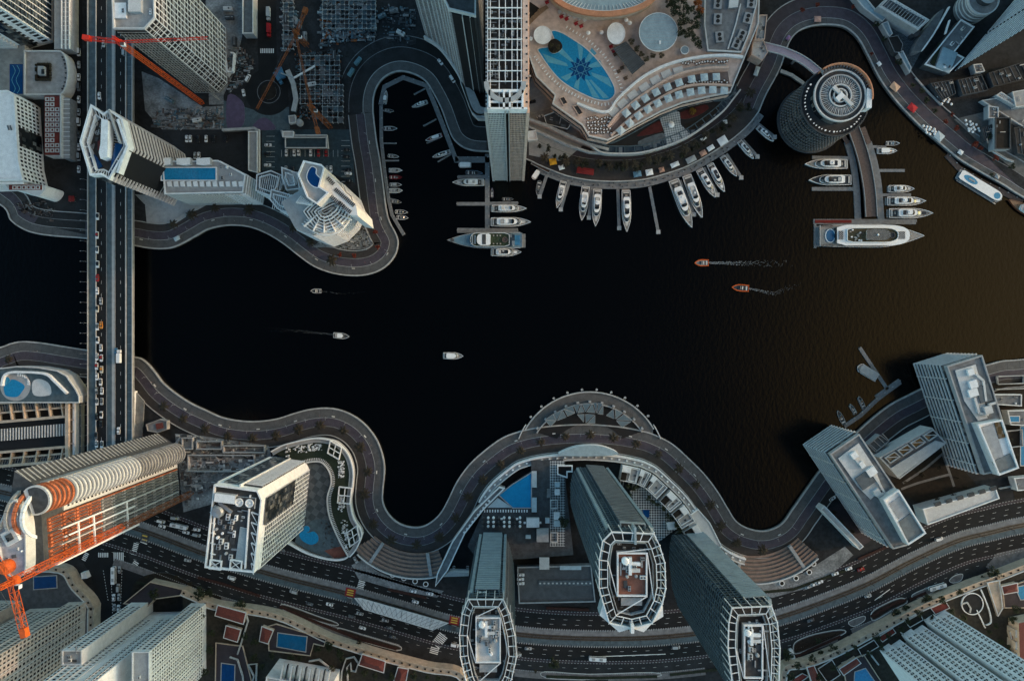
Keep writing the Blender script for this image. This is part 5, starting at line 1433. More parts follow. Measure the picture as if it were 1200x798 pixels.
crane("orange-red tower crane with a long straight red jib over the north-west site",(237,121),103,(140.5,50),[((243,44.5),103,1.5,0),((102,45),103,1.9,1)],REDO,mw=2.3,mm=ORANGE)
crane("orange tower crane tied to the unfinished sunset-orange tower, lower left",(224,578),176,(15,681),[((28.5,741),176,2.6,1),((-30,612),182,2.2,0)],ORANGE,mw=3.0,mm=RUST)
crane("brown tower crane beside the roundabout, its thin jib crossing the island",(360,54),24,(347.5,41),[((300.5,128),26,1.5,0),((357.5,13),24,1.8,1)],RUST,mw=2.6)
crane("rust-coloured crane at the south of the building site with a very long thin jib",(387,149),42,(365.6,127),[((347.5,47),44,1.3,0),((372,153),42,1.6,1)],RUST,mw=2.6)
t=thing("concrete_pump","pale concrete pump boom folded over the dark building site","crane",P(345,92))
MB().box(*P(330,87),.6,4,8,2.2,.4,mat("truck_blue",(.05,.15,.25),.5)).build("truck_body",t)
MB().beam((*P(344.5,91.6,9),9),(*P(369,77.7,9),9),1.0,WHITE).build("boom",t)
MB().beam((*P(344.5,91.6,9),9),(*P(331,88),3),.8,LGREY).build("boom_base",t)
MB().tube((*P(368,78),0),(*P(369,77.7,9),9),.3,.3,LGREY).build("hose",t)
for dx in(-3,0,3):
 for s in(-1,1):
  c_=P(330,87);MB().tube((c_[0]+s*2,c_[1]+dx,.6),(c_[0]+s*2.4,c_[1]+dx,.6),.6,.6,BLACKM,10).build("wheel",t)
# ---------------------------------------------------------------- building site grounds with clutter
SZ=[.05]
def site(pts,m_,z=0):
 SZ[0]+=.005;struct(MB().sheet(PL(pts),SZ[0],m_),"ground_patch")
site([(166,84),(186,92),(238,126),(262,124),(262,152),(190,152),(170,130)],SAND)
site([(240,-30),(284,-30),(284,66),(262,112),(262,123),(245,123)],SAND)
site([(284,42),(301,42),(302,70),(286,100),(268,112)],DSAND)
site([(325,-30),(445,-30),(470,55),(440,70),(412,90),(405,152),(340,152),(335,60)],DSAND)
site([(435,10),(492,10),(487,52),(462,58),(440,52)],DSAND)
site([(205,508),(232,510),(315,522),(320,545),(255,570),(250,590),(215,600)],SAND,.034)
site([(158,228),(200,230),(214,234),(240,228),(252,235),(225,250),(206,262),(172,262),(170,240)],LGREY,.036)
site([(365,290),(385,276),(412,262),(428,262),(437,285),(430,293),(405,292),(383,290)],SAND,.045)
site([(80,190),(100,190),(100,275),(40,262),(60,232)],ASPH2,.02)
def clutter(label,pts,n,cols,seed,smin=.4,smax=2.6,hmax=1.8,name="site_clutter"):
 q=random.Random(seed);poly=PL(pts);xs=[p[0]for p in poly];ys=[p[1]for p in poly];mb=MB();k=0
 def inside(x,y):
  c=False;j=len(poly)-1
  for i in range(len(poly)):
   if(poly[i][1]>y)!=(poly[j][1]>y)and x<(poly[j][0]-poly[i][0])*(y-poly[i][1])/(poly[j][1]-poly[i][1])+poly[i][0]:c=not c
   j=i
  return c
 for _ in range(n*4):
  x,y=q.uniform(min(xs),max(xs)),q.uniform(min(ys),max(ys))
  if not inside(x,y):continue
  a=q.choice((0,0,0,pi/2,q.random()*pi));l=q.uniform(smin,smax)
  mb.box(x,y,.06,l*q.choice((1,1,2.4)),l*q.uniform(.2,.9),q.uniform(.1,hmax),a,q.choice(cols));k+=1
  if k>=n:break
 o=mb.build(name);tag(o,label,"building rubble",None,"stuff");return o
SB=mat("shutter_blue",(.08,.13,.155),.8,.35,.5);SBL=mat("sheet_light",(.28,.34,.36),.8,.3)
clutter("stacked shuttering boards and steel laid out over the northern building site",[(376,-20),(441,-20),(441,47),(400,50),(376,58)],1500,(SB,SBL,SBL,GREY,DGREY,LGREY,SBL,TEAL,SB,DGREY,GREY,SBL,RUST),3,.5,2.2,1.6)
clutter("dark formwork, bars and rubble in the pit beside the curved bay road",[(345,62),(400,58),(402,140),(350,140),(348,92)],1100,(DGREY,DGREY,BLACKM,GREY,TEAL,SB,BLACKM,BLACKM,TEAL,RUST),4,.4,1.8,1.2)
clutter("rubble and stacked timber on the dusty ground under the red crane",[(180,130),(262,125),(260,151),(178,151)],330,(GREY,SB,LGREY,WOOD,DGREY),5,.4,2.0,.9)
clutter("heaps of stones and boards along the fence west of the roundabout",[(262,60),(284,55),(300,75),(285,100),(268,110)],260,(GREY,DGREY,LGREY,SB,WOOD),6,.4,1.8,.9)
clutter("pipes and crates between the roundabout road and the site",[(328,-20),(345,-20),(350,60),(332,60)],260,(GREY,SB,LGREY,SB,DGREY),7,.5,2.2,1.4)
clutter("dark scraps and pallets on the corner of ground east of the site",[(446,5),(488,12),(484,50),(450,50)],170,(DGREY,SB,DGREY,GREY),8,.5,2.0,.9)
clutter("broken concrete and planks beside the unfinished orange tower",[(208,508),(232,512),(315,524),(312,542),(255,568),(216,596)],420,(RAWC,LGREY,GREY,WOOD,DGREY,PALE),9,.5,2.6,1.2)
clutter("pebbles and low shrubs on the rough tip of the peninsula",[(372,286),(388,276),(412,263),(428,264),(436,285),(428,292),(404,292)],420,(SOIL,LAWN,GREY,PALE,SOIL),10,.25,.9,.6)
clutter("market crates and chairs on the plaza west of the bridge",[(44,232),(66,245),(60,262),(30,252),(12,240)],150,(DGREY,WOOD,GREY,BLACKM),11,.4,1.2,.9)
# concrete bases, hoardings
def wallthing(label,pts,wd,h,m_,z=0.0,name="wall",cat="wall"):
 t=thing(name,label,cat,P(*pts[0]));MB().kerb(PL(pts),-wd/2,wd/2,z,z+h,m_).build("wall_body",t)
 MB().kerb(PL(pts),-wd/2-.12,wd/2+.12,z+h,z+h+.15,KERB).build("coping",t);return t
wallthing("long pale wall along the north side of the parking court",[(262,154),(300,152),(303,154)],1.6,3,LGREY)
wallthing("white wall running down between the parking courts",[(304,153),(304,202)],1.4,3,WHITE)
t,po=roofed("site_office","long pale roofed shed between the two parking courts",[(291,154),(302,154),(302,203),(291,200)],0,4,LGREY,LGREY,.6,WHITE)
wallthing("white wall along the south edge of the building site",[(331,154),(332,160),(384,160),(385,175)],1.0,2.5,PALE)
t,po=roofed("site_office","flat grey block inside the white wall of the parking court",[(334,161),(383,161),(383,174),(334,174)],0,3,GREY,CAR,.6,PALE)
t,po=roofed("guard_house","little white square hut north of the white wall",[(338,136),(346,135),(347,144),(339,145)],0,3.2,PALE,LGREY,.5,PALE)
t,po=roofed("pump_house","white box kiosk at the corner of the building site wall",[(331,154),(344,154),(344,161),(331,161)],0,3.2,PALE,PALE,.5,WHITE)
MB().lathe(*P(352,145),[(2.4,0),(2.4,3),(1.2,3.6),(0,3.7)],LGREY,16).build("tank",t)
wallthing("curved hoarding along the east side of the roundabout",[(338,84),(345,100),(348,118),(345,132)],3.2,2.4,TEAL,name="hoarding",cat="hoarding")
t=thing("site_gate","white angular canopy frame west of the roundabout","gate",P(266,72))
for a,b in(((262,60),(265,84)),((265,84),(272,84)),((272,84),(274,62)),((274,62),(270,62))):MB().wall(P(*a,4),P(*b,4),.7,0,4,WHITE).build("frame",t)
for i,(x,y,a)in enumerate(((420,73,.9),(412,86,1.0))):
 t=thing("container","blue-grey shipping container beside the bay road, %s"%("northern one" if i==0 else "southern one"),"container",P(x,y),0,"containers by the bay road")
 c_=P(x,y);MB().box(*c_,.1,6.1,2.4,2.6,a,mat("container_teal",(.12,.24,.28),.6,.2)).build("box",t)
 mb=MB()
 for k in range(12):mb.box(c_[0]+cos(a)*(k-5.5)*.5,c_[1]+sin(a)*(k-5.5)*.5,2.7,.2,2.4,.08,a,mat("container_teal",(0,0,0)))
 mb.build("roof_ribs",t)
for x0,y0,x1,y1,rm,lb in((215,512,228,526,LGREY,"roofless grey room with broken walls by the unfinished tower"),(232,516,262,526,SAND,"long roofless concrete shell north of the white gridded tower"),(222,532,300,552,SAND,"wide dusty concrete foundation beside the white gridded tower"),(263,521,312,530,GREY,"concrete shell along the promenade behind the white gridded tower")):
 t=thing("concrete_shell",lb,"building",P(x0,y0));MB().ring(ccw(rectp(x0,y0,x1,y1)),.7,0,3.2,RAWC,LGREY).build("wall",t);MB().sheet(shrink(ccw(rectp(x0,y0,x1,y1)),.5),.3,rm).build("slab",t)
for lb,pts,z,rm in(("small flat roofed brick hut beside the bridge, south bank",[(171,497),(187,491),(196,493),(196,503),(185,507),(173,505)],4,GREY),):
 t,po=roofed("hut",lb,pts,0,z,RAWC,rm,.5);MB().box(*P(187,499,4),3.64,5,4,.5,.2,TERRA).build("skylight",t)
# ---------------------------------------------------------------- beige block with glazed roof, west
t=thing("beige_atrium_block","beige block with long glazed roof strips and dark gaps at the left edge, south bank","building",P(40,505))
Zb=10
MB().prism(ccw(rectp(-60,462,78,545,Zb)),0,Zb-4,BEIGE,BLACKM).build("wall",t)
def slope(y0,y1):return lambda x,f:y0+(y1-y0)*f-(x)*.075
def bandpoly(ya,yb,x0=-60,x1=76,k=-.085):return PL([(x0,ya+k*x0),(x1,ya+k*x1),(x1,yb+k*x1),(x0,yb+k*x0)],Zb)
for ya,yb in((471,474),(493,496),(529,531.5),(545,548)):MB().prism(ccw(bandpoly(ya,yb)),Zb-5,Zb,BEIGE).build("roof_beam",t)
MB().prism(ccw(bandpoly(483,485)),Zb-4,Zb-1,BEIGE).build("roof_beam",t);MB().prism(ccw(bandpoly(537,539)),Zb-4,Zb-1,BEIGE).build("roof_beam",t)
for ya,yb in((474,483),(539,545)):MB().prism(ccw(bandpoly(ya,yb)),Zb-4,Zb-3,BGLASS).build("glazed_roof",t)
MB().prism(ccw(bandpoly(503,517)),Zb-4,Zb-2.2,GREY,SLATE).build("ribbed_roof",t)
mb=MB()
for k in range(40):x=-58+k*3.4;mb.wall(P(x,503-.085*x,Zb),P(x,517-.085*x,Zb),.5,Zb-2.2,Zb-1.4,PALE)
mb.build("roof_ribs",t)
mb=MB()
for k in range(9):
 x=-50+k*15
 mb.wall(P(x,473-.085*x,Zb),P(x+3,494-.085*x,Zb),.8,Zb-4,Zb-.4,BEIGE);mb.wall(P(x+3,530-.085*x,Zb),P(x,546-.085*x,Zb),.8,Zb-4,Zb-.4,BEIGE)
for k in range(46):
 x=-58+k*3;mb.wall(P(x,474.5-.085*x,Zb),P(x+1.5,482.5-.085*x,Zb),.3,Zb-3.4,Zb-2.6,LGREY);mb.wall(P(x+1.5,539.5-.085*x,Zb),P(x,544.5-.085*x,Zb),.3,Zb-3.4,Zb-2.6,LGREY)
mb.build("glazing_bars",t)
MB().prism(ccw(rectp(76.5,461,80.5,536,Zb)),0,Zb+.3,BEIGE).build("end_pier",t);MB().prism(ccw(rectp(84,461,86.5,533,Zb)),0,Zb-1,PALE).build("end_pier",t)
for y in(478,492,506,520):MB().wall(P(77,y,Zb),P(86,y,Zb),.6,Zb-4,Zb-1,BEIGE).build("tie_beam",t)
MB().prism(ccw(rectp(86.5,458,95,540,4)),0,4,LGREY,TEAL).build("side_terrace",t)
q=random.Random(4)
for k in range(12):
 c_=P(88+q.random()*2.2,466+k*5.6,5);MB().lathe(c_[0],c_[1],[(.5,4),(1.1,4.8),(.9,5.6),(0,6)],q.choice((mat("red_flowers",(.28,.02,.015),.8),mat("yellow_flowers",(.4,.2,.02),.8),LAWN,mat("white_flowers",(.5,.5,.48),.8),LAWN)),8).build("planter",t)
t=thing("pool_terrace","curved pool terrace with a blue keyhole pool, left of the bridge on the south bank","terrace",P(40,445))
tp=spline(PL([(-30,432),(0,437),(6,433),(20,429),(45,430),(68,435),(78,440),(88,455),(94,462),(94,470),(-30,470)],12),3,True)
tp=PL([(-30,432),(4,431),(20,429),(45,430),(68,434),(79,440),(90,456),(94,464),(94,472),(-30,472)],12)
MB().prism(ccw(tp),0,12,LGREY,TEAL).build("deck",t);MB().ring(ccw(tp),.7,12,13.2,PALE).build("parapet",t)
wl2=spline(PL([(2,452),(4,442),(10,437),(24,436),(52,438),(64,447),(78,461)],14),5)
MB().kerb(wl2,-.7,.7,12,14.5,WHITE).build("curved_wall",t)
MB().sheet(circle(*P(18,452,12),10.5,30),12.05,LGREY).build("pool_surround",t)
pool=spline(PL([(5,451),(9,446),(18,445),(29,452),(26,459),(20,465),(8,464),(5,458)],12),5,True)
MB().prism(pool,12.05,12.16,KERB,POOL).build("pool",t);MB().prism(circle(*P(8,445.5,12),2.4,20),12.05,12.3,KERB,POOL).build("spa",t)
MB().sheet(spline(PL([(38,448),(46,444),(56,448),(60,456),(58,463),(40,463)],12),4,True),12.06,PALE).build("paving",t)
for k in range(9):a=-.2+k*.2;MB().box(*P(20+14*sin(a+.3),449-10*cos(a+.3),12),12.05,.8,1.9,.4,a,CANV).build("sun_lounger",t)
for lb,a in(("curved low wall",0),):pass
# ---------------------------------------------------------------- apartment blocks of the south-west corner
def slab_block(label,pts,z0,z1,faces,m_=WHITE,cat="apartment block",name="apartment_block",wf=.5,hf=.52,piers=True):
 poly=ccw(PL(pts,z0));c=(sum(p[0]for p in poly)/len(poly),sum(p[1]for p in poly)/len(poly))
 t=thing(name,label,cat,c,0);MB().prism(poly,0,z1,m_,m_).build("wall",t);MB().ring(poly,.6,z1,z1+1.0,m_).build("parapet",t);MB().sheet(shrink(poly,.4),z1+.05,LGREY).build("roof",t)
 for a,b,nx,nz in faces:
  punched(t,P(*a,z0),P(*b,z0),z0+2,z1-2,nx,nz,wf,hf)
  if piers:fins(t,P(*a,z0),P(*b,z0),z0,z1-.5,nx//2+1,.35,.4,PALE,"pilasters")
 plant(t,shrink(poly,2),z1+.1,4,int(c[0]),.8)
 return t
APT=mat("cream_render",(.60,.60,.595),.8,.12);APT2=mat("tan_render",(.42,.37,.33),.8,.15)
slab_block("pale slab wing with small windows, left wing of the paired blocks at the bottom left",[(149,709),(169,709),(169,724),(149,724)],12,82,[((169,709),(149,709),3,24)],APT)
slab_block("pale stepped middle block with long window rows between the two wings, bottom left",[(150,725),(203,724),(203,760),(150,760)],12,116,[((186,724.5),(150,725),6,30),((203,724),(188,724.4),2,30)],APT)
slab_block("pale slab, right wing of the paired blocks at the bottom left",[(221,709),(238.5,709),(238.5,790),(221,790)],12,84,[((238.5,709),(221,709),3,24),((238.5,790),(238.5,709),22,24)],APT)
slab_block("tan slab with many window rows at the left of the bottom edge",[(76,708),(97,707),(94,790),(76,790)],12,118,[((97,707),(76,708),3,34),((94,790),(97,707),18,30)],APT2)
slab_block("tan block cut by the left edge behind the orange crane",[(-40,706),(20,706),(20,760),(-40,760)],12,96,[((20,706),(-10,706),5,24)],APT2)
slab_block("grey-tan wing between the left edge and the tan slab",[(30,716),(72,714),(72,780),(30,780)],12,90,[((72,714),(30,716),6,24)],APT2)
slab_block("white block with deep slots cut by the bottom edge, left of centre",[(327,772),(398,785),(396,830),(322,830)],9,34,[],APT)
o=bpy.data.objects.get("apartment_block.006")
t=o
for k in range(11):MB().wall(P(332+k*5.4,778+k*.8,34),P(328+k*5.4,800+k*.8,34),.9,32,34.6,GLASS if k%2 else PALE).build("roof_slot",t)
# south-east apartment slabs: stepped row of white wings
pts0,pts1=(1034,764),(1113,712)
for k in range(6):
 f0,f1=k/6,(k+.86)/6
 a=(pts0[0]+(pts1[0]-pts0[0])*f0,pts0[1]+(pts1[1]-pts0[1])*f0+(4 if k%2 else 0));b=(pts0[0]+(pts1[0]-pts0[0])*f1,pts0[1]+(pts1[1]-pts0[1])*f1+(4 if k%2 else 0))
 d=(42,64)
 slab_block("white window-striped slab in the south-east corner, %s of six from the left"%nth(k),[a,b,(b[0]+d[0],b[1]+d[1]),(a[0]+d[0],a[1]+d[1])],12,128-(k%2)*8,[(b,a,2,30)],WHITE,wf=.5)
# ---------------------------------------------------------------- right bank: two slab blocks with striped sides, low houses
def striped_block(label,roof,z,pent,pz,seed):
 t,po=roofed("striped_block",label,roof,0,z,LGREY,GREY,.9,LGREY,"apartment block",1.1)
 r=[P(x,y,z)for x,y in roof];n=len(r)
 big=shrink(ccw(r),-.75)
 for k in range(9):
  MB().prism(big,1.0+k*(z-4)/9,2.0+k*(z-4)/9,PALE,bottom=True).build("balcony",t)
  MB().prism(shrink(ccw(r),-.1),2.0+k*(z-4)/9,1.0+(k+1)*(z-4)/9,GLASS).build("window_band",t)
 a,b=r[-1],r[0]
 for i in range(6):
  f=(i+.5)/6;o=outward(b,a)if False else None
 mb=MB()
 for i in range(5):
  f=(i+.4)/5;c_=(a[0]+(b[0]-a[0])*f,a[1]+(b[1]-a[1])*f);mb.box(c_[0]-.5,c_[1],1,1.1,.6,z-5,0,PALE)
 mb.build("balcony_walls",t)
 MB().prism(ccw(PL(pent,pz)),z-.4,pz,PALE,WHITE).build("penthouse",t);MB().ring(ccw(PL(pent,pz)),.9,pz,pz+1.6,WHITE).build("penthouse_parapet",t)
 return t,po
t,po=striped_block("long grey block with striped balconies and a white penthouse, right edge",[(1109,429),(1150.6,416),(1192.5,548),(1152,556)],38,[(1144,496.5),(1173,491.5),(1192.4,548),(1169,556.7)],43,1)
mb=MB().prism(PL([(1119,434),(1143,427),(1150,452),(1157,490),(1146,493),(1130,470)],38),37.6,38.3,LGREY,PALE);mb.build("roof_deck",t)
for(x,y,sx,sy,h,m_)in((1136,436,4,4,2,WHITE),(1139,450,5,5,2,WHITE),(1152,461,8,11,1.5,SLATE),(1139,460,6,5,1.8,WHITE),(1156,480,5,5,2.4,PALE)):MB().box(*P(x,y,38),38,sx,sy,h,.3,m_).build("air_handler",t)
mb=MB()
for a,b in(((1142,466),(1147,484)),((1147,484),(1158,486)),((1143,438),(1152,446)),((1152,446),(1155,470)),((1158,474),(1166,472))):mb.beam((*P(*a,39),39),(*P(*b,39),39),1.4,PALE)
mb.build("duct",t)
MB().prism(PL([(1150,501),(1164,497),(1176,535),(1163,538)],43),43,43.4,SLATE,LGREY).build("roof_deck",t)
MB().prism(PL([(1164,494),(1173,493),(1178,512),(1170,514)],43),43,43.5,GLASS).build("skylight",t);MB().prism(PL([(1162,541),(1183,531),(1190,546),(1169,554)],43),43,43.5,SLATE,pattern("panel_grid",(.07,.085,.09),(.09,.105,.11),'brick',.8,mortar=(.2,.22,.22),msize=.06)).build("solar_panels",t)
mb=MB()
for k in range(9):mb.box(*P(1157+k*1.2,530+k*2.2,38),38.3,1.6,.6,1.2,.2,DGREY)
mb.build("louvre",t)
t,po=striped_block("grey block with striped balconies at the water's edge, left one of the right bank pair",[(972,531.6),(1006.5,508),(1084,624),(1062,639),(1046,643)],41,[(1034,585),(1052,573),(1084,624),(1063,638)],46,2)
MB().prism(PL([(982,537),(1006,519),(1025,548),(1034,572),(1020,585),(1005,570)],41),40.6,41.3,LGREY,PALE).build("roof_deck",t)
for(x,y,sx,sy,h,m_)in((1000,533,4,4,2,WHITE),(1009,544,3,4,2,WHITE),(1020,552,6,5,2.2,WHITE),(1013,562,10,9,1.5,SLATE),(1026,576,4,4,2.4,PALE)):MB().box(*P(x,y,41),41,sx,sy,h,.6,m_).build("air_handler",t)
mb=MB()
for a,b in(((1000,535),(1009,546)),((1030,566),(1036,577)),((1036,577),(1028,582)),((1022,555),(1030,566))):mb.beam((*P(*a,42),42),(*P(*b,42),42),1.3,PALE)
mb.build("duct",t)
MB().prism(PL([(1042,590),(1054,581),(1066,600),(1053,608)],46),46,46.4,LGREY).build("roof_deck",t)
MB().prism(PL([(1053,611),(1066,601),(1081,624),(1064,635)],46),46,46.5,SLATE,pattern("panel_grid",(0,0,0),(0,0,0),'brick',1)).build("solar_panels",t)
t,po=roofed("villa_row","low pale row of houses with dark roof courts between the two striped blocks",[(1030,536),(1092,501),(1109,519),(1054,561)],0,14,PALE,GREY,.8,PALE,"house row")
for k in range(4):
 a=(1036+k*15,536-k*8.6);pq=PL([(a[0],a[1]),(a[0]+12,a[1]-7),(a[0]+19,a[1]-1),(a[0]+7,a[1]+7)],14.5)
 MB().prism(ccw(pq),13.6,14.2,GREY,GLASS).build("roof_court",t);MB().ring(ccw(pq),.6,13.6,15.2,PALE).build("court_wall",t)
 MB().wall(pq[0],pq[2],.5,13.7,15,PALE).build("court_wall",t)
MB().prism(PL([(1043,549),(1096,516),(1108,519),(1052,560)],14.5),13.7,14.6,LGREY,PALE).build("front_roof",t)
t,po=roofed("glass_canopy","small blue-grey glass roofed pavilion at the end of the low house row",[(1017,521),(1031,509),(1042,517),(1026,530)],0,6,LGREY,SLATE,.5,LGREY,"pavilion")
for k in range(4):MB().wall(P(1019+k*5,520-k*4,6.2),P(1028+k*4.6,528-k*4,6.2),.3,5.7,6.3,PALE).build("roof_bar",t)
t,po=roofed("long_low_block","long white flat roof beside the avenue below the striped blocks",[(1081,596),(1167,572),(1171,584),(1087,615)],0,12,PALE,PALE,.7,WHITE)
for k in range(6):MB().prism(PL([(1094+k*13,589-k*3.6),(1101+k*13,587-k*3.6),(1102+k*13,591-k*3.6),(1095+k*13,593-k*3.6)],12),11.6,13.4,GREY,DGREY).build("roof_vent",t)
mb=MB()
for k in range(26):mb.box(*P(1089+k*3.1,613.5-k*1.12,8),2,1.1,.5,5,.33,DGREY)
mb.build("window",t)
t,po=roofed("white_wall_house","white walled corner building with a long white parapet west of the lower striped block",[(962,597),(966,592),(1012,640),(1007,644)],0,9,PALE,PALE,.5,WHITE)
site([(968,596),(990,588),(1025,630),(1010,640)],HP,.05)
site([(1040,565),(1108,525),(1150,575),(1085,595),(1060,580)],SOIL,.03)
site([(1160,450),(1260,440),(1260,590),(1190,590),(1175,520)],SOIL,.03)
for lb,pts,z in(("L-shaped low grey house right of the long striped block",[(1165,462),(1197,462),(1197,476),(1165,474)],6),("pale terrace house cut by the right edge",[(1180,481),(1230,480),(1230,500),(1184,498)],6),("low white house in the right edge garden",[(1188,560),(1230,556),(1230,572),(1192,575)],6)):
 t,po=roofed("house",lb,pts,0,z,PALE,GREY,.6,WHITE,"house");plant(t,shrink(po,1),z-.36,3,int(pts[0][0]),.6)
for lb,x0,y0,x1,y1 in(("small blue pool in the right edge garden",1183,488,1194,494),("narrow pool along the right edge behind the long striped block",1196,500,1206,545)):
 t=thing("swimming_pool",lb,"pool",P(x0,y0));z=6.1 if y0<495 else 0;MB().prism(ccw(rectp(x0,y0,x1,y1,z)),z,z+.25,KERB,POOL).build("basin",t);MB().ring(shrink(ccw(rectp(x0,y0,x1,y1,z)),-.6),.6,z,z+.32,PALE).build("rim",t)
# ---------------------------------------------------------------- hotel podium with the starburst pool
HZ=18
PSTONE=pattern("pink_deck_slabs",(.54,.42,.36),(.49,.38,.325),'brick',.6,mortar=(.42,.33,.29),msize=.012)
hp=[(614,-80),(615,32),(619,64),(628,90),(650,112),(647,122),(682,147),(690,160),(712,165),(722,160),(745,147),(775,131),(800,121),(830,114),(856,109),(872,70),(889,28),(893,-80)]
t,po=roofed("hotel_podium","large pink stone hotel podium terrace wrapping the starburst pool",hp,0,HZ,PINK,PSTONE,.8,PALE,"hotel",1.0)
HOTEL=t
def hq(pts,z=HZ):return PL(pts,z)
for k in range(4):MB().prism(shrink(po,-.25),2.6+k*4,4.6+k*4,BGLASS if k%2 else PINK,bottom=True).build("window_band",t)
# concentric terrace walls
for i,pts in enumerate(([(676,122),(700,131),(713,131),(722,119),(732,108.6),(755,90),(785,75.6),(819,68),(849,66),(870,68)],[(712,150),(722,137),(736,125),(753,112),(785,92),(819,82),(853,80)],[(716,160),(724,152),(742,136),(764,121),(794,105),(819,100),(857,101)])):
 MB().kerb(spline(hq(pts),5),-.7,.7,HZ-.5,HZ+2.2-i*.4,WHITE if i==0 else PINK).build("terrace_wall",t)
MB().strip(spline(hq([(718,131),(734,117),(755,102),(785,85),(819,77),(851,75)]),5),spline(hq([(712,146),(727,131),(748,112.5),(783,93),(819,83),(852,81)]),5),HZ-.2,LGREY).build("terrace_floor",t)
MB().strip(spline(hq([(714,153),(728,137),(750,119),(787,97),(819,87),(853,84)]),5),spline(hq([(720,161),(742,141),(770,122),(798,110),(825,104),(856,104)]),5),HZ-.22,mat("plum_terrace",(.16,.12,.11),.85)).build("terrace_floor",t)
for x,y,a in((719,131,.85),(729.5,121.5,.75),(741.5,111.5,.65),(755,102.5,.6),(768,94,.5),(781,87,.42),(795,83,.3)):
 c_=P(x,y,HZ);MB().box(*c_,HZ-.2,6.6,4.8,.35,a,PALE).build("terrace_slab",t)
# pool basin
pool=spline(hq([(647,37),(657,38.5),(670,46),(686,57),(700,71),(711,86),(719,101),(720,110),(714,116.5),(703,117),(690,113),(673,104.5),(660,96),(651,87.5),(642,76),(634,64),(631,58),(640,56),(647,54.5),(650,47)]),4,True)
MB().prism(ccw(pool),HZ-.36,HZ-.25,PALE,POOL).build("starburst_pool",t)
MB().ring(shrink(ccw(pool),-.7),.7,HZ-.36,HZ-.1,PALE).build("pool_rim",t)
star=P(680.5,81,HZ)
rays=[((676,47),(683.5,56)),((694,55),(700,62)),((704,70),(708,78)),((715,92),(719,104)),((708,117),(715,116)),((695,115),(704,117)),((672,103),(678,107)),((656,91),(663,96)),((634,62),(640,73)),((652,60),(658,56))]
mb=MB()
for(a,b)in rays:
 p,q_=P(*a,HZ),P(*b,HZ)
 cc=[(star[0]+(v[0]-star[0])*.36,star[1]+(v[1]-star[1])*.36)for v in(p,q_)]
 pp_=[(star[0]+(v[0]-star[0])*.96,star[1]+(v[1]-star[1])*.96)for v in(p,q_)]
 mb.sheet([cc[0],pp_[0],pp_[1],cc[1]],HZ-.235,LPOOL)
mb.build("pool_rays",t)
mb=MB();st=[]
for k in range(20):r_=8.6 if k%2==0 else 5.2;st.append((star[0]+r_*cos(k*pi/10),star[1]+r_*sin(k*pi/10)))
mb.sheet(st,HZ-.225,DPOOL)
for k in range(8):
 a=k*pi/4;b=a+3*pi/4;mb.wall((star[0]+6.6*cos(a),star[1]+6.6*sin(a)),(star[0]+6.6*cos(b),star[1]+6.6*sin(b)),.22,HZ-.222,HZ-.215,LPOOL)
mb.sheet(circle(*star,2.3,10),HZ-.205,DPOOL);mb.build("pool_star",t)
MB().prism(spline(hq([(643,50),(650,46),(657,50),(659,56),(655,61),(648,63),(643,59)]),4,True),HZ-.4,HZ+.3,PALE,SOIL).build("palm_island",t)
def disc_roof(label,px,py,r,m_,ry=None,h=3.2,name="round_canopy",cat="canopy",z0=HZ-.4,seams=0):
 c_=P(px,py,z0+h);t=thing(name,label,cat,c_,z0)
 ry=ry or r
 MB().prism(circle(*c_,r*S*.96,30,ry=ry*S*.96),z0+h-.3,z0+h,PALE,m_,True).build("roof",t)
 MB().ring(circle(*c_,r*S*.96+.2,30,ry=ry*S*.96+.2),.35,z0+h-.4,z0+h+.25,WHITE).build("rim",t)
 MB().prism(circle(*c_,r*S*.6,18),z0,z0+h-.3,PINK).build("drum",t)
 if seams:
  mb=MB();R_=r*S*.93
  for k in range(-seams,seams+1):
   y=c_[1]+k*R_*2/(2*seams+1);hw=sqrt(max(0,R_*R_-(y-c_[1])**2));mb.wall((c_[0]-hw,y),(c_[0]+hw,y),.14,z0+h,z0+h+.08,LGREY)
  mb.box(c_[0]+1,c_[1]-7,z0+h,1.2,2.2,.5,0,WHITE);mb.build("seams",t)
disc_roof("round white canopy at the north-west tip of the starburst pool",636,41.5,10.3,WHITE)
disc_roof("oval white canopy between the starburst pool and the big round roof",722,39.5,10.3,WHITE,12.4,4)
disc_roof("large round pale blue ribbed roof on the hotel terrace",771.5,38,22.3,mat("pale_blue_roof",(.27,.36,.40),.6,.12),h=6,name="round_roof",cat="roof",seams=6)
disc_roof("little round grey-blue roof beside the dark trees on the hotel terrace",802.5,59,4.6,mat("grey_blue_roof",(.22,.29,.32),.6,.12),h=3)
for x,y,lb in((622,45.5,"tiny white round parasol left of the starburst pool"),(689.5,38.5,"tiny white round parasol by the red sofas north of the starburst pool"),(705,38,"tiny white round parasol next to the oval canopy"),(734,23.5,"tiny white parasol north of the oval canopy, left one"),(738,27,"tiny white parasol north of the oval canopy, right one"),(651,149,"tiny white parasol on the lower court by the slab tower")):
 z0=HZ-.36 if y<120 else 0;c_=P(x,y,z0+2.4);t2=thing("parasol",lb,"parasol",c_,z0)
 MB().lathe(0+c_[0],c_[1],[(1.5,z0+2.1),(.8,z0+2.5),(0,z0+2.8)],CANV,12).build("canopy",t2);MB().tube((*c_,z0),(*c_,z0+2.4),.06,.06,STEEL,6).build("pole",t2)
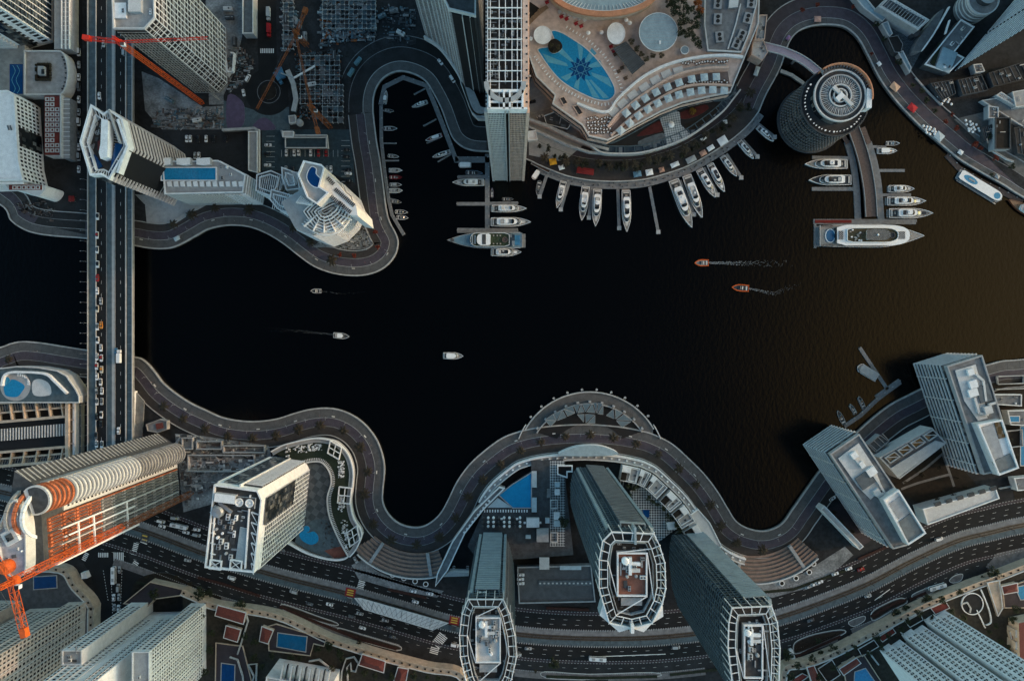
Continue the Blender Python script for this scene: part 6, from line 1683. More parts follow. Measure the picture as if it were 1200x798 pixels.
# striped pavilion roof
t2=thing("slatted_pavilion","dark slatted grey-blue pavilion roof east of the starburst pool","pavilion",P(738,67))
pv=ccw(hq([(719,57),(734,49),(756,74),(741,87)],HZ+4));MB().prism(pv,HZ+3,HZ+3.5,GREY,SLATE,True).build("roof",t2)
mb=MB()
for k in range(16):
 f=k/15;mb.wall(*[P(a+(b-a)*f,c_+(d_-c_)*f,HZ+4)for a,b,c_,d_ in((719,741,57,87),(734,756,49,74))],.45,HZ+3.5,HZ+3.8,DGREY)
mb.build("slats",t2)
for c_ in pv:MB().tube((c_[0],c_[1],HZ-.3),(c_[0],c_[1],HZ+3),.2,.2,GREY,6).build("post",t2)
# curved building at the top edge with orange rim
t2=thing("drum_building","round building with an orange rim and glazed blue roof cut by the top edge","building",P(708,-12,26))
dcx,dcy=P(708,-16,27)
MB().prism(circle(dcx,dcy,37,48,ry=19),HZ-.4,26,BEIGE).build("wall",t2)
MB().ring(circle(dcx,dcy,38,48,ry=20),3.4,25,27,mat("orange_stone",(.50,.22,.12),.8,.15)).build("rim",t2)
MB().sheet(circle(dcx,dcy,35.5,48,ry=17.5),26.1,mat("pale_blue_roof",(0,0,0))).build("roof",t2)
MB().ring(circle(dcx,dcy,34.5,48,ry=16.5),.3,26.1,26.9,WHITE).build("rail",t2)
mb=MB()
for k in range(40):a=pi+k*pi/39;mb.wall((dcx+29*cos(a),dcy+12.5*sin(a)),(dcx+34.5*cos(a),dcy+16.5*sin(a)),.18,26.1,26.6,WHITE)
mb.build("glazing_bars",t2)
# stair block, red sofas, decks at the north-west of the pool
t2=thing("timber_steps","brown timber steps in the north-west corner of the hotel terrace","steps",P(627,22))
for k in range(4):MB().prism(ccw(hq([(618+k*4,25-k*4.3),(634+k*2,10-k*1),(637+k*2,13-k*1),(621+k*4,29-k*4.3)])),HZ-.4,HZ+.2+.15*k,TEAKD).build("step",t2)
MB().prism(ccw(hq([(612,3),(622,3),(632,10),(622,24),(613,30)])),HZ-.3,HZ-.1,PALE,SOIL).build("planting_bed",HOTEL)
# small furniture along the pool: loungers, sofas, cabanas
q=random.Random(12)
edge=resample(offset(hq([(662,36),(686,50),(704,67),(716,84),(724,103),(725,115)]),2.5),2.6)
proto=None
def lounger(x,y,z,a,label,group,m_):
 global proto
 if proto is None:
  proto=thing("sun_lounger",label,"sun lounger",(x,y),z,group,a)
  MB().box(-.15,0,.25,1.5,.7,.12,0,m_).build("mattress",proto,True);MB().beam((.55,0,.32),(1.05,0,.65),.7,m_,.1).build("backrest",proto,True)
  MB().box(0,0,0,1.7,.6,.25,0,WOOD).build("frame",proto,True);return proto
 return dup(proto,(x,y,z),a,label,"sun lounger",group)
for i,(x,y,a)in enumerate(edge):lounger(x,y,HZ-.3,a-pi/2,"white lounger on the north-east deck of the starburst pool","loungers along the starburst pool",CANV)
edge=resample(offset(hq([(628,66),(642,86),(660,103),(685,116),(706,122),(718,120)]),-.8),2.4)
for i,(x,y,a)in enumerate(edge):lounger(x,y,HZ-.3,a+pi/2,"white lounger on the south-west rim deck of the starburst pool","loungers on the lower pool rim",CANV)
SOFA=mat("red_cushion",(.30,.02,.03),.85);RATT=mat("brown_rattan",(.10,.07,.05),.85)
for i,(x,y,m_)in enumerate([(656,14,CUSH),(661,16.5,CUSH),(667,18.5,CUSH),(673,20,CUSH),(679,21.5,CUSH),(685,23.5,CUSH),(658,20,SOFA),(664,22.5,SOFA),(675,28,SOFA),(681,31,SOFA),(641,3,SOFA),(716,55,SOFA),(719,60,SOFA),(721,64,RATT),(725,84,RATT),(729,80,RATT),(733,92,RATT)]):
 c_=P(x,y,HZ);nm="first second third fourth fifth sixth".split()
 t2=thing("sofa",["%s pale sofa in the row north of the starburst pool"%nth(i)if i<6 else "%s red sofa group round the starburst pool terrace"%nth(i-6)if m_ is SOFA else "%s brown rattan seat east of the starburst pool"%nth(i-13)][0],"sofa",c_,HZ-.36,"sofas on the hotel terrace")
 MB().box(*c_,HZ-.36,2.4,2.2,.4,.5,m_).build("seat",t2);MB().box(c_[0]+.5,c_[1]+.9,HZ,2.2,.5,.5,.5,m_).build("backrest",t2)
# square blue-white parasols in two arcs
pq_=[(727.7,153),(738,144),(748.5,135.5),(759.6,128),(771,121),(783.5,115.3),(796,111),(809.5,108),(822.5,106),(835.6,105.2),(849,106)]
pr_=[(734,132.5),(745,123.5),(756.5,115.2),(769,108),(782.6,102),(796,96.8),(811,92.6),(825.6,90.5),(839.8,90)]
pp_=None
for row,lst in(("lower",pq_),("upper",pr_)):
 for i,(x,y)in enumerate(lst):
  c_=P(x,y,HZ+2.6);nx_=lst[min(i+1,len(lst)-1)];pv_=lst[max(i-1,0)];a=atan2(-(nx_[1]-pv_[1]),nx_[0]-pv_[0])
  lb="square pale blue parasol, %s from the left in the %s arc of the hotel terrace"%(nth(i),row)
  if pp_ is None:
   pp_=thing("square_parasol",lb,"parasol",c_,HZ-.36,"square parasols on the hotel terrace",a)
   mb=MB();h_=2.45
   for s in range(4):
    b0,b1=[((-h_,-h_),(h_,-h_),(h_,h_),(-h_,h_))[(s+k)%4]for k in(0,1)]
    mb.face([(*b0,2.5),(*b1,2.5),(0,0,3.15)],BCANV);mb.face([(*b0,2.3),(*b1,2.3),(*b1,2.5),(*b0,2.5)],BCANV)
   mb.build("canopy",pp_,True);MB().tube((0,0,0),(0,0,2.9),.07,.06,STEEL,6).build("pole",pp_,True);MB().box(0,0,0,.9,.9,.12,0,DGREY).build("base",pp_,True)
  else:dup(pp_,(*c_,HZ-.36),a,lb,"parasol","square parasols on the hotel terrace")
# tables and chairs scattered on the terraces: countable but tiny -> one table set object per place
tset=None;q=random.Random(3)
def tableset(x,y,z,a,lb,grp):
 global tset
 if tset is None:
  tset=thing("table_set",lb,"table",(x,y),z,grp,a)
  MB().box(0,0,.7,.95,.95,.06,0,WHITE).build("table_top",tset,True);MB().tube((0,0,0),(0,0,.7),.06,.06,DGREY,6).build("pedestal",tset,True)
  for k in range(4):
   ca,sa=cos(k*pi/2),sin(k*pi/2);m=MB().box(ca*.95,sa*.95,.4,.55,.55,.1,k*pi/2,RATT).box(ca*1.2,sa*1.2,.45,.08,.55,.5,k*pi/2,RATT)
   for s_ in(-1,1):m.box(ca*.95-sa*.2*s_,sa*.95+ca*.2*s_,0,.4,.06,.4,k*pi/2,DGREY)
   m.build("chair",tset,True)
  return tset
 return dup(tset,(x,y,z),a,lb,"table",grp)
for i in range(34):
 f=i%17/16;x=800+52*f;y=(75.5 if i<17 else 99)-3.5*sin(f*2)+q.uniform(-2,2);c_=P(x,y,HZ);tableset(*c_,HZ-.3,q.random()*3,"small white table with dark chairs on the %s curved hotel terrace"%("upper" if i<17 else "lower"),"café tables on the hotel terraces")
for i in range(40):
 x,y=690+(i%8)*3.6+q.uniform(-1,1),139+(i//8)*4.2+q.uniform(-1,1);c_=P(x,y,HZ);tableset(*c_,HZ-.3,q.random()*3,"small table with dark chairs on the lower terrace left of the checkered court","tables on the south-west hotel terrace")
# cut-out light wells of the podium
for i,(a,b)in enumerate((((655,113),(666,124)),((671,123),(684,136)))):
 pz=hq([(a[0],a[1]+2),(a[0]+6,a[1]),(b[0],b[1]-3),(b[0]-6,b[1])],HZ)
 MB().prism(ccw(pz),HZ-.36,HZ-.2,PINK,DGREY).build("light_well",HOTEL);MB().ring(ccw(pz),.5,HZ-.36,HZ+.5,PINK).build("well_rim",HOTEL)
# service roof with air conditioners
t2=thing("service_roof","grey service roof with two rows of fan units, north-east part of the hotel","building",P(857,30))
sr=ccw(hq([(826,-70),(890,-70),(887,5),(878,40),(869,62),(829,60),(825,30)],20));MB().prism(sr,HZ-.4,19.4,LGREY,GREY).build("wall",t2);MB().ring(sr,.8,19.35,20.6,PALE).build("parapet",t2)
for i,(x,y,a)in enumerate(((841,-20,.1),(841,-8,.1),(841,5,.1),(841,23,.05),(843,44,-.1),(880,-12,.1),(880,4,.1),(876,22,.25),(869,42,.4),(863,52,.4))):
 c_=P(x,y,20);a=-a*1.0;o=MB().box(*c_,19.4,5.4,7.2,1.4,a,GREY,STEEL).build("air_handler",t2)
 mb=MB()
 for s in(-1.5,1.5):mb.tube((c_[0]-sin(a)*s,c_[1]+cos(a)*s,20.8),(c_[0]-sin(a)*s,c_[1]+cos(a)*s,21.0),1.3,1.3,BLACKM,14)
 fo=mb.build("fan");fo.parent=o;w0=WORLD[t2.name];fo.location=(-w0[0],-w0[1],-w0[2])if False else tuple(-v for v in w0)
MB().prism(hq([(855,-10),(866,-10),(864,10),(853,11)],20),19.4,21.5,STEEL,PALE).build("plant_room",t2)
MB().kerb(hq([(853,58),(862,30),(868,5)],20),-.4,.4,19.4,20.2,PALE).build("divider",t2)
t2,p2=roofed("corner_pavilion","pale stepped pavilion at the landing of the footbridge",[(882,47),(895,48),(900,62),(893,72),(880,65)],0,9,PINK,PALE,.6,PINK,"building");plant(t2,shrink(p2,1),8.64,4,6,.7)
t2,p2=roofed("stair_strip","long thin pink and grey strip building at the hotel's east edge",[(890,18),(899,18),(896,47),(884,47)],0,12,PINK,LGREY,.6,PINK,"building");plant(t2,shrink(p2,1),11.64,5,7,.8)
# lower arcade ring with dark glass and teal frames, checkered court, dark pools
t2=thing("arcade","curved dark glass arcade with blue-grey frames along the hotel promenade","building",P(790,160))
outer=[(690,168),(704,178),(722,180),(750,179),(778,172),(805,161),(828,146),(848,130),(858,118),(868,105)]
inner=[(690,160),(712,166),(724,163),(748,150),(778,134),(802,124),(830,117),(845,116),(856,111),(862,98)]
so,si=spline(PL(outer,6),5),spline(PL(inner,6),5)
for i in range(len(so)-1):pass
MB().strip(si,so,5.0,BLACKM).build("roof",t2)
MB().kerb(so,-.5,.5,0,6,PALE).build("parapet",t2)
MB().kerb(offset(so,5.2),-.35,.35,0,5.6,TEAL).build("frame",t2)
mb=MB();gl=MB();oi=offset(so,5.2)
for i in range(0,len(so)-2,2):
 mb.wall(so[i],oi[i],.5,4.9,5.7,TEAL)
 gl.face([(*so[i],5.15),(*so[i+2],5.15),(*oi[i+2],5.15),(*oi[i],5.15)],BGLASS)
mb.build("frame_bars",t2);gl.build("glass_panels",t2)
MB().kerb(offset(si,-1.0),-.4,.4,3,6,TEAL).build("frame",t2)
ck=PL([(772,136),(789,127),(797,132),(798,146),(810,158),(782,171),(778,152)],6)
MB().prism(ccw(ck),0,5.4,TEAL,pattern("court_checker",(.40,.42,.43),(.16,.19,.2),'checker',.9,rot=.6)).build("checkered_court",t2)
for pts,m_ in(([(746,160),(772,142),(776,151),(774,155)],mat("red_bed",(.07,.014,.012),.9)),([(748,166),(776,156),(779,164),(755,172)],SLATE),([(796,133),(812,127),(826,123),(830,128),(815,137),(800,140)],mat("red_bed",(0,0,0))),([(802,146),(822,139),(838,126),(842,130),(818,150),(806,152)],SOIL)):
 MB().prism(spline(PL(pts,5.2),3,True),5.0,5.3,DGREY,m_).build("planting_bed",t2)
c_=P(787,146,8);t2=thing("parasol","white round parasol on the checkered court","parasol",c_,5.4)
MB().lathe(*c_,[(2.2,7.6),(1.2,8.1),(0,8.5)],CANV,14).build("canopy",t2);MB().tube((*c_,5.4),(*c_,8),.08,.08,STEEL,6).build("pole",t2)
t2=thing("dome_shrub","round yellow dome bush in the dark bed behind the checkered court","shrub",P(812,130))
q=random.Random(2);mb=MB();YEL=mat("yellow_leaf",(.24,.15,.015),.8,.3,1)
c_=P(812,130,7)
for k in range(420):
 a,e=q.random()*2*pi,q.random()*pi/2;r_=2.6*q.uniform(.8,1.05);p0=(c_[0]+r_*cos(a)*cos(e),c_[1]+r_*sin(a)*cos(e),5.3+r_*sin(e));s_=.35
 mb.face([(p0[0]+q.uniform(-s_,s_),p0[1]+q.uniform(-s_,s_),p0[2]+q.uniform(-s_,s_))for _ in range(3)],YEL)
mb.build("foliage",t2)
# lower forecourt by the slab tower
site([(617,92),(636,92),(655,115),(648,125),(682,148),(690,165),(660,190),(620,182)],LGREY,.05)
for pts in(((618,118),(650,108)),((622,134),(655,124))):wallthing("%s pale seam wall on the forecourt beside the slab tower"%("northern" if pts[0][1]<120 else "southern"),list(pts),.5,.5,PALE)
t2,p2=roofed("bar_pavilion","dark glazed bar pavilion on the lower court by the slab tower",[(637,136),(650,131),(672,143),(665,152),(640,146)],0,5,GREY,DGREY,.5,PALE,"pavilion");plant(t2,shrink(p2,.6),4.64,7,91,.8)
t2,p2=roofed("white_kiosk","white square kiosk below the bar pavilion",[(618,154),(628,153),(630,164),(619,165)],0,4,PALE,WHITE,.5,WHITE,"kiosk")
wallthing("curving pink terrace wall south of the bar pavilion",[(618,142),(640,150),(668,163),(690,172),(712,178)],1.6,6,PINK);wallthing("lower curving pale wall above the hotel promenade",[(618,150),(640,160),(666,172),(690,180),(704,181)],1.0,4,PALE)
# ---------------------------------------------------------------- footbridge and round tower
t=thing("footbridge","pale purple curved footbridge from the hotel to the round tower","bridge",P(925,66),0)
fb=spline(PL([(886,53),(900,56),(920,61.5),(942,72),(962,88)],8),6)
MB().kerb(fb,-2.6,2.6,7,8,mat("lilac_deck",(.38,.33,.40),.8,.1)).build("deck",t)
for s in(-2.7,2.7):MB().kerb(fb,s-.15,s+.15,7.8,9.1,PALE).build("rail",t)
for k in(8,16):MB().tube((*fb[k],-4),(*fb[k],7),.8,.8,GREY,10).build("pier",t)
wallthing("low dark breakwater wall reaching from the hotel promenade to the round tower",[(915,83),(928,88),(941,97),(948,106)],2.2,2.2,DGREY,-2.6,"breakwater","breakwater")
t=thing("round_tower","round seven-storey tower with glowing terrace lamps and a ribbed circular roof standing in the water","tower",P(949,139))
R0=21.5;Z0=44
cx,cy=P(978,120,36)
TERR=mat("dark_bronze",(.10,.09,.08),.5,.2,spec=.5)
MB().prism(circle(cx,cy,R0+2,48),-4,0,DGREY).build("base",t)
for k in range(8):
 z=k*4.4
 MB().prism(circle(cx,cy,R0,56),z+.9,z+4.4,GLASS).build("window_band",t)
 MB().prism(circle(cx,cy,R0+.9,56),z,z+.8,TERR,bottom=True).build("floor_slab",t)
mb=MB()
for k in range(72):
 a=k*pi/36
 for j in range(8):mb.box(cx+(R0+.5)*cos(a),cy+(R0+.5)*sin(a),j*4.4+.8,.7,.5,1.1,a,GREY)
mb.build("balustrade",t)
MB().sheet(circle(cx,cy,R0,56),35.3,mat("terrace_dark",(.03,.03,.032),.8)).build("terrace",t)
MB().ring(circle(cx,cy,R0+.9,56),.7,35.2,36.6,DGREY).build("parapet",t)
LAMP=mat("lamp_glow",(.6,.6,.57),.5,0,emit=(1,.97,.92,.08))
for k in range(27):
 a=pi*.80+k*pi*1.05/26+R.uniform(-.03,.03)
 c_=(cx+(R0-2.2)*cos(a),cy+(R0-2.2)*sin(a));s_=R.uniform(.3,.62)
 MB().lathe(*c_,[(s_*.6,35.3),(s_,36),(s_*.6,36.7),(0,36.8)],LAMP,8).build("lantern",t)
ux,uy=P(985,112,44);RU=16.0
MB().prism(circle(ux,uy,RU,48),35.3,42,GLASS).build("upper_drum",t)
MB().prism(circle(ux,uy,RU+.8,48),42,42.8,LGREY,DGREY,True).build("roof",t)
MB().ring(circle(ux,uy,RU+.8,48),.8,42.8,44,PALE).build("roof_parapet",t)
for r_,m_ in((RU-2.6,LGREY),(RU-8.6,PALE),(RU-11.5,PALE)):MB().ring(circle(ux,uy,r_,40),.7,42.8,44.4,m_).build("roof_ring",t)
mb=MB()
for k in range(60):
 a=k*pi/30;mb.wall((ux+8*cos(a),uy+8*sin(a)),(ux+12.6*cos(a),uy+12.6*sin(a)),.38,42.8,43.8,LGREY if k%2 else PALE)
mb.build("roof_ribs",t)
MB().wall(P(976,102,44),P(998,124,44),2.2,43.4,45.2,PALE).build("duct",t);MB().wall(P(987,111,44),P(980,118,44),3.2,43.4,45.6,WHITE).build("duct",t)
plant(t,circle(ux,uy,11,12),42.8,12,15,.8)
RIM=mat("sunlit_rim",(.56,.24,.13),.5,.12)  # orange of the low sun on the north-east rim, put into the colour
arcp=[(ux+(RU+4.2)*cos(a),uy+(RU+4.2)*sin(a))for a in[radians(-8+k*6)for k in range(23)]]
MB().kerb(arcp,-.35,.35,36,45.5,RIM).build("sunlit_screen",t)
arci=[(ux+(RU+2.4)*cos(a),uy+(RU+2.4)*sin(a))for a in[radians(-8+k*6)for k in range(23)]]
MB().kerb(arci,-1.4,1.4,40,41,LGREY).build("gallery",t)
mb=MB()
for k in range(0,23,1):mb.wall(arci[k],arcp[k],.25,41,43.5,LGREY)
mb.build("gallery_frames",t)
MB().prism(PL([(1016,104),(1022,106),(1021,127),(1015,127)],44),36,44.5,WHITE).build("stair_wall",t)
# ---------------------------------------------------------------- north-east corner
t=thing("striped_tower","tall dark tower with close white horizontal stripes in the top right corner","tower",P(1160,40))
q4=ccw(PL([(1115,86),(1186,2),(1290,-70),(1216,25)]));fl=42
MB().prism(q4,0,150,GLASS,DGREY).build("wall",t)
a,b=P(1186,2),P(1115,86)
for k in range(fl):
 z=4+k*3.5;o=outward(a,b);g=.47
 for f0,f1 in((0,g),(g+.03,1)):MB().wall((a[0]+(b[0]-a[0])*f0+o[0]*.1,a[1]+(b[1]-a[1])*f0+o[1]*.1),(a[0]+(b[0]-a[0])*f1+o[0]*.1,a[1]+(b[1]-a[1])*f1+o[1]*.1),.3,z,z+1.0,WHITE).build("floor_band",t)
t=thing("curved_block","grey half-round block with a white emblem edge beside the striped tower","building",P(1150,8))
MB().prism(circle(*P(1152,0,16),10.5,40),0,16,GREY,mat("putty_roof",(.27,.25,.24),.8)).build("wall",t);MB().ring(circle(*P(1152,0,16),10.7,40),.8,15,17,PALE).build("parapet",t)
MB().prism(circle(*P(1158,-6,20),6,30),16,20,DGREY,LGREY).build("upper_drum",t)
for k in range(4):MB().prism(circle(*P(1152,0,16),10.8,40),3+k*3.5,3.8+k*3.5,PALE,bottom=True).build("floor_band",t)
t,p2=roofed("podium","dark podium roof with white edges and a pale square pool room by the striped tower",[(1083,76),(1126,23),(1142,32),(1118,62),(1130,68),(1112,86)],0,7,DGREY,GREY,.8,WHITE);plant(t,shrink(p2,2),6.64,7,17,.9)
MB().prism(PL([(1097,79),(1106,55),(1123,62),(1113,86)],8),6.6,7.6,LGREY,mat("pale_blue_roof",(0,0,0))).build("pale_roof",t);MB().wall(P(1113,24,8),P(1108,40,8),.7,6.6,8.5,WHITE).build("wall_fin",t)
MB().prism(PL([(1090,74),(1100,50),(1104,52),(1095,78)],7),6.6,7,SOIL,LAWN).build("roof_garden",t)
t,p2=roofed("louvred_roof","pale blue louvred roof with a dark slot near the top right quay",[(1029,8),(1041,-4),(1089,24),(1076,36)],0,12,LGREY,SLATE,1.6,PALE)
MB().prism(PL([(1045,13),(1051,9),(1069,20),(1063,25)],12),11.6,12,DGREY,BLACKM).build("roof_slot",t)
mb=MB()
for k in range(15):
 f=k/14
 mb.wall(P(1031+9*0+f*46,8+f*27,12),P(1041+f*46,-3+f*27,12),.35,11.7,12.5,LGREY)
mb.build("louvres",t)
for i,(pts,z,m_)in enumerate((([(988,-20),(1000,-20),(1028,14),(1039,20),(1034,26),(1012,10)],6,PALE),([(1033,28),(1040,25),(1046,40),(1042,44)],5,PALE),([(1052,62),(1058,60),(1068,80),(1066,86)],5,PALE))):
 t,p2=roofed("quay_building",["long pale blue canopy along the north-east promenade, top","short pale canopy at the bend of the north-east promenade","slim pale canopy above the dark ground, north-east promenade"][i],pts,0,z,LGREY,mat("pale_blue_roof",(0,0,0)),.5,m_,"canopy")
t=thing("dark_pavilion","black curved pavilion roof beside the north-east promenade","pavilion",P(1048,52));MB().prism(spline(PL([(1040,44),(1052,42),(1058,52),(1056,62),(1048,62)],5),3,True),0,5,DGREY,BLACKM).build("roof",t);MB().ring(ccw(PL([(1040,44),(1052,42),(1058,52),(1056,62),(1048,62)],5)),.4,4.6,5.5,GREY).build("edge",t)
site([(1038,24),(1076,38),(1082,56),(1067,84),(1056,62),(1044,42)],pattern("ne_plaza",(.23,.26,.28),(.10,.12,.13),'brick',.35,mortar=(.05,.06,.07),msize=.06),.05)
t=thing("curved_lawn_roof","grey curved roof lens south of the louvred roof","roof",P(1086,42));MB().prism(spline(PL([(1071,60),(1078,44),(1098,17),(1106,12),(1094,40),(1083,58)],7),3,True),0,7,GREY,mat("grey_roof_felt",(.10,.105,.11),.9)).build("roof",t);MB().kerb(spline(PL([(1080,60),(1094,40),(1112,9)],7),5),-.4,.4,6,8,WHITE).build("edge",t)
MB().tube((*P(1068,42),0),(*P(1068,42),6),3.2,3.2,DGREY,18).build("vent_drum",t)
site([(1088,92),(1250,60),(1250,260),(1190,215),(1130,160),(1100,120)],DSAND,.012)
site([(1118,140),(1168,128),(1250,120),(1250,240),(1196,205),(1150,170)],mat("court_paving",(.13,.13,.125),.9,.2),.03)
for i,(pts,z,rm)in enumerate((([(1166,138),(1184,138),(1184,175),(1166,175)],7,SOIL),([(1158,124),(1170,126),(1170,139),(1158,139)],5,GREY),([(1186,108),(1230,100),(1230,122),(1190,126)],8,LGREY),([(1167,112),(1173,108),(1197,124),(1193,127)],7,PALE),([(1140,76),(1150,75),(1154,84),(1143,86)],5,GREY),([(1150,118),(1190,112),(1230,130),(1200,150)],4,GREY))):
 t,p2=roofed("court_building",["brown square roof in the court at the right edge, top","small grey hut beside the brown square roof","pale building cut by the right edge above the court","slim white roof blade above the right edge court","tiny grey roof in the dark ground under the striped tower","flat grey roof angled behind the white roof blade"][i],pts,0,z,LGREY,rm,.6,PALE if i!=0 else DGREY);plant(t,shrink(p2,1.2),z-.36,3,80+i,.6)
wallthing("white parapet along the inner side of the north-east promenade",[(1163,178),(1178,187),(1186,190)],.8,1.6,WHITE);wallthing("pale garden wall beside the north-east promenade",[(1072,92),(1086,108),(1102,124)],.7,1.2,LGREY)
# ---------------------------------------------------------------- second peninsula: terrace disc, crescent, pool deck, villas
def pidx(p):return 6*SSH.index(p)
dc=P(691,546,.4)
t=thing("terrace_disc","round-fronted terrace over the water with a zigzag of triangular shade sails","terrace",P(691,480))
def dar(r0,r1,a0,a1,n=36):return[(dc[0]+r1*S*cos(radians(a0+(a1-a0)*k/n)),dc[1]+r1*S*sin(radians(a0+(a1-a0)*k/n)))for k in range(n+1)]
big=dar(0,86,151,30)
lowr=[P(765,509),P(750,505),P(725,500),P(690,498),P(655,499),P(625,502),P(610,508)]
MB().prism(ccw(big+lowr),-3,.25,QUAY,GREYP).build("deck",t)
MB().kerb(big,-.1,.8,-.5,.9,KERB).build("rim",t)
mid=dar(0,73,148,33)
MB().kerb(mid,-.4,.4,.2,1.6,LGREY).build("inner_wall",t)
MB().prism(ccw(dar(0,72,147,34)+dar(0,50,40,140)),.25,.4,DGREY,BLACKM).build("sunken_floor",t)
for a0 in(153,27):
 c0,c1=dar(0,89,a0-6,a0+6,6),dar(0,80,a0-6,a0+6,6);MB().kerb(c0,-.3,.3,-.5,1.2,PALE).build("stair_rail",t)
q=random.Random(9)
for k in range(11):
 a=radians(144-k*10.8);MB().box(dc[0]+75.5*S*cos(a),dc[1]+75.5*S*sin(a),.25,1.3,1.8,2.2,a,LGREY).build("kiosk_box",t)
tri=[]
pts=[(638.5,491),(648,484.5),(644.5,500),(652,493.5),(661,478.5),(666,488),(672,474),(675,484),(682,473.5),(684,484),(696,472.5),(688,496),(706,472),(697,494),(697.5,485)]
sails=[((638.5,492),(648,485),(652,493)),((638.5,492),(652,493),(645,500)),((648,485),(659,480),(652,493)),((659,480),(664,489),(653,493)),((660.5,479),(671,475),(674,484)),((660.5,479),(674,484),(665,488)),
   ((672,474.5),(680,473),(676,484)),((681,473),(685,483),(677,484)),((682,473),(693,472.5),(686,483)),((694,472.5),(698,484),(687,483)),((695,472),(699.5,472),(699,484)),((676,485.5),(685,485),(684,495)),((686,485),(697,485.5),(686.5,496)),((697.5,486),(697.5,496),(688,496)),
   ((700.5,472),(706.5,473),(700,484)),((707,474),(707,486),(700.5,485)),((710,487),(719,478.5),(720,491)),((720.5,479),(730,484),(721.5,491)),((722,492),(731,485),(740,493)),((722,493),(740,494),(729,501))]
for i,tr in enumerate(sails):
 z=4.2;p3=ccw(PL(tr,z));c_=(sum(p[0]for p in p3)/3,sum(p[1]for p in p3)/3)
 t2=thing("shade_sail","blue-grey triangular shade sail, %s from the left over the round terrace"%nth(i),"shade sail",c_,.4,"triangular sails over the round terrace")
 p3=shrink(p3,.12);mb=MB()
 zz=[4.0+.3*((j+i)%2)for j in range(3)]
 for j in range(3):
  k=(j+1)%3;mb.face([(*p3[j],zz[j]),(*p3[k],zz[k]),(*c_,sum(zz)/3)],mat("sail_cloth",(.10,.14,.16),.7,.1))
 mb.build("sail",t2);mb=MB()
 for j in range(3):k=(j+1)%3;mb.beam((*p3[j],zz[j]),(*p3[k],zz[k]),.16,LGREY)
 mb.build("frame",t2);MB().tube((*p3[0],.4),(*p3[0],zz[0]),.12,.1,LGREY,6).build("mast",t2)
lampd=None
for k in range(10):
 a=radians(140-k*11);c_=(dc[0]+90*S*cos(a),dc[1]+90*S*sin(a));lb="white-hooded lamp on the outer rim of the round terrace, %s from the left"%nth(k)
 if lampd is None:
  lampd=thing("deck_lamp",lb,"lamp",c_,-.4,"lamps on the rim of the round terrace",a);MB().tube((0,0,-2),(0,0,3),.16,.12,LGREY,8).build("pole",lampd,True);MB().lathe(0,0,[(.5,2.7),(.85,3.0),(.75,3.15),(.35,3.1),(0,2.9)],LGREY,14).build("hood",lampd,True);MB().beam((0,0,0),(-2.2,0,0),.2,LGREY).build("bracket",lampd,True)
 else:dup(lampd,(*c_,-.4),a,lb,"lamp","lamps on the rim of the round terrace")
i0,i1=pidx((603,507))-26,pidx((863,610.4))+8
sec=ssh[i0:i1]
def soff(d,path=None):return offset(path or sec,-d*S)
t=thing("crescent_podium","crescent podium with white double parapets following the second peninsula","building",P(690,540))
MB().kerb(soff(34),-.5,.5,0,6,WHITE).build("parapet",t);MB().kerb(soff(40),-.35,.35,0,6.5,PALE).build("inner_parapet",t)
MB().strip(soff(34),soff(40),5.2,LGREY).build("gallery_roof",t)
mb=MB()
for x,y,a in resample(soff(37),5.4):mb.box(x,y,5.2,1.3,1.2,.8,a,WHITE)
mb.build("roof_lights",t)
MB().prism(spline(PL([(655,533),(672,524.5),(690,522),(706,523),(722,529),(722,533),(690,534.5)],8),4,True),0,8,WHITE,mat("pale_blue_roof",(0,0,0))).build("crescent_roof",t)
# west court with the blue corner pool
t=thing("pool_deck","dark pool deck with a bright blue corner pool behind the crescent","terrace",P(600,590))
dk=[(585,580),(600,567.5),(622.5,553.5),(622.5,540),(660,538),(664,575),(672,650),(610,655),(560,655),(548,640),(566,600)]
MB().prism(ccw(PL(dk,7)),0,7,DGREY,DGREY).build("deck",t)
pool=PL([(585.5,580),(600.5,568),(622.3,554.5),(622.3,594.5),(601,594.5)],7.1)
MB().prism(ccw(pool),7,7.15,KERB,mat("bright_pool",(.015,.24,.46),.12,.08,spec=.3)).build("pool",t);MB().ring(shrink(ccw(pool),-.7),.7,7,7.4,LGREY).build("pool_rim",t)
MB().prism(PL([(571,594.5),(583,583),(600,594.5)],7.1),7,7.12,KERB,BCANV).build("shallow_shelf",t)
for k in range(17):MB().box(*P(568+k*3.1,598.5,7),7,.8,1.8,.35,0,CANV).build("sun_lounger",t)
for x0,y0,x1,y1,m_,z in((617,607,632,618,WHITE,3),(650,565,656,571,BCANV,2.5),(650,573,656,580,WHITE,2.5),(629,620,643,635,LGREY,4),(649,600,656,609,WHITE,2.5),(649,610,656,617,BCANV,2.5),(639,607,644,613,BCANV,2),(623,552,629,571,PALE,1.0),(623,583,629,600,BCANV,1),(616,627,622,631,BCANV,2),(641,573,646,583,GREY,1.2)):
 MB().prism(ccw(rectp(x0,y0,x1,y1,7+z)),7,7+z,LGREY,m_).build("canopy" if z>1.5 else "platform",t)
MB().prism(ccw(rectp(644.5,540,662,640,7)),7,7.06,DGREY,CHECK).build("checkered_paving",t)
for y0,y1 in((585,596),(623,635)):MB().ring(ccw(rectp(645,y0,653.5,y1,7)),.6,7,8.2,PALE).build("planter",t)
MB().ring(PL([(653,545),(671,545),(671,553),(665,553),(665,560),(653,556)],8),.7,7,9,WHITE).build("court_wall",t)
MB().sheet(shrink(ccw(PL([(653,545),(671,545),(671,553),(665,553),(665,560),(653,556)],8)),.6),7.2,BLACKM).build("light_well",t)
q=random.Random(8)
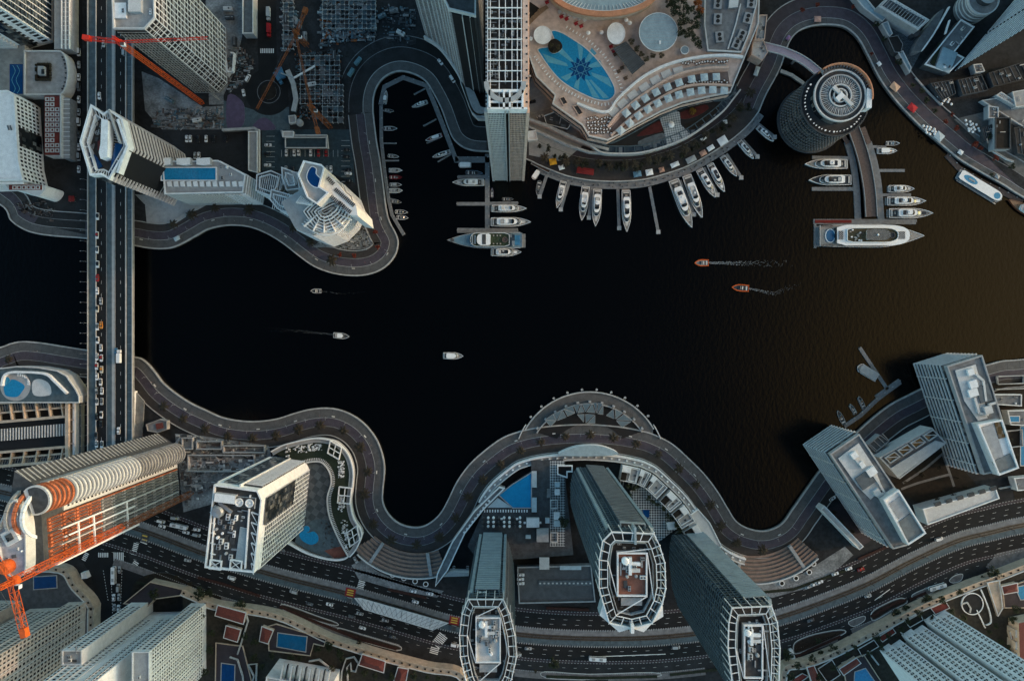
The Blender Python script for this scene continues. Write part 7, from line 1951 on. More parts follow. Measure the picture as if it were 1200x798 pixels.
for r_ in range(3):
 for k in range(8):MB().lathe(*P(566+k*6.2,606+r_*5,7),[(.9,7),(.9,9),(.5,9.5),(0,9.6)],WHITE if k%3 else DGREY,8).build("parasol",t)
for k in range(6):MB().box(*P(588+k*9,607.5+(k%2)*4.5,7),7,1.6,1.2,1.4,.1,WHITE).build("table",t)
# narrow wing in white lines running from the crescent to the road
t=thing("white_lined_wing","long sharp wedge roof outlined in white between the amphitheatre and the left lens tower","building",P(530,650))
wp=[(585,570),(592,572),(566,598),(545,625),(525,668),(510,687),(512,672),(530,634),(556,598)]
MB().prism(ccw(PL(wp,8)),0,7.4,LGREY,GREY).build("wall",t);MB().ring(ccw(PL(wp,8)),.8,7.3,8.6,WHITE).build("parapet",t)
MB().prism(ccw(PL([(527,670),(549,671),(549,675),(519,676)],8)),0,7.6,WHITE,LGREY).build("end_wall",t)
for k in range(10):MB().box(*P(573-k*3.2,587+k*4.1,8),7.4,1.4,1.6,.6,.9,WHITE).build("roof_light",t)
site([(540,640),(560,655),(675,652),(690,705),(600,715),(540,700),(522,680)],ASPH2,.02)
t,p2=roofed("service_court","grey paved service roof with a long dark trench between the two left lens towers",[(606,664),(693,662),(698,705),(608,707)],0,5,GREY,pattern("grey_tiles",(.10,.105,.108),(.085,.09,.092),'brick',.5,mortar=(.06,.06,.065)),.8,LGREY)
MB().prism(ccw(rectp(631,680,695,686,5)),4.6,5.2,GREY,SLATE).build("trench",t);MB().prism(ccw(rectp(656,662.5,681,667,5)),4.6,6,LGREY,BCANV).build("blue_roof",t);MB().prism(ccw(rectp(632,652,643.5,666,6)),4.6,8,LGREY,PALE).build("stair_block",t)
mb=MB()
for k in range(13):mb.box(*P(633+k*4.9,683,5),5.2,1.2,1.0,.4,0,PALE)
mb.build("trench_lights",t)
# villas of the east crescent
sec2=ssh[pidx((725,499.5)):pidx((863,610.4))]
L_in,L_out=offset(sec2,-60*S),offset(sec2,-42*S)
n=len(sec2)
for k in range(6):
 i=int(n*(.06+k*.155));j=int(n*(.06+(k+.86)*.155));j=min(j,n-1)
 pz=[L_out[i],L_out[(i+j)//2],L_out[j],L_in[j],L_in[(i+j)//2],L_in[i]]
 c_=(sum(p[0]for p in pz)/6,sum(p[1]for p in pz)/6)
 t=thing("villa","white flat-roofed villa, %s from the left on the inner curve of the crescent"%nth(k),"villa",c_,0,"villas on the crescent")
 pz=ccw(pz);MB().prism(pz,0,8,PALE,LGREY).build("wall",t);MB().ring(pz,.5,7.9,9,WHITE).build("parapet",t)
 def mixp(u,v):
  a_=L_out[i+int((j-i)*u)];b_=L_in[i+int((j-i)*u)];return(a_[0]+(b_[0]-a_[0])*v,a_[1]+(b_[1]-a_[1])*v)
 MB().prism(ccw([mixp(.1,.45),mixp(.42,.45),mixp(.42,.95),mixp(.1,.95)]),8,9.2,WHITE,SOIL).build("roof_court",t)
 MB().prism(ccw([mixp(.05,.05),mixp(.5,.05),mixp(.5,.4),mixp(.05,.4)]),8,10.2,PALE,WHITE).build("upper_room",t)
 MB().ring(ccw([mixp(.55,.08),mixp(.96,.08),mixp(.96,.9),mixp(.55,.9)]),.4,8,9,WHITE).build("terrace_wall",t)
 x,y=mixp(.75,.5);MB().box(x,y,8,1.4,.9,.8,k,DGREY).build("air_handler",t)
 for u in(.15,.4,.65,.9):
  a_=mixp(u,1.0);b_=mixp(u,1.0);d_=(L_in[i][0]-L_out[i][0],L_in[i][1]-L_out[i][1]);L=hypot(*d_);MB().wall(a_,(a_[0]+d_[0]/L*5,a_[1]+d_[1]/L*5),.3,0,3,LGREY).build("garden_wall",t)
MB().strip(L_out,offset(sec2,-40.5*S),5.0,DGREY)
t=thing("checkered_plaza","checkered plaza with a little blue pool inside the villa crescent","plaza",P(765,595))
ckp=PL([(738,575),(752,570),(772,583),(788,600),(798,616),(785,625),(765,640),(752,615)],4);MB().prism(ccw(ckp),0,4,DGREY,CHECK).build("paving",t)
MB().prism(PL([(753,597),(761,597),(761,606),(755,606)],4.1),4,4.2,KERB,DPOOL).build("pool",t);MB().prism(PL([(781,612),(791,611),(793,620),(783,621)],7),4,7,LGREY,BCANV).build("canopy",t)
t,p2=roofed("crescent_end_block","pale curved roof at the lower end of the villa crescent",[(806,605),(818,596),(832,612),(846,640),(838,646),(826,630),(808,622)],0,7,PALE,PALE,.6,WHITE)
# amphitheatres: curved step seats round the two coves
BENCH=mat("tan_bench",(.24,.165,.13),.85,.15);BENCH2=mat("grey_bench",(.16,.155,.155),.85,.2)
def amphi(label,cx,cy,r0,r1,a0,a1,n):
 t=thing("amphitheatre",label,"steps",P(cx,cy+r0));c_=P(cx,cy)
 for k in range(n):
  ra,rb=r0+(r1-r0)*k/n,r0+(r1-r0)*(k+.55)/n;rc=r0+(r1-r0)*(k+1)/n
  aa0,aa1=a0+k*.8,a1-k*.2
  def ring_(r_):return[(c_[0]+r_*S*cos(radians(-a)),c_[1]+r_*S*sin(radians(-a)))for a in[aa0+(aa1-aa0)*j/30 for j in range(31)]]
  z=.2+k*.4
  MB().prism(ccw(ring_(ra)+ring_(rb)[::-1]),0,z+.42,BENCH).build("bench",t);MB().prism(ccw(ring_(rb)+ring_(rc)[::-1]),0,z,BENCH2).build("tread",t)
 for f in((.16,.84)if n<8 else(.3,.62)):
  a=radians(-(a0+(a1-a0)*f));MB().wall((c_[0]+r0*S*cos(a),c_[1]+r0*S*sin(a)),(c_[0]+r1*S*cos(a),c_[1]+r1*S*sin(a)),2.2,0,.25+n*.42,LGREY).build("stair",t)
 ro=[(c_[0]+(r1+1.5)*S*cos(radians(-a)),c_[1]+(r1+1.5)*S*sin(radians(-a)))for a in[a0+(a1-a0)*j/30 for j in range(31)]]
 MB().kerb(ro,-.4,.4,0,1.0+n*.4,PALE).build("back_wall",t)
amphi("curved steps with tan benches round the left cove",490,575,73,100,134,71,6)
amphi("curved steps with tan benches round the right cove",882,575,76,106,112,46,7)
site([(425,655),(440,668),(470,682),(520,692),(512,700),(460,690),(420,678),(412,662)],SAND,.045)
site([(862,672),(900,682),(940,672),(990,640),(1000,650),(960,685),(905,700),(872,692)],SAND,.045)
pl_=None;kk=0
for lst,nm in(([(460.5,673),(473.5,677),(486.5,680.6),(499,684)],"left"),([(905.7,679),(922,674),(916,683),(932.6,677),(948,670),(938,667.4),(953,660)],"right")):
 for i,(x,y)in enumerate(lst):
  c_=P(x,y);lb="white round planter ring, %s from the left behind the %s amphitheatre"%(nth(i),nm)
  if pl_ is None:
   pl_=thing("ring_planter",lb,"planter",c_,0,"ring planters behind the amphitheatres");MB().ring(circle(0,0,1.9,20),.55,0,.7,WHITE).build("ring",pl_,True);MB().sheet(circle(0,0,1.5,16),.5,SOIL).build("soil",pl_,True)
   mb=MB()
   for k in range(10):a=k*.63;mb.face([(0,0,.6),(1.2*cos(a),1.2*sin(a),1.0),(1.1*cos(a+.3),1.1*sin(a+.3),.9)],LEAF)
   mb.build("shrub",pl_,True)
  else:dup(pl_,(*c_,0),i*.5,lb,"planter","ring planters behind the amphitheatres")
# ---------------------------------------------------------------- curved garden terrace by the white gridded tower
t=thing("garden_terrace","curved green roof garden with white pergola frames round a dark slate plaza","terrace",P(400,560))
gi=[(350,545),(364,541),(377,541.5),(386,552),(388.5,565),(384,582),(385,599),(389.5,614),(398,633),(408,651)]
go=[(318,529),(331,522),(349,517),(368,513.5),(382,514.5),(396,519),(408.5,533),(414,552),(413,571),(411,590),(415,608),(424,624),(418,642),(410,652)]
gis,gos=spline(PL(gi,6),5),spline(PL(go,6),5)
MB().prism(ccw(gos+gis[::-1]),0,6,LGREY,mat("dark_turf",(.022,.03,.018),.95,.3,1)).build("deck",t)
MB().kerb(gos,-.4,.4,5,7.2,WHITE).build("parapet",t);MB().kerb(offset(gos,-2.6),-.3,.3,5.9,6.6,LGREY).build("inner_kerb",t)
MB().strip(offset(gos,-.4),offset(gos,-2.4),6.05,LGREY).build("walkway",t)
MB().kerb(gis,-.5,.5,5,6.8,PALE).build("inner_parapet",t)
mb=MB()
for x,y,a in resample(offset(gis,1.6),1.2):mb.box(x,y,6,.5,1.5,.5,a,PALE)
mb.build("edge_slats",t)
for f,l in((.34,1),(.62,1),(.80,1)):
 i,j=int(len(gos)*f),int(len(gos)*(f+.075));a0,b0=gos[i],gos[j];d_=normals(gos)[i];
 q4=[a0,b0,(b0[0]-d_[0]*9,b0[1]-d_[1]*9),(a0[0]-d_[0]*9,a0[1]-d_[1]*9)]
 MB().ring(ccw(q4),.5,6,8.6,WHITE).build("pergola",t);mb=MB();mb.wall(((q4[0][0]+q4[1][0])/2,(q4[0][1]+q4[1][1])/2),((q4[2][0]+q4[3][0])/2,(q4[2][1]+q4[3][1])/2),.5,8,8.6,WHITE);mb.wall(((q4[0][0]+q4[3][0])/2,(q4[0][1]+q4[3][1])/2),((q4[2][0]+q4[1][0])/2,(q4[2][1]+q4[1][1])/2),.5,8,8.6,WHITE);mb.build("pergola_bars",t)
q=random.Random(6)
for(x,y,n_,lb)in((338,531,9,0),(352,526,14,0),(369,524,26,0),(400,550,30,0),(400,590,26,0),(404,618,18,0),(408,634,12,0)):
 mb=MB()
 for _ in range(n_*2):
  c_=P(x+q.uniform(-7,7)*(1.2 if y<530 else .5),y+q.uniform(-4,4)*(1 if y<530 else 2.4),6.2);mb.box(*c_,6.0,q.uniform(.5,1.3),q.uniform(.4,.9),q.uniform(.5,1.0),q.choice((.1,.1,1.6,.3)),q.choice((WHITE,LGREY,CANV,PALE)))
 mb.build("garden_furniture",t)
t=thing("slate_plaza","dark slate plaza with a gourd-shaped blue pool beside the white gridded tower","plaza",P(370,600))
pz=PL([(352,546),(366,542.5),(377,543),(385,553),(387,566),(383,582),(384,600),(389,615),(397,634),(406,652),(380,654),(345,636),(358,600),(360,560)],4)
MB().prism(ccw(pz),0,4,GREY,pattern("slate_diamonds",(.055,.064,.07),(.10,.112,.12),'checker',.23,rot=.6)).build("paving",t)
MB().sheet(spline(PL([(347,635),(352,620),(363,611),(376,608),(386,613),(396,636),(399,645),(390,651),(370,648)],4),4,True),4.02,TEAL).build("pool_surround",t)
MB().sheet(PL([(380,645),(394,641),(400,640),(406,651),(392,654)],4),4.05,mat("red_brown_deck",(.16,.06,.045),.85)).build("red_deck",t)
gp=spline(PL([(350.5,625),(356,622),(361,624),(368,622.5),(373,628),(372,635),(364,638),(354,633)],4.1),5,True);MB().prism(ccw(gp),4,4.2,KERB,POOL).build("pool",t);MB().prism(circle(*P(359.5,619.5,4),2.3,20),4.0,4.25,KERB,POOL).build("spa",t)
MB().kerb(spline(PL([(336,635),(360,648),(385,655),(402,655),(412,648),(420,636),(424,625)],5),5),-.5,.5,0,6,WHITE).build("parapet",t)
q=random.Random(10)
for k in range(26):MB().box(*P(q.uniform(376,392),q.uniform(612,642),4),4,.7,1.7,.35,q.random()*3,DGREY).build("sun_lounger",t)
# ---------------------------------------------------------------- tram stop
t=thing("tram_stop","white tram stop canopy with crossed lattice lines between the carriageways","canopy",P(470,718))
cn_=PL([(415,700.5),(422,700.5),(526,730),(507,738.5),(426,714)],6);MB().prism(ccw(cn_),5.4,5.9,PALE,mat("canopy_white",(.56,.57,.56),.6,.06),True).build("roof",t)
mb=MB()
for k in range(17):
 f=k/16.0;a0=P(418+104*f,700.6+29*f,6);b0=P(424+84*min(1,f+.06),712.5+25*min(1,f+.06),6);b1=P(424+84*max(0,f-.06),712.5+25*max(0,f-.06),6)
 mb.wall(a0,b0,.2,5.9,5.98,GREY);mb.wall(a0,b1,.2,5.98,6.05,GREY)
mb.build("lattice",t)
mb=MB()
for k in range(7):mb.tube((*P(430+k*14,709+k*4),.1),(*P(430+k*14,709+k*4),5.4),.2,.2,GREY,8)
mb.build("columns",t)
YEL2=mat("yellow_paint",(.62,.42,.06),.6,.08);REDP=mat("stop_red",(.26,.02,.02),.6,.1)
for i,(x,y)in enumerate(((410.6,694),(532.5,726.5))):
 t=thing("track_crossing","red and yellow striped crossing at the %s end of the tram stop"%("west" if i==0 else "east"),"crossing",P(x,y));a=-.22 if i==0 else-.2;c_=P(x,y)
 MB().box(*c_,.1,7.2,6.0,.2,a,REDP).build("slab",t)
 for k in(-1.6,0,1.6):MB().box(c_[0]-sin(a)*k,c_[1]+cos(a)*k,.3,4.6,.8,.06,a,YEL2).build("stripe",t)
 MB().box(c_[0]-0.6,c_[1]-5.2,.15,3.4,3.4,.9,a,PALE,DGREY).build("shelter",t)
t=thing("track_crossing","yellow striped crossing on the tram track by the unfinished orange tower","crossing",P(170,631));a=-.28;c_=P(170,630)
MB().box(*c_,.1,5.4,6.5,.2,a,DGREY).build("slab",t)
for k in(-1.4,1.4):MB().box(c_[0],c_[1]+k,.3,3.6,.9,.06,a,YEL2).build("stripe",t)
# ---------------------------------------------------------------- beige podiums south of the avenue
GARD=mat("podium_planting",(.030,.026,.020),.95,.4,.5)
PZ=8
def podium(label,edge,far,top=GARD):
 t=thing("podium",label,"podium",P(*edge[len(edge)//2]));e=spline(PL(edge,PZ),5)
 MB().prism(ccw(e+PL(far,PZ)),0,PZ-.3,BEIGE,top).build("wall",t)
 MB().kerb(e,-4.2,0,PZ-.4,PZ,BEIGE).build("edge_walk",t);MB().kerb(e,-.45,.05,PZ-.2,PZ+.9,BEIGE).build("parapet",t);MB().kerb(offset(e,-4.2),-.3,.3,PZ-.3,PZ+.7,PALE).build("inner_rail",t)
 mb=MB()
 for x,y,a in resample(offset(e,-2.2),5.5,2):mb.box(x,y,PZ,1.3,1.0,.5,a,SOIL)
 mb.build("planters",t);return t
pa=podium("beige podium with pools and red roofs along the avenue, bottom centre left",[(214,690),(232,698),(252,707),(297,713),(335,722),(383,745),(415,756),(450,767),(500,780),(545,793),(548,860)],[(548,900),(214,900)])
pb=podium("beige podium with red roofs along the avenue, bottom right",[(915,862),(916,786),(945,775),(978,762),(1012,744),(1046,726),(1082,707),(1134,686),(1150,680),(1162,676),(1230,650),(1300,630)],[(1300,900),(915,900)])
pc=podium("beige podium with a dark blue pool behind the orange crane, bottom left",[(-40,664),(0,664),(70,664),(90,686),(109,708),(110,735),(110,900)],[(-40,900)],mat("deck_grey",(.085,.085,.09),.9,.25))
def ppool(t,pts,deck=None,m_=POOL,z=PZ):
 if deck:MB().prism(ccw(PL(deck,z)),z-.3,z+.05,LGREY,HP).build("pool_deck",t);MB().ring(ccw(PL(deck,z)),.5,z-.2,z+.9,BEIGE).build("deck_wall",t)
 MB().prism(ccw(PL(pts,z)),z,z+.2,KERB,m_).build("pool",t);MB().ring(shrink(ccw(PL(pts,z)),-.6),.6,z,z+.26,LGREY).build("pool_rim",t)
ppool(pa,[(326,741.5),(359.5,746),(358,763),(325,757)],[(314,733),(324,730),(383,748),(380,757),(368,754),(364,768),(315,762)],mat("mid_pool",(.010,.11,.24),.12,.1,spec=.3))
ppool(pa,[(260,777),(275,779),(274,815),(259,815)],[(253,752),(285,756),(300,815),(252,815)],DPOOL)
ppool(pc,[(40,676),(66,674.5),(66.5,688),(40,690)],None,DPOOL)
ppool(pb,[(1002,787),(1014,783),(1026,800),(1000,812)],[(986,776),(1012,766),(1034,800),(995,820)],POOL)
ppool(pb,[(1190,688),(1230,680),(1230,700),(1196,702)],[(1174,690),(1230,668),(1230,712),(1176,712)],POOL)
def hip(t,pts,z,h,m_=TERRA,base=True):
 p4=ccw(PL(pts,z+h));
 L=[hypot(p4[i][0]-p4[i-1][0],p4[i][1]-p4[i-1][1])for i in range(4)]
 if base:MB().prism(p4,PZ-.3,z,BEIGE).build("pavilion_wall",t);MB().ring(shrink(p4,-.4),.6,z-.3,z+.1,PALE).build("eaves",t)
 k=0 if L[1]>L[0]else 1
 a,b,c_,d_=[p4[(i+k)%4]for i in range(4)]   # a-b long
 w_=min(L)/2;ml=((a[0]+d_[0])/2,(a[1]+d_[1])/2);mr_=((b[0]+c_[0])/2,(b[1]+c_[1])/2);LL=hypot(mr_[0]-ml[0],mr_[1]-ml[1]);f=min(.45,w_/LL)
 r0=(ml[0]+(mr_[0]-ml[0])*f,ml[1]+(mr_[1]-ml[1])*f);r1=(mr_[0]+(ml[0]-mr_[0])*f,mr_[1]+(ml[1]-mr_[1])*f)
 mb=MB();mb.face([(*a,z),(*b,z),(*r1,z+h),(*r0,z+h)],m_);mb.face([(*c_,z),(*d_,z),(*r0,z+h),(*r1,z+h)],m_);mb.face([(*b,z),(*c_,z),(*r1,z+h)],m_);mb.face([(*d_,z),(*a,z),(*r0,z+h)],m_);mb.build("tiled_roof",t)
 return t
for lb,pts in(("long terracotta pavilion roof behind the avenue, left end of the centre podium",[(254,710),(287,719),(284,732),(251,722)]),("square terracotta pavilion roof below the long one",[(264,734),(281,739),(277,753),(261,748)]),("terracotta roof left of the mid blue pool",[(306,735),(319,740),(313,755),(303,752)]),("long terracotta roof near the left lens tower",[(424,767.5),(451,776),(449,789),(420,780)]),
    ("terracotta roof at the bottom edge left of the lens tower",[(466,783),(478,785),(474,806),(460,803)]),("terracotta roof beside the bottom right pool",[(985,785),(1005,772),(1010,778),(990,792)]),("narrow terracotta strip roof left of the bottom right pool",[(947,783),(955,781),(966,806),(955,808)]),("terracotta roof by the right edge pool",[(1176,688),(1194,684),(1195,694),(1178,697)]),("terracotta roof at the right edge below the round bed",[(1186,742),(1206,736),(1210,752),(1190,758)])):
 c_=P(*pts[0],12);t=thing("pavilion",lb,"pavilion",c_,PZ-.3);hip(t,pts,11.5,1.6)
for lb,pts in(("S-shaped beige wall loop left of the long terracotta roof",[(403,795),(404,780),(409,765),(418,763),(423,770),(420,780),(415,779),(414,770),(410,775),(411,790)]),("looped pale kerb round the right podium's dark round bed",[(1118,702),(1124,700),(1128,707),(1127,712)]),("pale curved wall under the mid blue pool",[(366,768),(378,766),(388,774),(395,776)]),("long beige ramp wall between the terracotta roofs",[(294,715),(296,722),(291,738),(284,760)]),("beige parapet ramp bending to the bottom edge",[(275,763),(284,766),(290,785),(292,810)]),("angular pale kerb in the centre podium garden",[(299,798),(303,785),(296,772),(306,771),(305,798)]),("zigzag pale kerb on the right podium",[(1048,735),(1056,742),(1062,738),(1054,748)]),("pale step kerb on the right podium",[(1076,720),(1080,729),(1084,726)]),("thin pale kerb west of the right podium slabs",[(1010,756),(1022,772)])):
 wallthing(lb,pts,.7,1.4,PALE,PZ-.3,"garden_wall","wall")
t=thing("round_bed","large dark round bed ringed in white on the right podium","planting bed",P(1139,707));MB().prism(circle(*P(1139,707,PZ),7.2,32),PZ-.3,PZ+.3,PALE,mat("dark_bed",(.018,.018,.018),.95)).build("bed",t);MB().ring(circle(*P(1139,707,PZ),7.6,32),.5,PZ-.3,PZ+.8,WHITE).build("rim",t)
MB().kerb(spline(PL([(1149,690),(1158,712),(1161,728),(1155,732)],PZ),4),-.3,.3,PZ-.3,PZ+.8,WHITE).build("kerb",t);MB().kerb(spline(PL([(1144,714),(1150,726),(1154,735)],PZ),4),-.3,.3,PZ-.3,PZ+.8,WHITE).build("kerb",t)
for lb,pts in(("purple triangular terrace with a dark round tree, bottom left",[(144,707),(176,681),(219,691),(218,697),(182,702),(172,712)]),):
 t,p2=roofed("terrace",lb,pts,0,7,BEIGE,HP,.6,BEIGE,"terrace",.8)
t,p2=roofed("white_kiosk","small white square kiosk in the crescent of ground behind the orange crane",[(95,671),(100,670),(103,677),(96,678)],0,4,WHITE,WHITE,.4,WHITE,"kiosk")
t=thing("tiled_block","tan building corner with balconies at the right edge, bottom","building",P(1196,770));MB().prism(ccw(PL([(1194,730),(1240,720),(1240,800),(1196,800)],18)),0,18,BEIGE,TERRA).build("wall",t)
for k in range(4):MB().prism(ccw(PL([(1190,738+k*14),(1196,737+k*14),(1196,746+k*14),(1190,747+k*14)],16)),6,16,BEIGE,PALE).build("balcony",t)
t=thing("tan_wall_block","tan block with a lit side wall left of the right edge pool","building",P(1168,700));MB().prism(ccw(PL([(1156,682),(1171,679),(1175,712),(1169,722)],9)),0,9,BEIGE,BEIGE).build("wall",t);MB().ring(ccw(PL([(1156,682),(1171,679),(1175,712),(1169,722)],9)),.5,8.6,9.8,PALE).build("parapet",t)
# hedged service strips between the slip road and the podium
STR=mat("strip_paving",(.15,.14,.14),.9,.3)
for x0,x1 in((130,330),(330,470),(600,690),(700,830),(935,985),(995,1060)):
 pth=[p for p in offset(med,-45*K)if P(x0,0)[0]<=p[0]<=P(x1,0)[0]]
 if len(pth)>2:struct(MB().kerb(pth,-2.6,2.6,0,.16,KERB,STR),"pavement");struct(dashes(pth,2.3,1.6,.8,.4,.16,LGREY,None,.08),"kerb")
# lay-by islands and crossing lines of the lower avenue
for lb,pts,red in(("long kerbed lay-by island right of the finned lens tower",[(929,758),(934,750),(955,742),(985,737),(991,741),(975,749),(950,760),(932,766)],1),("kerbed lay-by island with red beds in the middle of the right podium's front",[(1020,722),(1024,714),(1045,703),(1058,700),(1063,706),(1045,715),(1025,727)],1),("small kerbed island between the two right lay-bys",[(994,728),(1012,721),(1013,727),(1000,734)],0),("small kerbed island before the bus lay-by",[(1069,696),(1088,688),(1098,690),(1085,698),(1071,701)],0),("triangular plum island with a dotted kerb at the avenue's right end",[(1112,680),(1118,674),(1128,672),(1126,680),(1117,683)],0),
      ("kerbed strip island beside the tram stop's lower lane",[(330,707),(348,712),(372,721),(395,729),(393,733),(366,726),(333,715)],1),("kerbed strip island under the tram stop",[(398,735),(425,743),(455,752),(470,757),(466,762),(430,753),(399,741)],1),("kerbed island at the bottom under the central tower",[(638,786),(690,789),(765,787),(768,793),(690,796),(640,794)],0)):
 t=thing("kerbed_island",lb,"traffic island",P(*pts[0]));pz=spline(PL(pts),3,True);MB().prism(ccw(pz),0.03,.22,KERB,STR).build("island",t);MB().ring(ccw(pz),.4,.2,.32,PALE).build("kerb",t)
 if red:MB().sheet(shrink(ccw(pz),1.0),.24,mat("island_bed",(.028,.018,.013),.95,.4,.8)).build("bed",t)
m=MB()
for a,b in(((946,743),(965,733)),((1025,703),(1043,690)),((445,700),(480,711)),((700,769),(780,766))):m.wall(P(*a),P(*b),.5,.05,.07,PAINT)
struct(m,"road_markings")
# garden beds and paths of the right podium and the court between the striped blocks
for i,pts in enumerate(([(924,798),(940,788),(948,792),(932,803)],[(1005,760),(1024,749),(1030,757),(1010,769)],[(1028,746),(1046,735),(1050,741),(1034,752)],[(1060,728),(1078,718),(1082,726),(1066,735)],[(1090,712),(1108,704),(1113,712),(1096,720)],[(958,783),(975,772),(985,790),(970,800)])):
 t=thing("planting_bed","dark planted bed with a pale rim on the right podium, %s from the left"%nth(i),"planting bed",P(*pts[0],PZ));pz=ccw(PL(pts,PZ));MB().prism(pz,PZ-.3,PZ+.1,BEIGE,SOIL if i%2 else REDB).build("bed",t);MB().ring(pz,.4,PZ-.2,PZ+.5,PALE).build("rim",t)
for lb,pts in(("long grey garden path between the striped blocks",[(1056,573),(1075,566),(1100,559),(1112,556)]),("bent garden path below the long striped block",[(1105,533),(1112,552),(1118,570)]),("short garden path along the low house row",[(1058,566),(1085,548),(1112,525)])):
 struct(MB().kerb(spline(PL(pts),4),-.8,.8,0,.14,LGREY,GREY),"path")
for lb,pts in(("square walled garden room right of the long striped block, upper",[(1167,441),(1198,440),(1198,449),(1168,450),(1167,441)]),("square walled garden room right of the long striped block, lower",[(1178,505),(1196,503),(1197,522),(1182,524),(1178,505)]),("pale garden wall crossing the right edge",[(1166,456),(1200,455)]),("pale garden wall under the long striped block",[(1170,572),(1200,566)])):wallthing(lb,pts,.6,1.6,PALE,0,"garden_wall","wall")
# dark low roofs and paving under the striped tower, north-east
for i,pts in enumerate(([(1122,94),(1150,88),(1158,106),(1128,112)],[(1158,86),(1196,74),(1206,92),(1164,102)],[(1090,98),(1116,94),(1120,110),(1104,118)],[(1150,150),(1162,146),(1166,162),(1154,166)],[(1188,150),(1230,144),(1230,190),(1192,180)])):
 t,p2=roofed("dark_roof_block","low dark roof with faint panel lines in the north-east, %s"%("nearest the striped tower's corner","at the right edge, upper","by the café parasols","small one beside the court","lowest at the right edge")[i],pts,0,4,DGREY,mat("dark_panel_roof",(.035,.034,.033),.9,.3),.4,DGREY);mb=MB()
 for k in range(1,6):
  f=k/6;mix=lambda u,v:(u[0]+(v[0]-u[0])*f,u[1]+(v[1]-u[1])*f);mb.wall(mix(p2[0],p2[1]),mix(p2[3],p2[2]),.25,3.64,3.9,GREY)
 mb.build("roof_bars",t);plant(t,shrink(p2,1.5),3.64,4,300+i,.8)
# site stores in the north-west
q=random.Random(19);ct=["blue","grey","white","dark"];cm_=[SB,GREY,PALE,DGREY]
for i,(x,y,a)in enumerate(((246,20,1.5),(252,34,1.2),(268,12,0),(270,22,0),(256,62,.4),(250,84,.8),(270,86,1.0),(276,50,1.57),(200,118,-.5),(216,138,.1),(232,142,.2),(250,140,0),(352,30,1.57),(358,44,1.57),(366,100,.2),(392,66,1.57),(448,20,.4),(462,14,.2),(470,40,-.5),(336,24,1.57))):
 k=i%4;t=thing("site_container","%s flat-roofed site cabin, %s in the list of cabins from west to east"%(ct[k],nth(i))if False else "%s site cabin on the north-west building ground, %s of the cabins"%(ct[k],nth(i)),"cabin",P(x,y),0,"site cabins of the north-west",0);c_=P(x,y)
 MB().box(*c_,.1,6.0,2.5,2.5,a,cm_[k]).build("box",t);MB().box(*c_,2.6,5.4,.3,.1,a,LGREY).build("roof_rib",t);MB().box(c_[0]+1,c_[1],2.6,.9,.9,.5,a,DGREY).build("air_handler",t)
# part-built floor slabs of the northern site: column stubs and beam grids
for lb,x0,y0,x1,y1,nx,ny,z,m_ in(("pale part-built floor slab with a beam grid at the top edge of the northern site",378,-10,440,34,12,8,2.6,SB),("dark part-built basement slab with column stubs south of it",352,66,398,122,8,10,1.2,DGREY),("narrow part-built slab between the roundabout road and the pit",332,4,344,58,2,10,1.6,GREY),("grey part-built slab under the long thin crane jib",378,100,402,144,4,7,1.8,TEAL)):
 t=thing("part_built_slab",lb,"building",P((x0+x1)/2,(y0+y1)/2));q4=ccw(rectp(x0,y0,x1,y1,z));mb=MB();q=random.Random(x0)
 for i in range(nx):
  for j in range(ny):
   if q.random()<.62:
    fx,fy=(x1-x0)/nx,(y1-y0)/ny;mb.prism(ccw(rectp(x0+i*fx+.4,y0+j*fy+.4,x0+(i+1)*fx-.3,y0+(j+1)*fy-.3,z)),0,z*q.uniform(.6,1),q.choice((m_,m_,DGREY,GREY,SB)))
 mb.build("floor_bays",t);mb=MB()
 for i in range(nx+1):x=x0+(x1-x0)*i/nx;mb.wall(P(x,y0,z),P(x,y1,z),.3,z,z+.35,GREY if i%3 else SBL)
 for j in range(ny+1):y=y0+(y1-y0)*j/ny;mb.wall(P(x0,y,z),P(x1,y,z),.3,z+.02,z+.4,GREY if j%2 else SBL)
 mb.build("beam_grid",t);mb=MB()
 for i in range(nx+1):
  for j in range(ny+1):mb.box(*P(x0+(x1-x0)*i/nx,y0+(y1-y0)*j/ny,z),0,.6,.6,z+1.4,0,LGREY)
 mb.build("columns",t)
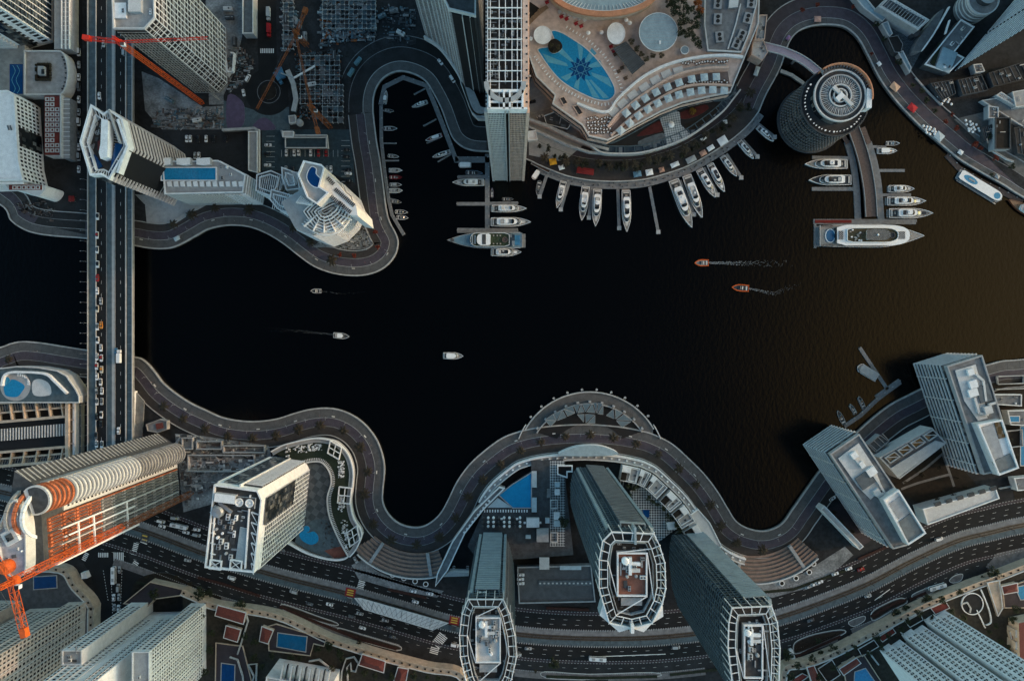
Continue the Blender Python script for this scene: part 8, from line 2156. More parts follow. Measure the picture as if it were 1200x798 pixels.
# ---------------------------------------------------------------- vegetation
def palm_mesh(parent,q,r=4.0,h=6.0,n=15,m_=LEAF):
 mb=MB();mb.tube((0,0,0),(.1,.05,h*.6),.26,.2,BARK,7);mb.tube((.1,.05,h*.6),(.05,.1,h),.2,.17,BARK,7);mb.build("trunk",parent,True)
 mb=MB()
 for k in range(n):
  a=2*pi*k/n+q.uniform(-.15,.15);up=q.uniform(.1,.9);rr=r*q.uniform(.8,1.1);pr=[]
  for j in range(6):
   f=j/5;pr.append((cos(a)*rr*f,sin(a)*rr*f,h+up*sin(f*2.2)*1.1-f*f*1.5))
  for j in range(5):
   p0,p1=pr[j],pr[j+1];w_=.66*sin(pi*(.15+.8*(j+.5)/5))+.05
   sx,sy=-sin(a)*w_,cos(a)*w_
   mb.face([(p0[0],p0[1],p0[2]),(p1[0],p1[1],p1[2]),(p1[0]*.96+sx*1.6,p1[1]*.96+sy*1.6,p1[2]-.22),],m_)
   mb.face([(p0[0],p0[1],p0[2]),(p1[0]*.96-sx*1.6,p1[1]*.96-sy*1.6,p1[2]-.22),(p1[0],p1[1],p1[2])],m_)
   mb.face([(p0[0],p0[1],p0[2]),(p1[0]+sx,p1[1]+sy,p1[2]-.1),(p0[0]+sx*.8,p0[1]+sy*.8,p0[2]-.12)],m_)
   mb.face([(p0[0],p0[1],p0[2]),(p0[0]-sx*.8,p0[1]-sy*.8,p0[2]-.12),(p1[0]-sx,p1[1]-sy,p1[2]-.1)],m_)
 mb.build("crown",parent,True)
PALMS=[]
def palms(lst,where,group):
 for i,(x,y)in enumerate(lst):
  lb="feathery date palm, %s from the left %s"%(nth(i),where);q=random.Random(i*7+int(x))
  c_=P(x,y,5)
  if len(PALMS)<3:
   t=thing("palm_tree",lb,"palm tree",c_,0,group,q.random()*6);palm_mesh(t,q,n=9+len(PALMS));PALMS.append(t)
  else:dup(PALMS[i%3],(*c_,0),q.random()*6,lb,"palm tree",group,q.uniform(.85,1.15))
palms([(215,490.5),(240.5,502.5),(267,511),(296,513),(323.5,510),(350,502.5),(375.5,498),(402.5,504.5),(422.5,523.5),(431,552.5),(427,579),(437.5,614),(459,632.5),(488,638),(515,629),(534,607)],"along the curved promenade of the first south peninsula","palms along the south promenade")
palms([(548.5,582),(565.5,562),(586.5,544),(610,528),(634,518),(662.5,511.5),(691.5,509),(719,512.5),(745.5,520),(771.5,532),(795.5,549),(815.5,568),(832,591.5),(844.5,615.5),(863.5,636),(893,643.5)],"along the promenade of the second south peninsula","palms along the south promenade")
palms([(251.5,244),(292,246),(344,267),(363.5,284),(389,305),(225,252),(203,263)],"along the north peninsula promenade","palms along the north promenade")
palms([(10,421),(192,476),(241,502)][:2],"on the quay near the bridge's south end","palms along the south promenade")
def tree_mesh(parent,q,r=2.6,h=5.0,m_=LEAF2,n=520):
 mb=MB();mb.tube((0,0,0),(.1,0,h*.55),.25,.16,BARK,7)
 for k in range(5):a=k*1.26+q.random();mb.tube((.1,0,h*.5),(cos(a)*r*.55,sin(a)*r*.55,h*.8),.12,.05,BARK,5)
 mb.build("trunk",parent,True);mb=MB();cl=[]
 for k in range(13):a,d,e=q.random()*2*pi,r*sqrt(q.random())*.78,q.uniform(-.5,.8);cl.append((cos(a)*d,sin(a)*d,h*.8+e*r*.5,r*q.uniform(.25,.46)))
 for k in range(n):
  c_=q.choice(cl);u=Vector((q.gauss(0,1),q.gauss(0,1),q.gauss(0,1))).normalized()*c_[3]*q.uniform(.6,1.05);p0=Vector(c_[:3])+u
  d1=Vector((q.uniform(-1,1),q.uniform(-1,1),q.uniform(-.6,.6))).normalized()*.34;d2=Vector((q.uniform(-1,1),q.uniform(-1,1),q.uniform(-.6,.6))).normalized()*.2
  mb.face([p0-d1,p0+d2,p0+d1,p0-d2],m_)
 mb.build("crown",parent,True)
TR={}
def trees(lst,lbl,group,m_=LEAF2,r=2.6,key="a",cat="tree",name="broadleaf_tree"):
 for i,(x,y,z,s_)in enumerate(lst):
  q=random.Random(int(x*3+y));lb=lbl%nth(i);c_=P(x,y,z+3)
  pr_=TR.setdefault(key,[])
  if len(pr_)<2:
   t=thing(name,lb,cat,c_,z,group,q.random()*6);tree_mesh(t,q,r,m_=m_);t.scale=(s_,)*3;pr_.append(t)
  else:dup(pr_[i%2],(*c_,z),q.random()*6,lb,cat,group,s_)
trees([(789,4,18,1.6),(800,2,18,1.5),(792,16,18,1.7),(805,14,18,1.6),(816,20,18,1.3),(799,28,18,1.7),(812,32,18,1.6),(806,42,18,1.4),(814,46,18,1.2),(797,40,18,1.3),(783,6,18,1.2),(818,54,18,1.2),(792,-6,18,1.5),(806,-8,18,1.5)],"dark leafy tree, %s in the clump beside the round pale blue roof","trees on the hotel terrace")
trees([(815,6,18,1.5),(819,14,18,1.2)],"orange-brown tree, %s at the top edge of the hotel clump","orange trees on the hotel terrace",mat("orange_leaf",(.30,.09,.02),.8,.35,.8),key="o")
trees([(740,50,18,.9),(746,58,18,.9),(752,64,18,.8),(765,66,18,.8),(775,66,18,.8),(757,70,18,.9),(646,53,18,.7),(654,56,18,.7),(650,60,18,.6)],"small olive tree, %s on the planted rim of the hotel's round roofs","olive trees on the hotel terrace",mat("olive_leaf",(.06,.05,.025),.8,.3,.8),key="ol")
arcin=offset(arc,10.5);q=random.Random(77)
hl=[(x,y)for x,y,a in resample(arcin,6.5,30)if P(625,0)[0]<x<P(890,0)[0]]
trees([((x/S)+600+q.uniform(-4,4),399-y/S+q.uniform(-4,4),0,q.uniform(.7,1.35))for x,y in hl],"dark promenade tree, %s from the left in front of the hotel arcade","trees along the hotel promenade",mat("dusk_leaf",(.020,.022,.012),.85,.4,.8),key="h")
trees([(398,299,0,.8),(415,300,0,.8),(434,264,0,.7),(440,272,0,.8),(443,290,0,.8)],"russet tree, %s along the tip of the north peninsula","russet trees on the north peninsula",LEAF3,2.2,"r")
trees([(1022,63,0,.6),(1108,143,0,.8),(1116,134,0,.7),(1120,151,0,.9),(1141.5,170,0,1.1),(1149,174,0,.8),(1166,186,0,1.0),(958,6,0,.8),(1000,8,0,.7),(940,12,0,.8)],"russet tree, %s along the north-east promenade","russet trees on the north-east promenade",LEAF3,2.2,"r")
trees([(1026,29,0,.9),(1052,74,0,1.0),(1036,46,0,.8),(1085,118,0,.9),(1095,130,0,.8),(1070,100,0,.7),(1158,160,0,.9),(1185,196,0,.9),(1163,205,0,.6),(1080,107,0,.8)],"dim green tree, %s along the north-east promenade","green trees on the north-east promenade",key="a")
trees([(183,693,7,1.5),(1083,700,0,1.5),(1061,712,0,1.2),(1048,716,0,1.2),(974,758,0,1.6),(962,764,0,1.1),(958,750,0,.9),(920,764,0,1.6),(1160,668,0,1.7),(1150,678,0,1.0),(648,774,0,1.6),(284,706,0,1.6),(236,692,0,1.8),(290,716,0,1.0),(246,694,0,1.2),(660,610,7,1.5),(1185,725,8,1.2),(1188,712,8,1.2)],"dense dark tree, %s from the list along the avenue's south side","dark trees along the avenue")
for o in[o for o in bpy.data.objects if o.get("group")=="dark trees along the avenue"]:pass
trees([(736,570,4,.8),(744,572,4,.9),(738,580,4,.7),(760,583,4,.8),(765,588,4,.8),(771,591,4,.7),(778,595,4,.9),(782,604,4,.8),(787,608,4,.7),(793,615,4,.9),(796,622,4,.8)],"garden tree, %s from the left inside the villa crescent","garden trees of the villa crescent",mat("garden_leaf",(.030,.040,.018),.85,.4,.8),key="g")
q=random.Random(123)
sx=[(192+q.uniform(-6,6)+k*12,702+k*3.4+q.uniform(-4,4),0,q.uniform(.5,.8))for k in range(5)]
trees([(x,y,0,q.uniform(.5,.9))for x,y in((205,676),(222,683),(171,676),(160,690),(310,738-12),(420,752),(600,780),(627,787),(1040,584),(1062,566),(1080,556),(1100,548),(1122,560),(1118,580),(1098,586),(1132,570),(1180,470),(1186,515),(1192,535),(1178,500),(985,612),(1000,622),(978,600))],"low shrubby tree, %s counted from the left of the photo's small garden plots","low trees in the garden plots",mat("shrub_leaf",(.035,.030,.018),.85,.4,.8),key="s")
q=random.Random(55)
trees([(x+q.uniform(-3,3),y+q.uniform(-2,2),8,q.uniform(.7,1.25))for x,y in((222,712),(230,730),(238,720),(246,740),(232,752),(248,760),(226,770),(240,785),(290,745),(298,752),(300,770),(310,778),(320,768),(340,770),(352,772),(372,760),(386,758),(396,764),(400,772),(392,782),(408,788),(430,788),(440,792),(456,790),(486,790),(500,792),(512,796),(385,752))],"round garden tree, %s from the left end of the centre podium's planting","garden trees of the centre podium",key="a")
trees([(x+q.uniform(-3,3),y+q.uniform(-2,2),8,q.uniform(.7,1.25))for x,y in((925,792),(935,778),(950,770),(962,790),(975,782),(992,766),(1004,757),(1018,764),(1024,745),(1034,758),(1042,744),(1056,735),(1066,726),(1078,716),(1092,722),(1100,702),(1112,716),(1122,692),(1130,724),(1144,742),(1158,742),(1166,732),(1172,750),(1180,760))],"round garden tree, %s from the left in the right podium's planting","garden trees of the right podium",key="a")
palms([(x+q.uniform(-2,2),y+q.uniform(-2,2))for x,y in((640,183),(662,190),(676,192),(700,190),(716,194),(730,192),(744,192),(758,189),(772,186),(786,182),(800,176),(815,170),(828,160),(842,152),(856,140),(868,125),(880,108))],"in front of the hotel arcade","palms of the hotel promenade")
# hedges and red flower beds beside the slip road
def hedge(label,pts,wd,m_,h=.9):
 q=random.Random(int(pts[0][0]));t=thing("hedge",label,"hedge",P(*pts[0]));path=PL(pts);mb=MB()
 mb.kerb(path,-wd*.4,wd*.4,0,h*.7,m_)
 for x,y,a in resample(path,.55):
  for _ in range(3):
   o=q.uniform(-.5,.5)*wd;p0=Vector((x-sin(a)*o,y+cos(a)*o,h*q.uniform(.6,1.1)));s_=.32
   mb.face([p0+Vector((q.uniform(-s_,s_),q.uniform(-s_,s_),q.uniform(-.2,.2)))for _ in range(3)],m_)
 mb.build("foliage",t)
RF=mat("red_flowers",(0,0,0));HG=mat("hedge_leaf",(.018,.022,.012),.9,.4,1);RHG=mat("red_hedge",(.045,.018,.014),.9,.4,1)
for i,(pts,m_)in enumerate((([(160,682),(200,690),(232,702)],HG),([(232,676),(262,684),(305,698)],RHG),([(328,710),(360,724),(395,738)],RHG),([(395,738),(420,748),(465,760)],RHG),([(930,770),(960,756),(985,745)],RHG),([(1020,722),(1045,708),(1062,702)],RHG),([(1066,702),(1085,694)],RHG),([(640,792),(700,794),(770,792)],HG),([(785,790),(840,784)],HG),([(1005,655),(1035,642),(1060,632)],RHG),([(870,696),(930,690),(990,668)],HG),([(455,690),(500,700)],RHG),([(640,712),(690,714)],RHG))):
 hedge("%s low hedge beside the avenue counted from the list of its planted strips"%nth(i)if False else["dark hedge on the crescent island below the junction","reddish hedge strip south of the white gridded tower","red hedge strip beside the slip road, left of the tram stop","red hedge strip beside the slip road, below the tram stop","red hedge at the left of the right podium's lay-by","red hedge in the middle of the right podium's lay-by","short red hedge at the right of the right podium's lay-by","dark hedge at the bottom edge under the central tower","dark hedge at the bottom edge beside the finned tower","reddish hedge under the lower striped block","dark hedge behind the right amphitheatre","purple-red strip behind the left amphitheatre","red strip in front of the service court"][i],pts,2.2,m_)
struct(MB().sheet(PL([(1155,664),(1168,648),(1200,641),(1230,640),(1230,662),(1170,672)]),.16,STR),"pavement")
# awnings and market stalls on the promenades
def stall(label,x,y,a,sx,sy,m_,name="market_stall",cat="stall"):
 c_=P(x,y,2.6);t=thing(name,label,cat,c_,0,None,a);mb=MB()
 z=2.5;pk=.6
 b=[(-sx/2,-sy/2),(sx/2,-sy/2),(sx/2,sy/2),(-sx/2,sy/2)]
 for k in range(4):mb.face([(*b[k],z),(*b[(k+1)%4],z),(0,0,z+pk)],m_);mb.face([(*b[k],z-.3),(*b[(k+1)%4],z-.3),(*b[(k+1)%4],z),(*b[k],z)],m_)
 mb.build("canopy",t,True);mb=MB()
 for k in range(4):mb.tube((b[k][0]*.92,b[k][1]*.92,0),(b[k][0]*.92,b[k][1]*.92,z),.07,.07,STEEL,5)
 mb.build("posts",t,True);MB().box(0,0,0,sx*.7,sy*.5,.9,0,WOOD).build("counter",t,True)
ST=[("yellow dome tent on the promenade right of the slab tower",648,189.5,.2,5,4.6,mat("yellow_canvas",(.62,.30,.02),.8)),("long dark red stall on the promenade west of the hotel arc",686,200.5,-.15,12,4.5,mat("dark_red_canvas",(.17,.012,.012),.8)),("white striped stall right of the yellow tent",658,196,.3,4,3.4,CANV),("blue parasol stall on the hotel arc",747,204,.2,5.5,4,mat("dusk_blue_canvas",(.10,.2,.28),.8)),("white round-topped stall right of the blue one",761,202,.2,5,4.2,CANV),("salmon stall right of the white round-topped one",775.5,199,.25,3.6,3.4,mat("salmon_canvas",(.45,.25,.18),.8)),("white long stall at the dock's curve",791,193,.4,6,3.2,CANV),("grey-white stall at the dock's curve",810,187,.45,7,4,LGREY),("pinkish stall between two white ones on the hotel arc",824,179.5,.5,4.6,3.6,mat("salmon_canvas",(0,0,0))),("white table stall beside the pinkish one",833,173.5,.55,5,3.2,CANV),("large white square tent on the hotel arc",847,165,.55,6.4,5.6,CANV),("white parasol above the large square tent",850,143,.2,2.8,2.8,CANV),("white slanted bar table near the arcade",825,162,.7,5,2.4,CANV),
  ("pale blue van-like stall under the footbridge landing",887,83.5,1.25,6.6,3.0,BCANV),("pink square tent at the head of the north-east cove",958.5,22.5,0,4.6,4,mat("pink_canvas",(.50,.28,.22),.8)),("purple little stall on the west side of the north-east cove",924,44.5,.9,3.4,2.4,mat("lilac_canvas",(.25,.15,.3),.8)),("orange-pink square tent on the north-east promenade",1049,102,-.7,6,5,mat("peach_canvas",(.55,.36,.24),.8)),("red tent on the north-east promenade",1069.5,126.5,-.7,6,5,mat("red_canvas",(.42,.02,.025),.8)),("pale blue square tent at the north-east promenade, right of the café parasols",1101,160,-.7,6,5.4,BCANV),("little white square tent near the ferry",1126,178.5,-.6,3.4,3,CANV),("tiny pale stall beside the ferry's bow",1169,207,-.6,3.2,2.6,LGREY),("tiny purple-white stall on the east side of the cove",1030.5,75,-.9,3,2.6,CANV),("pale blue stall on the quay east of the bridge",207,279.5,.5,4,3,BCANV),
  ("dark red parasol by the market west of the bridge",83.5,233,0,4,4,mat("dark_red_canvas",(0,0,0)))]
for a in ST:stall(*a)
# cafe parasols on the north-east promenade
cp_=None;q=random.Random(31);k=0
for cx_,cy_,n_,where in((1105,113,13,"by the dark ground under the striped tower"),(1089,151,12,"on the quay next to the pale blue tent"),(1138,146,14,"along the court at the right edge")):
 for i in range(n_):
  x,y=cx_+(i%4)*4.2-6+q.uniform(-1,1)+(i//4)*1.5,cy_+(i//4)*4-4+(i%4)*1.4+q.uniform(-1,1);c_=P(x,y,2.5);lb="small white café parasol in the cluster "+where;g="café parasols "+where
  if cp_ is None:
   cp_=thing("cafe_parasol",lb,"parasol",c_,0,g);MB().lathe(0,0,[(.95,2.3),(.5,2.6),(0,2.85)],CANV,8).build("canopy",cp_,True);MB().tube((0,0,0),(0,0,2.7),.05,.05,STEEL,5).build("pole",cp_,True)
  else:dup(cp_,(*c_,0),q.random()*3,lb,"parasol",g)
# ---------------------------------------------------------------- vehicles
def car_paint(nm,c):return mat("car_"+nm,c,.3,.06,.8,spec=.5)
CP={"white":car_paint("white",(.75,.75,.75)),"silver":car_paint("silver",(.36,.38,.39)),"black":car_paint("black",(.012,.012,.014)),"grey":car_paint("grey",(.10,.11,.12)),"red":car_paint("red",(.32,.015,.015)),"orange":car_paint("orange",(.60,.22,.03)),"blue":car_paint("blue",(.05,.16,.26)),"cream":car_paint("cream",(.56,.53,.45))}
HEADL=mat("headlight_lens",(.7,.7,.68),.2,0);TAILL=mat("taillight_lens",(.30,.01,.01),.3,0)
CARS={}
def make_car(t,body,roof,kind):
 L,W={"car":(4.9,2.0),"van":(5.6,2.15),"bus":(12,2.6),"truck":(9.0,2.5)}[kind]
 def rr(x0,x1,w_,c_=.35):return[(x0+c_,-w_),(x1-c_,-w_),(x1,-w_+c_*1.3),(x1,w_-c_*1.3),(x1-c_,w_),(x0+c_,w_),(x0,w_-c_),(x0,-w_+c_)]
 if kind=="car":
  MB().prism(rr(-L/2,L/2,W/2),.35,.95,body,body,True).build("body",t,True)
  MB().prism(rr(-L*.40,L*.22,W*.46,.3),.95,1.5,GLASS,roof,poly_top=rr(-L*.29,L*.07,W*.38,.25)).build("cabin",t,True)
  MB().prism(rr(-L*.27,L*.05,W*.37,.25),1.5,1.53,roof).build("roof",t,True)
 elif kind=="van":
  MB().prism(rr(-L/2,L/2,W/2),.35,1.1,body,body,True).build("body",t,True)
  MB().prism(rr(-L*.49,L*.33,W*.48,.2),1.1,2.1,GLASS,roof,poly_top=rr(-L*.47,L*.2,W*.44,.2)).build("cabin",t,True);MB().prism(rr(-L*.46,L*.19,W*.43,.2),2.1,2.15,roof).build("roof",t,True)
 elif kind=="bus":
  MB().prism(rr(-L/2,L/2,W/2,.25),.4,1.5,body,body,True).build("body",t,True);MB().prism(rr(-L*.495,L*.495,W*.485,.25),1.5,2.6,GLASS).build("windows",t,True);MB().prism(rr(-L*.5,L*.5,W*.5,.3),2.6,3.0,roof,bottom=True).build("roof",t,True)
  for x in(-.25,.2):MB().box(L*x,0,3.0,2.2,1.5,.25,0,LGREY).build("roof_unit",t,True)
 else:
  MB().prism(rr(-L/2,L*.22,W/2,.12),.7,3.2,body,roof,True).build("cargo_box",t,True);MB().prism(rr(L*.25,L/2,W*.47,.25),.5,2.2,body,body,True).build("body",t,True);MB().prism(rr(L*.37,L*.49,W*.43,.15),2.2,2.6,GLASS,body).build("cabin",t,True)
 for sx in(-.3,.31):
  for s in(-1,1):MB().tube((L*sx,s*W*.44,.36),(L*sx,s*W*.51,.36),.36,.36,BLACKM,10).build("wheel",t,True)
 for s in(-1,1):MB().box(L*.485,s*W*.34,.62,.16,.36,.16,0,HEADL).build("headlight",t,True);MB().box(-L*.49,s*W*.36,.66,.12,.34,.16,0,TAILL).build("taillight",t,True)
def car(label,x,y,d,colour="white",kind="car",z=0.03,roof=None,group=None):
 key=(colour,kind,roof);c_=P(x,y,z);a=atan2(-d[1],d[0]);nm={"car":"parked_car" if group and "parked" in group else "car","van":"van","bus":"bus","truck":"truck"}[kind]
 if key not in CARS:
  t=thing(nm,label,kind,c_,z,group,a);make_car(t,CP[colour],CP[roof or colour],kind);CARS[key]=t
 else:
  t=dup(CARS[key],(*c_,z),a,label,kind,group)
  if t.get("group")and not group:del t["group"]
 return t
# bridge: southbound queue, two lanes
queue=[(115,254,"white","black",0),(114.5,276,"white","red",0),(114.5,293,"white","grey",0),(115,310,"white","black",0),(114.8,326,"red","red",0),(114.6,341,"white",None,0),(119,353,"silver",None,0),(114.6,362,"cream","black",0),(119.2,381,"orange","orange",0),(114.6,383,"white","grey",0),(115,398.5,"white","black",0),
   (118.9,407.6,"white","silver",0),(114.2,418,"white","silver",0),(119.4,419.5,"white","red",0),(113.8,429,"white","red",0),(119.6,433,"cream","orange",0),(114.3,441.3,"white","white",0),(118.6,447.5,"white","grey",0),(114,457.5,"grey","silver",0),(120,458,"white","silver",0),(114.2,470.5,"white","grey",0),(119.9,470.2,"silver","grey",0),(119.3,486,"white","black",0),(113.2,510,"grey","black",0),(113.8,520,"white","silver",0),(119.9,520.5,"white","grey",0),(119,496,"black",None,0),(114,488,"black",None,0)]
for i,(x,y,c_,r_,_)in enumerate(queue):
 desc="all-%s car"%c_ if(r_ is None or r_==c_)else "%s car, %s roof"%(c_,r_)
 car("%s, %s from the north in the bridge's southbound queue"%(desc,nth(i)),x,y,(0,1),c_,"car",BZ+.02,r_,"cars queuing southbound on the bridge")
for lb,x,y,d,c_,k_ in(("white lorry heading north on the bridge",141,417.5,(0,-1),"white","truck"),("blue car beside the white lorry on the bridge",136.8,412,(0,-1),"blue","car"),("white car alone in the northbound lane near the south end of the bridge",139.6,504.5,(0,-1),"white","car"),("silver car in the southbound lane beside the red crane",122,52,(0,1),"silver","car"),("silver-blue car under the red jib in the northbound lane",146,61.5,(0,-1),"silver","van"),("white car in the southbound lane north of the angular tower",117,113,(0,1),"white","car")):car(lb,x,y,d,c_,k_,BZ+.02)
for i in range(11):car("parked %s vehicle, %s from the top along the street west of the bridge"%(("white","silver","white","grey")[i%4],nth(i)),93,62+i*13.6+(i%3),(0,1),("white","silver","white","grey")[i%4],"van" if i%3==0 else "car",0.03,None,"cars parked along the street west of the bridge")
# avenue
ave=[("silver","car",220.5,656,(-1,-.2),"west of the white gridded tower's foot"),("white","van",272,676.5,(-1,-.25),"below the white gridded tower"),("silver","van",344.5,692.5,(-1,-.25),"left of the tram stop"),("grey","car",363,707,(1,.28),"left of the tram stop in the lower lane"),("white","car",386.5,707.5,(-1,-.25),"under the tram stop's west end"),("silver","car",422,718.2,(-1,-.27),"under the tram stop canopy, first"),("grey","car",412.5,722,(-1,-.27),"under the tram stop canopy, second"),("silver","car",451.8,726,(-1,-.27),"under the middle of the tram stop canopy"),("white","car",425,735,(1,.3),"in the outer lane under the tram stop canopy"),("grey","car",456.5,735,(1,.28),"in the outer lane right of the canopy's middle"),("grey","car",460,745.5,(1,.3),"in the slip road under the tram stop"),("white","van",533,755,(1,.22),"left of the left lens tower's front"),
  ("white","car",487,704.5,(1,.28),"in the upper carriageway above the tram stop"),("silver","car",488.5,706,(1,.2),"x"),("black","car",371,651,(1,.2),"parked under the slate plaza's parapet"),("silver","car",417,655.5,(.6,1),"turning by the left amphitheatre"),("white","car",484.3,692,(1,.22),"waiting at the kerb behind the left amphitheatre, left"),("white","car",504,695,(1,.2),"waiting at the kerb behind the left amphitheatre, right"),("silver","car",619,759,(1,.05),"right of the left lens tower"),("white","bus",700,770.5,(1,.08),"below the central tower"),("silver","van",792,757.5,(1,-.05),"right of the central tower"),("silver","car",607,766.5,(1,.05),"beside the left lens tower's east side"),
  ("white","van",1099.5,631,(1,-.25),"under the long low white roof"),("white","car",994,665.7,(1,-.3),"in the upper carriageway behind the right amphitheatre, right"),("red","car",1008.2,666.5,(1,-.35),"red one in the upper carriageway"),("white","car",978.2,671.7,(1,-.3),"in the upper carriageway behind the right amphitheatre, left"),("silver","car",1016.5,697.5,(1,-.35),"in the lower carriageway right of the finned tower"),("grey","car",949.5,726,(-1,.4),"in the lower carriageway beside the finned tower"),("white","bus",1096.8,686.5,(1,-.3),"in the lay-by of the right podium"),("white","truck",927,766,(.35,1),"turning off beside the finned tower"),("grey","car",998,744.5,(1,-.4),"in the slip road of the right podium"),
  ("white","car",960,681.5,(1,-.35),"parked at the kerb, right of three, behind the right amphitheatre"),("white","car",953.5,684,(1,-.35),"parked at the kerb, middle of three, behind the right amphitheatre"),("silver","car",947,687,(1,-.35),"parked at the kerb, left of three, behind the right amphitheatre"),
  ("silver","van",205.6,606.5,(1,.15),"by the unfinished orange tower, top of the cluster"),("white","van",189.5,610.3,(1,.25),"by the unfinished orange tower, upper left"),("white","car",190.5,616,(1,.3),"by the unfinished orange tower, lower left"),("white","bus",211,615.6,(1,.22),"by the unfinished orange tower"),("white","car",231,620,(1,.2),"by the unfinished orange tower, right"),("white","car",218.5,623.3,(1,.25),"by the unfinished orange tower, below the bus"),("silver","van",231,626.3,(1,.25),"by the unfinished orange tower, below right of the bus"),("grey","car",330,668-24,(1,.25),"half hidden by the white gridded tower")]
for c_,k_,x,y,d,wh in ave:
 if wh=="x":continue
 car("%s %s on the avenue %s"%(c_,k_,wh),x,y,d,c_,k_,.05)
for i,(x,y,c_,k_)in enumerate(((140.6,667,"silver","car"),(134.6,673,"white","bus"),(139.4,688,"silver","van"),(134,699.4,"white","car"),(140,699,"silver","car"),(134.6,711,"silver","car"),(139.4,712,"white","car"))):car("%s %s in the street below the junction, %s from the top"%(c_,k_,nth(i)),x,y,(0,-1),c_,k_,.05,None,"vehicles in the street below the junction")
# car parks
pk=[(314.5,170.6,"white",0),(313.5,180.6,"black",0),(314,194,"white",0),(336,179.6,"white",1),(345,179.6,"white",1),(350.2,179,"white",1),(364.3,179.6,"white",1),(373.6,180,"red",1),(382.6,180,"red",1),(406,176,"black",0),(406,184,"black",0),(408,199.5,"black",0),(408.4,203.8,"white",0),(409,212,"black",0),(335.5,199,"silver",1),(343.5,199.4,"black",1),(383.5,199,"silver",1),(388,199,"white",1)]
for i,(x,y,c_,o)in enumerate(pk):car("parked %s car, %s in the dark parking court north of the white terraced tower"%(c_,nth(i)),x,y,(0,1)if o else(1,0),c_,"car",.03,None,"cars parked in the dark court")
pk=[(219.4,163.2,"white"),(223.6,163.2,"white"),(232.8,163.2,"black"),(242,163.2,"white"),(251,163,"black"),(265,163,"black"),(229,183,"silver"),(233.4,183,"white")]
for i,(x,y,c_)in enumerate(pk):car("parked %s car, %s from the left in the parking court behind the angular tower"%(c_,nth(i)),x,y,(0,1),c_,"car",.03,None,"cars parked behind the angular tower")
for lb,x,y,d,c_,k_ in(("white van on the west side of the roundabout",291,92.5,(.5,-1),"white","van"),("white car stopped below the white van, west of the roundabout",285.8,109.5,(.2,1),"white","car"),("red lorry in the road above the roundabout",316,37,(0,1),"red","truck"),("silver lorry at the top of the roundabout road",315.5,18,(0,1),"silver","truck"),("blue lorry standing on the east side of the roundabout",327,93,(.6,1),"blue","truck"),("white car in the bay road, upper one",516,73.5,(.8,1),"white","car"),("white van in the bay road, lower one",530,93.5,(.7,1),"white","van"),("dark car in the forecourt beside the slab tower",624,120,(1,-.3),"black","car"),("white car in the forecourt beside the slab tower",633,137,(1,-.3),"white","car"),("white car in the service court, top of three",610.5,673,(1,0),"white","car"),("white car in the service court, middle of three",610,678,(1,0),"white","car"),("white car in the service court, bottom of three",610.5,683,(1,0),"white","car"),("white car at the left lens tower's back, left",532,666.5,(0,1),"white","car"),("silver car at the left lens tower's back, right",548,666.5,(0,1),"silver","car"),
       ("white car behind the lower striped block's corner",975,584,(.8,-.6),"white","car")):car(lb,x,y,d,c_,k_,.05 if "service court, " not in lb else 4.66)
# ---------------------------------------------------------------- promenade lamps
pl0=None
def lamps(path,o,step,start,where,lo,hi):
 global pl0
 k=0
 for x,y,a in resample(offset(path,o),step,start):
  px=x/S+600
  if not(lo<px<hi):continue
  lb="slim promenade lamp post, %s from the left %s"%(nth(k),where);g="lamp posts "+where
  if pl0 is None:
   pl0=thing("lamp_post",lb,"lamp post",(x,y),0,g,a);MB().tube((0,0,0),(0,0,5),.1,.07,STEEL,6).build("pole",pl0,True);MB().beam((0,-.7,5),(0,.7,5),.09,STEEL).build("arm",pl0,True)
   for s in(-.8,.8):MB().box(0,s,4.92,.3,.5,.1,0,LGREY).build("lamp_head",pl0,True)
  else:dup(pl0,(x,y,0),a,lb,"lamp post",g)
  k+=1
lamps(nsh,6.4,14,2,"along the north promenade",160,462)
lamps(ssh,-7.0,14,4,"along the south promenade",160,930)
bench0=None
def benches(path,o,step,start,where,lo,hi):
 global bench0
 k=0
 for x,y,a in resample(offset(path,o),step,start):
  if not(lo<x/S+600<hi):continue
  lb="pale stone bench with a back, %s from the left %s"%(nth(k),where);g="benches "+where;k+=1
  if bench0 is None:
   bench0=thing("bench",lb,"bench",(x,y),.03,g,a);MB().box(0,0,.35,2.2,.65,.12,0,PALE).build("seat",bench0,True);MB().box(0,-.3,.47,2.2,.1,.5,0,PALE).build("backrest",bench0,True)
   for s_ in(-.9,.9):MB().box(s_,0,0,.2,.55,.35,0,GREY).build("leg",bench0,True)
  else:dup(bench0,(x,y,.03),a,lb,"bench",g)
benches(ssh,-5.6,27,9,"along the south promenade",165,925);benches(nsh,5.2,27,6,"along the north promenade",165,462)
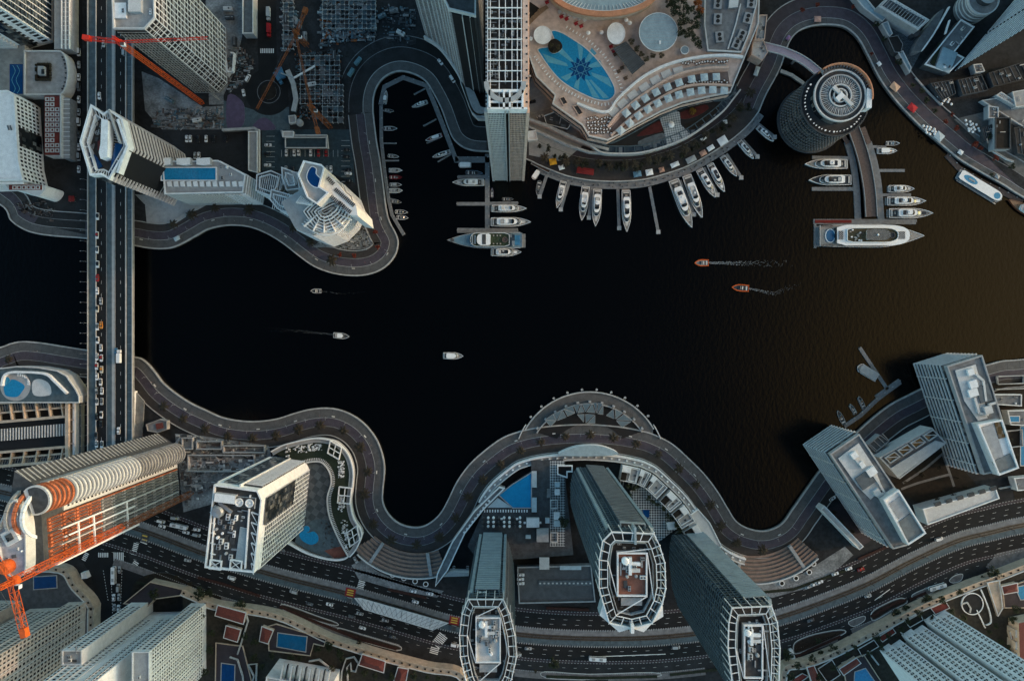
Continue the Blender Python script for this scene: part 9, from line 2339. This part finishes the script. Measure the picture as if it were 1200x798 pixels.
# strollers on the promenades
SKIN=mat("skin",(.30,.17,.11),.6,.1);HAIR=mat("dark_hair",(.015,.011,.009),.7,0)
CL=[mat("cloth_"+n,c,.9,.1)for n,c in(("black",(.012,.012,.014)),("white",(.65,.65,.63)),("navy",(.02,.03,.07)),("red",(.25,.02,.02)),("grey",(.12,.12,.12)))]
CN=["black","white","navy","red","grey"]
def person_mesh(shirt,trousers,q):
 """one continuous walking figure grown from a skeleton with skin radii, then frozen to plain mesh data"""
 J=dict(pel=(0,0,.95),wai=(0,0,1.12),che=(.02,0,1.35),nek=(.03,0,1.52),hea=(.06,0,1.66),top=(.07,0,1.76),hl=(0,.1,.9),kl=(.14,.1,.5),al=(.1,.1,.09),tl=(.3,.1,.05),hr=(0,-.1,.9),kr=(-.02,-.1,.5),ar=(-.26,-.1,.13),tr=(-.1,-.1,.05),
    sl=(.02,.2,1.44),el=(-.08,.26,1.17),wl=(.02,.27,.93),fl=(.06,.27,.84),sr=(.02,-.2,1.44),er=(.06,-.26,1.16),wr=(.22,-.26,.97),fr=(.27,-.26,.89))
 r=dict(pel=.15,wai=.13,che=.16,nek=.06,hea=.105,top=.07,hl=.095,kl=.06,al=.045,tl=.04,hr=.095,kr=.06,ar=.045,tr=.04,sl=.07,el=.045,wl=.032,fl=.035,sr=.07,er=.045,wr=.032,fr=.035)
 E_="pel-wai wai-che che-nek nek-hea hea-top pel-hl hl-kl kl-al al-tl pel-hr hr-kr kr-ar ar-tr che-sl sl-el el-wl wl-fl che-sr sr-er er-wr wr-fr".split()
 ks=list(J);me=bpy.data.meshes.new("person");me.from_pydata([J[k]for k in ks],[tuple(ks.index(a)for a in e.split("-"))for e in E_],[])
 ob=bpy.data.objects.new("person",me);COL.objects.link(ob);m=ob.modifiers.new("s",'SKIN');
 if not me.skin_vertices:me.attributes.new("skin",'FLOAT','POINT')
 sv=me.skin_vertices[0].data
 for i,k in enumerate(ks):sv[i].radius=(r[k],r[k]);sv[i].use_root=(k=="pel")
 ob.modifiers.new("u",'SUBSURF').levels=1;ob.modifiers["u"].render_levels=1
 dg=bpy.context.evaluated_depsgraph_get();me2=bpy.data.meshes.new_from_object(ob.evaluated_get(dg));bpy.data.objects.remove(ob)
 me2.materials.clear()
 for m_ in(trousers,shirt,SKIN,HAIR,BLACKM):me2.materials.append(m_)
 for p in me2.polygons:
  z=p.center.z;arm=abs(p.center.y)>.2
  p.material_index=4 if z<.1 else 0 if z<.98 and not arm else 2 if(arm and z<1.2)or 1.5<z<=1.66 else 1 if z<=1.5 else(3 if(p.center.x<.1 or z>1.72)else 2);p.use_smooth=True
 return me2
PM={}
def person(label,x,y,a,ci,ti):
 key=(ci,ti)
 if key not in PM:
  try:PM[key]=person_mesh(CL[ci],CL[ti],R)
  except Exception as e:print("person failed",e);return
 o=bpy.data.objects.new("person",PM[key]);COL.objects.link(o);o.location=(*P(x,y),.03);o.rotation_euler=(0,0,a);tag(o,label,"person","walkers on the promenades")
pp=[(246.5,500,"below the first bend of the south promenade"),(270,500,"on the first bend of the south promenade"),(323,499,"on the dip of the south promenade"),(375,487,"crown of first south peninsula, left one"),(380,487.5,"crown of first south peninsula, right one"),(433,519,"first south peninsula's east bend, upper"),(435,521.5,"first south peninsula's east bend, lower"),(464,623.5,"in the left cove, west side"),(508.5,620,"in the left cove, east side"),(538.5,577.5,"west side of second peninsula, lower"),(556,547.5,"west side of second peninsula, middle"),(578,535,"west side of second peninsula, upper"),(630,507,"west of the round terrace"),(692,498,"on the promenade below the round terrace"),(744,508,"east of the round terrace"),(798,537.5,"second peninsula's east side, upper"),(802,540.5,"second peninsula's east side, lower"),(840,586.5,"above the right cove"),(867,626,"in the right cove"),(40,411,"quay left of the bridge, left one"),(44,411.5,"quay left of the bridge, right one"),(178,448,"on the quay just right of the bridge"),(219,482,"south quay halfway to the first bend"),(226,483,"nearest the first south bend"),(357,299,"on the north peninsula"),(340,276,"on the north peninsula's west side"),(452,297,"at the tip of the north peninsula"),(455,288,"tip of the north peninsula, upper"),(428,308,"lowest on the north peninsula"),(286,258,"left of the north peninsula"),(275,259,"further left of the north peninsula"),(435,181,"on the north peninsula's east walk"),(441,237,"on the north peninsula's east walk, lower")]
q=random.Random(4)
for i,(x,y,wh)in enumerate(pp):ci,ti=i%5,(i*2+1)%5;person("person in %s top and %s trousers, %s"%(CN[ci],CN[ti],wh),x,y,q.random()*6,ci,ti)
dups={k:v for k,v in LABELS.items()if len(v)>1}
for k,v in dups.items():print("SHARED",len(v),k)
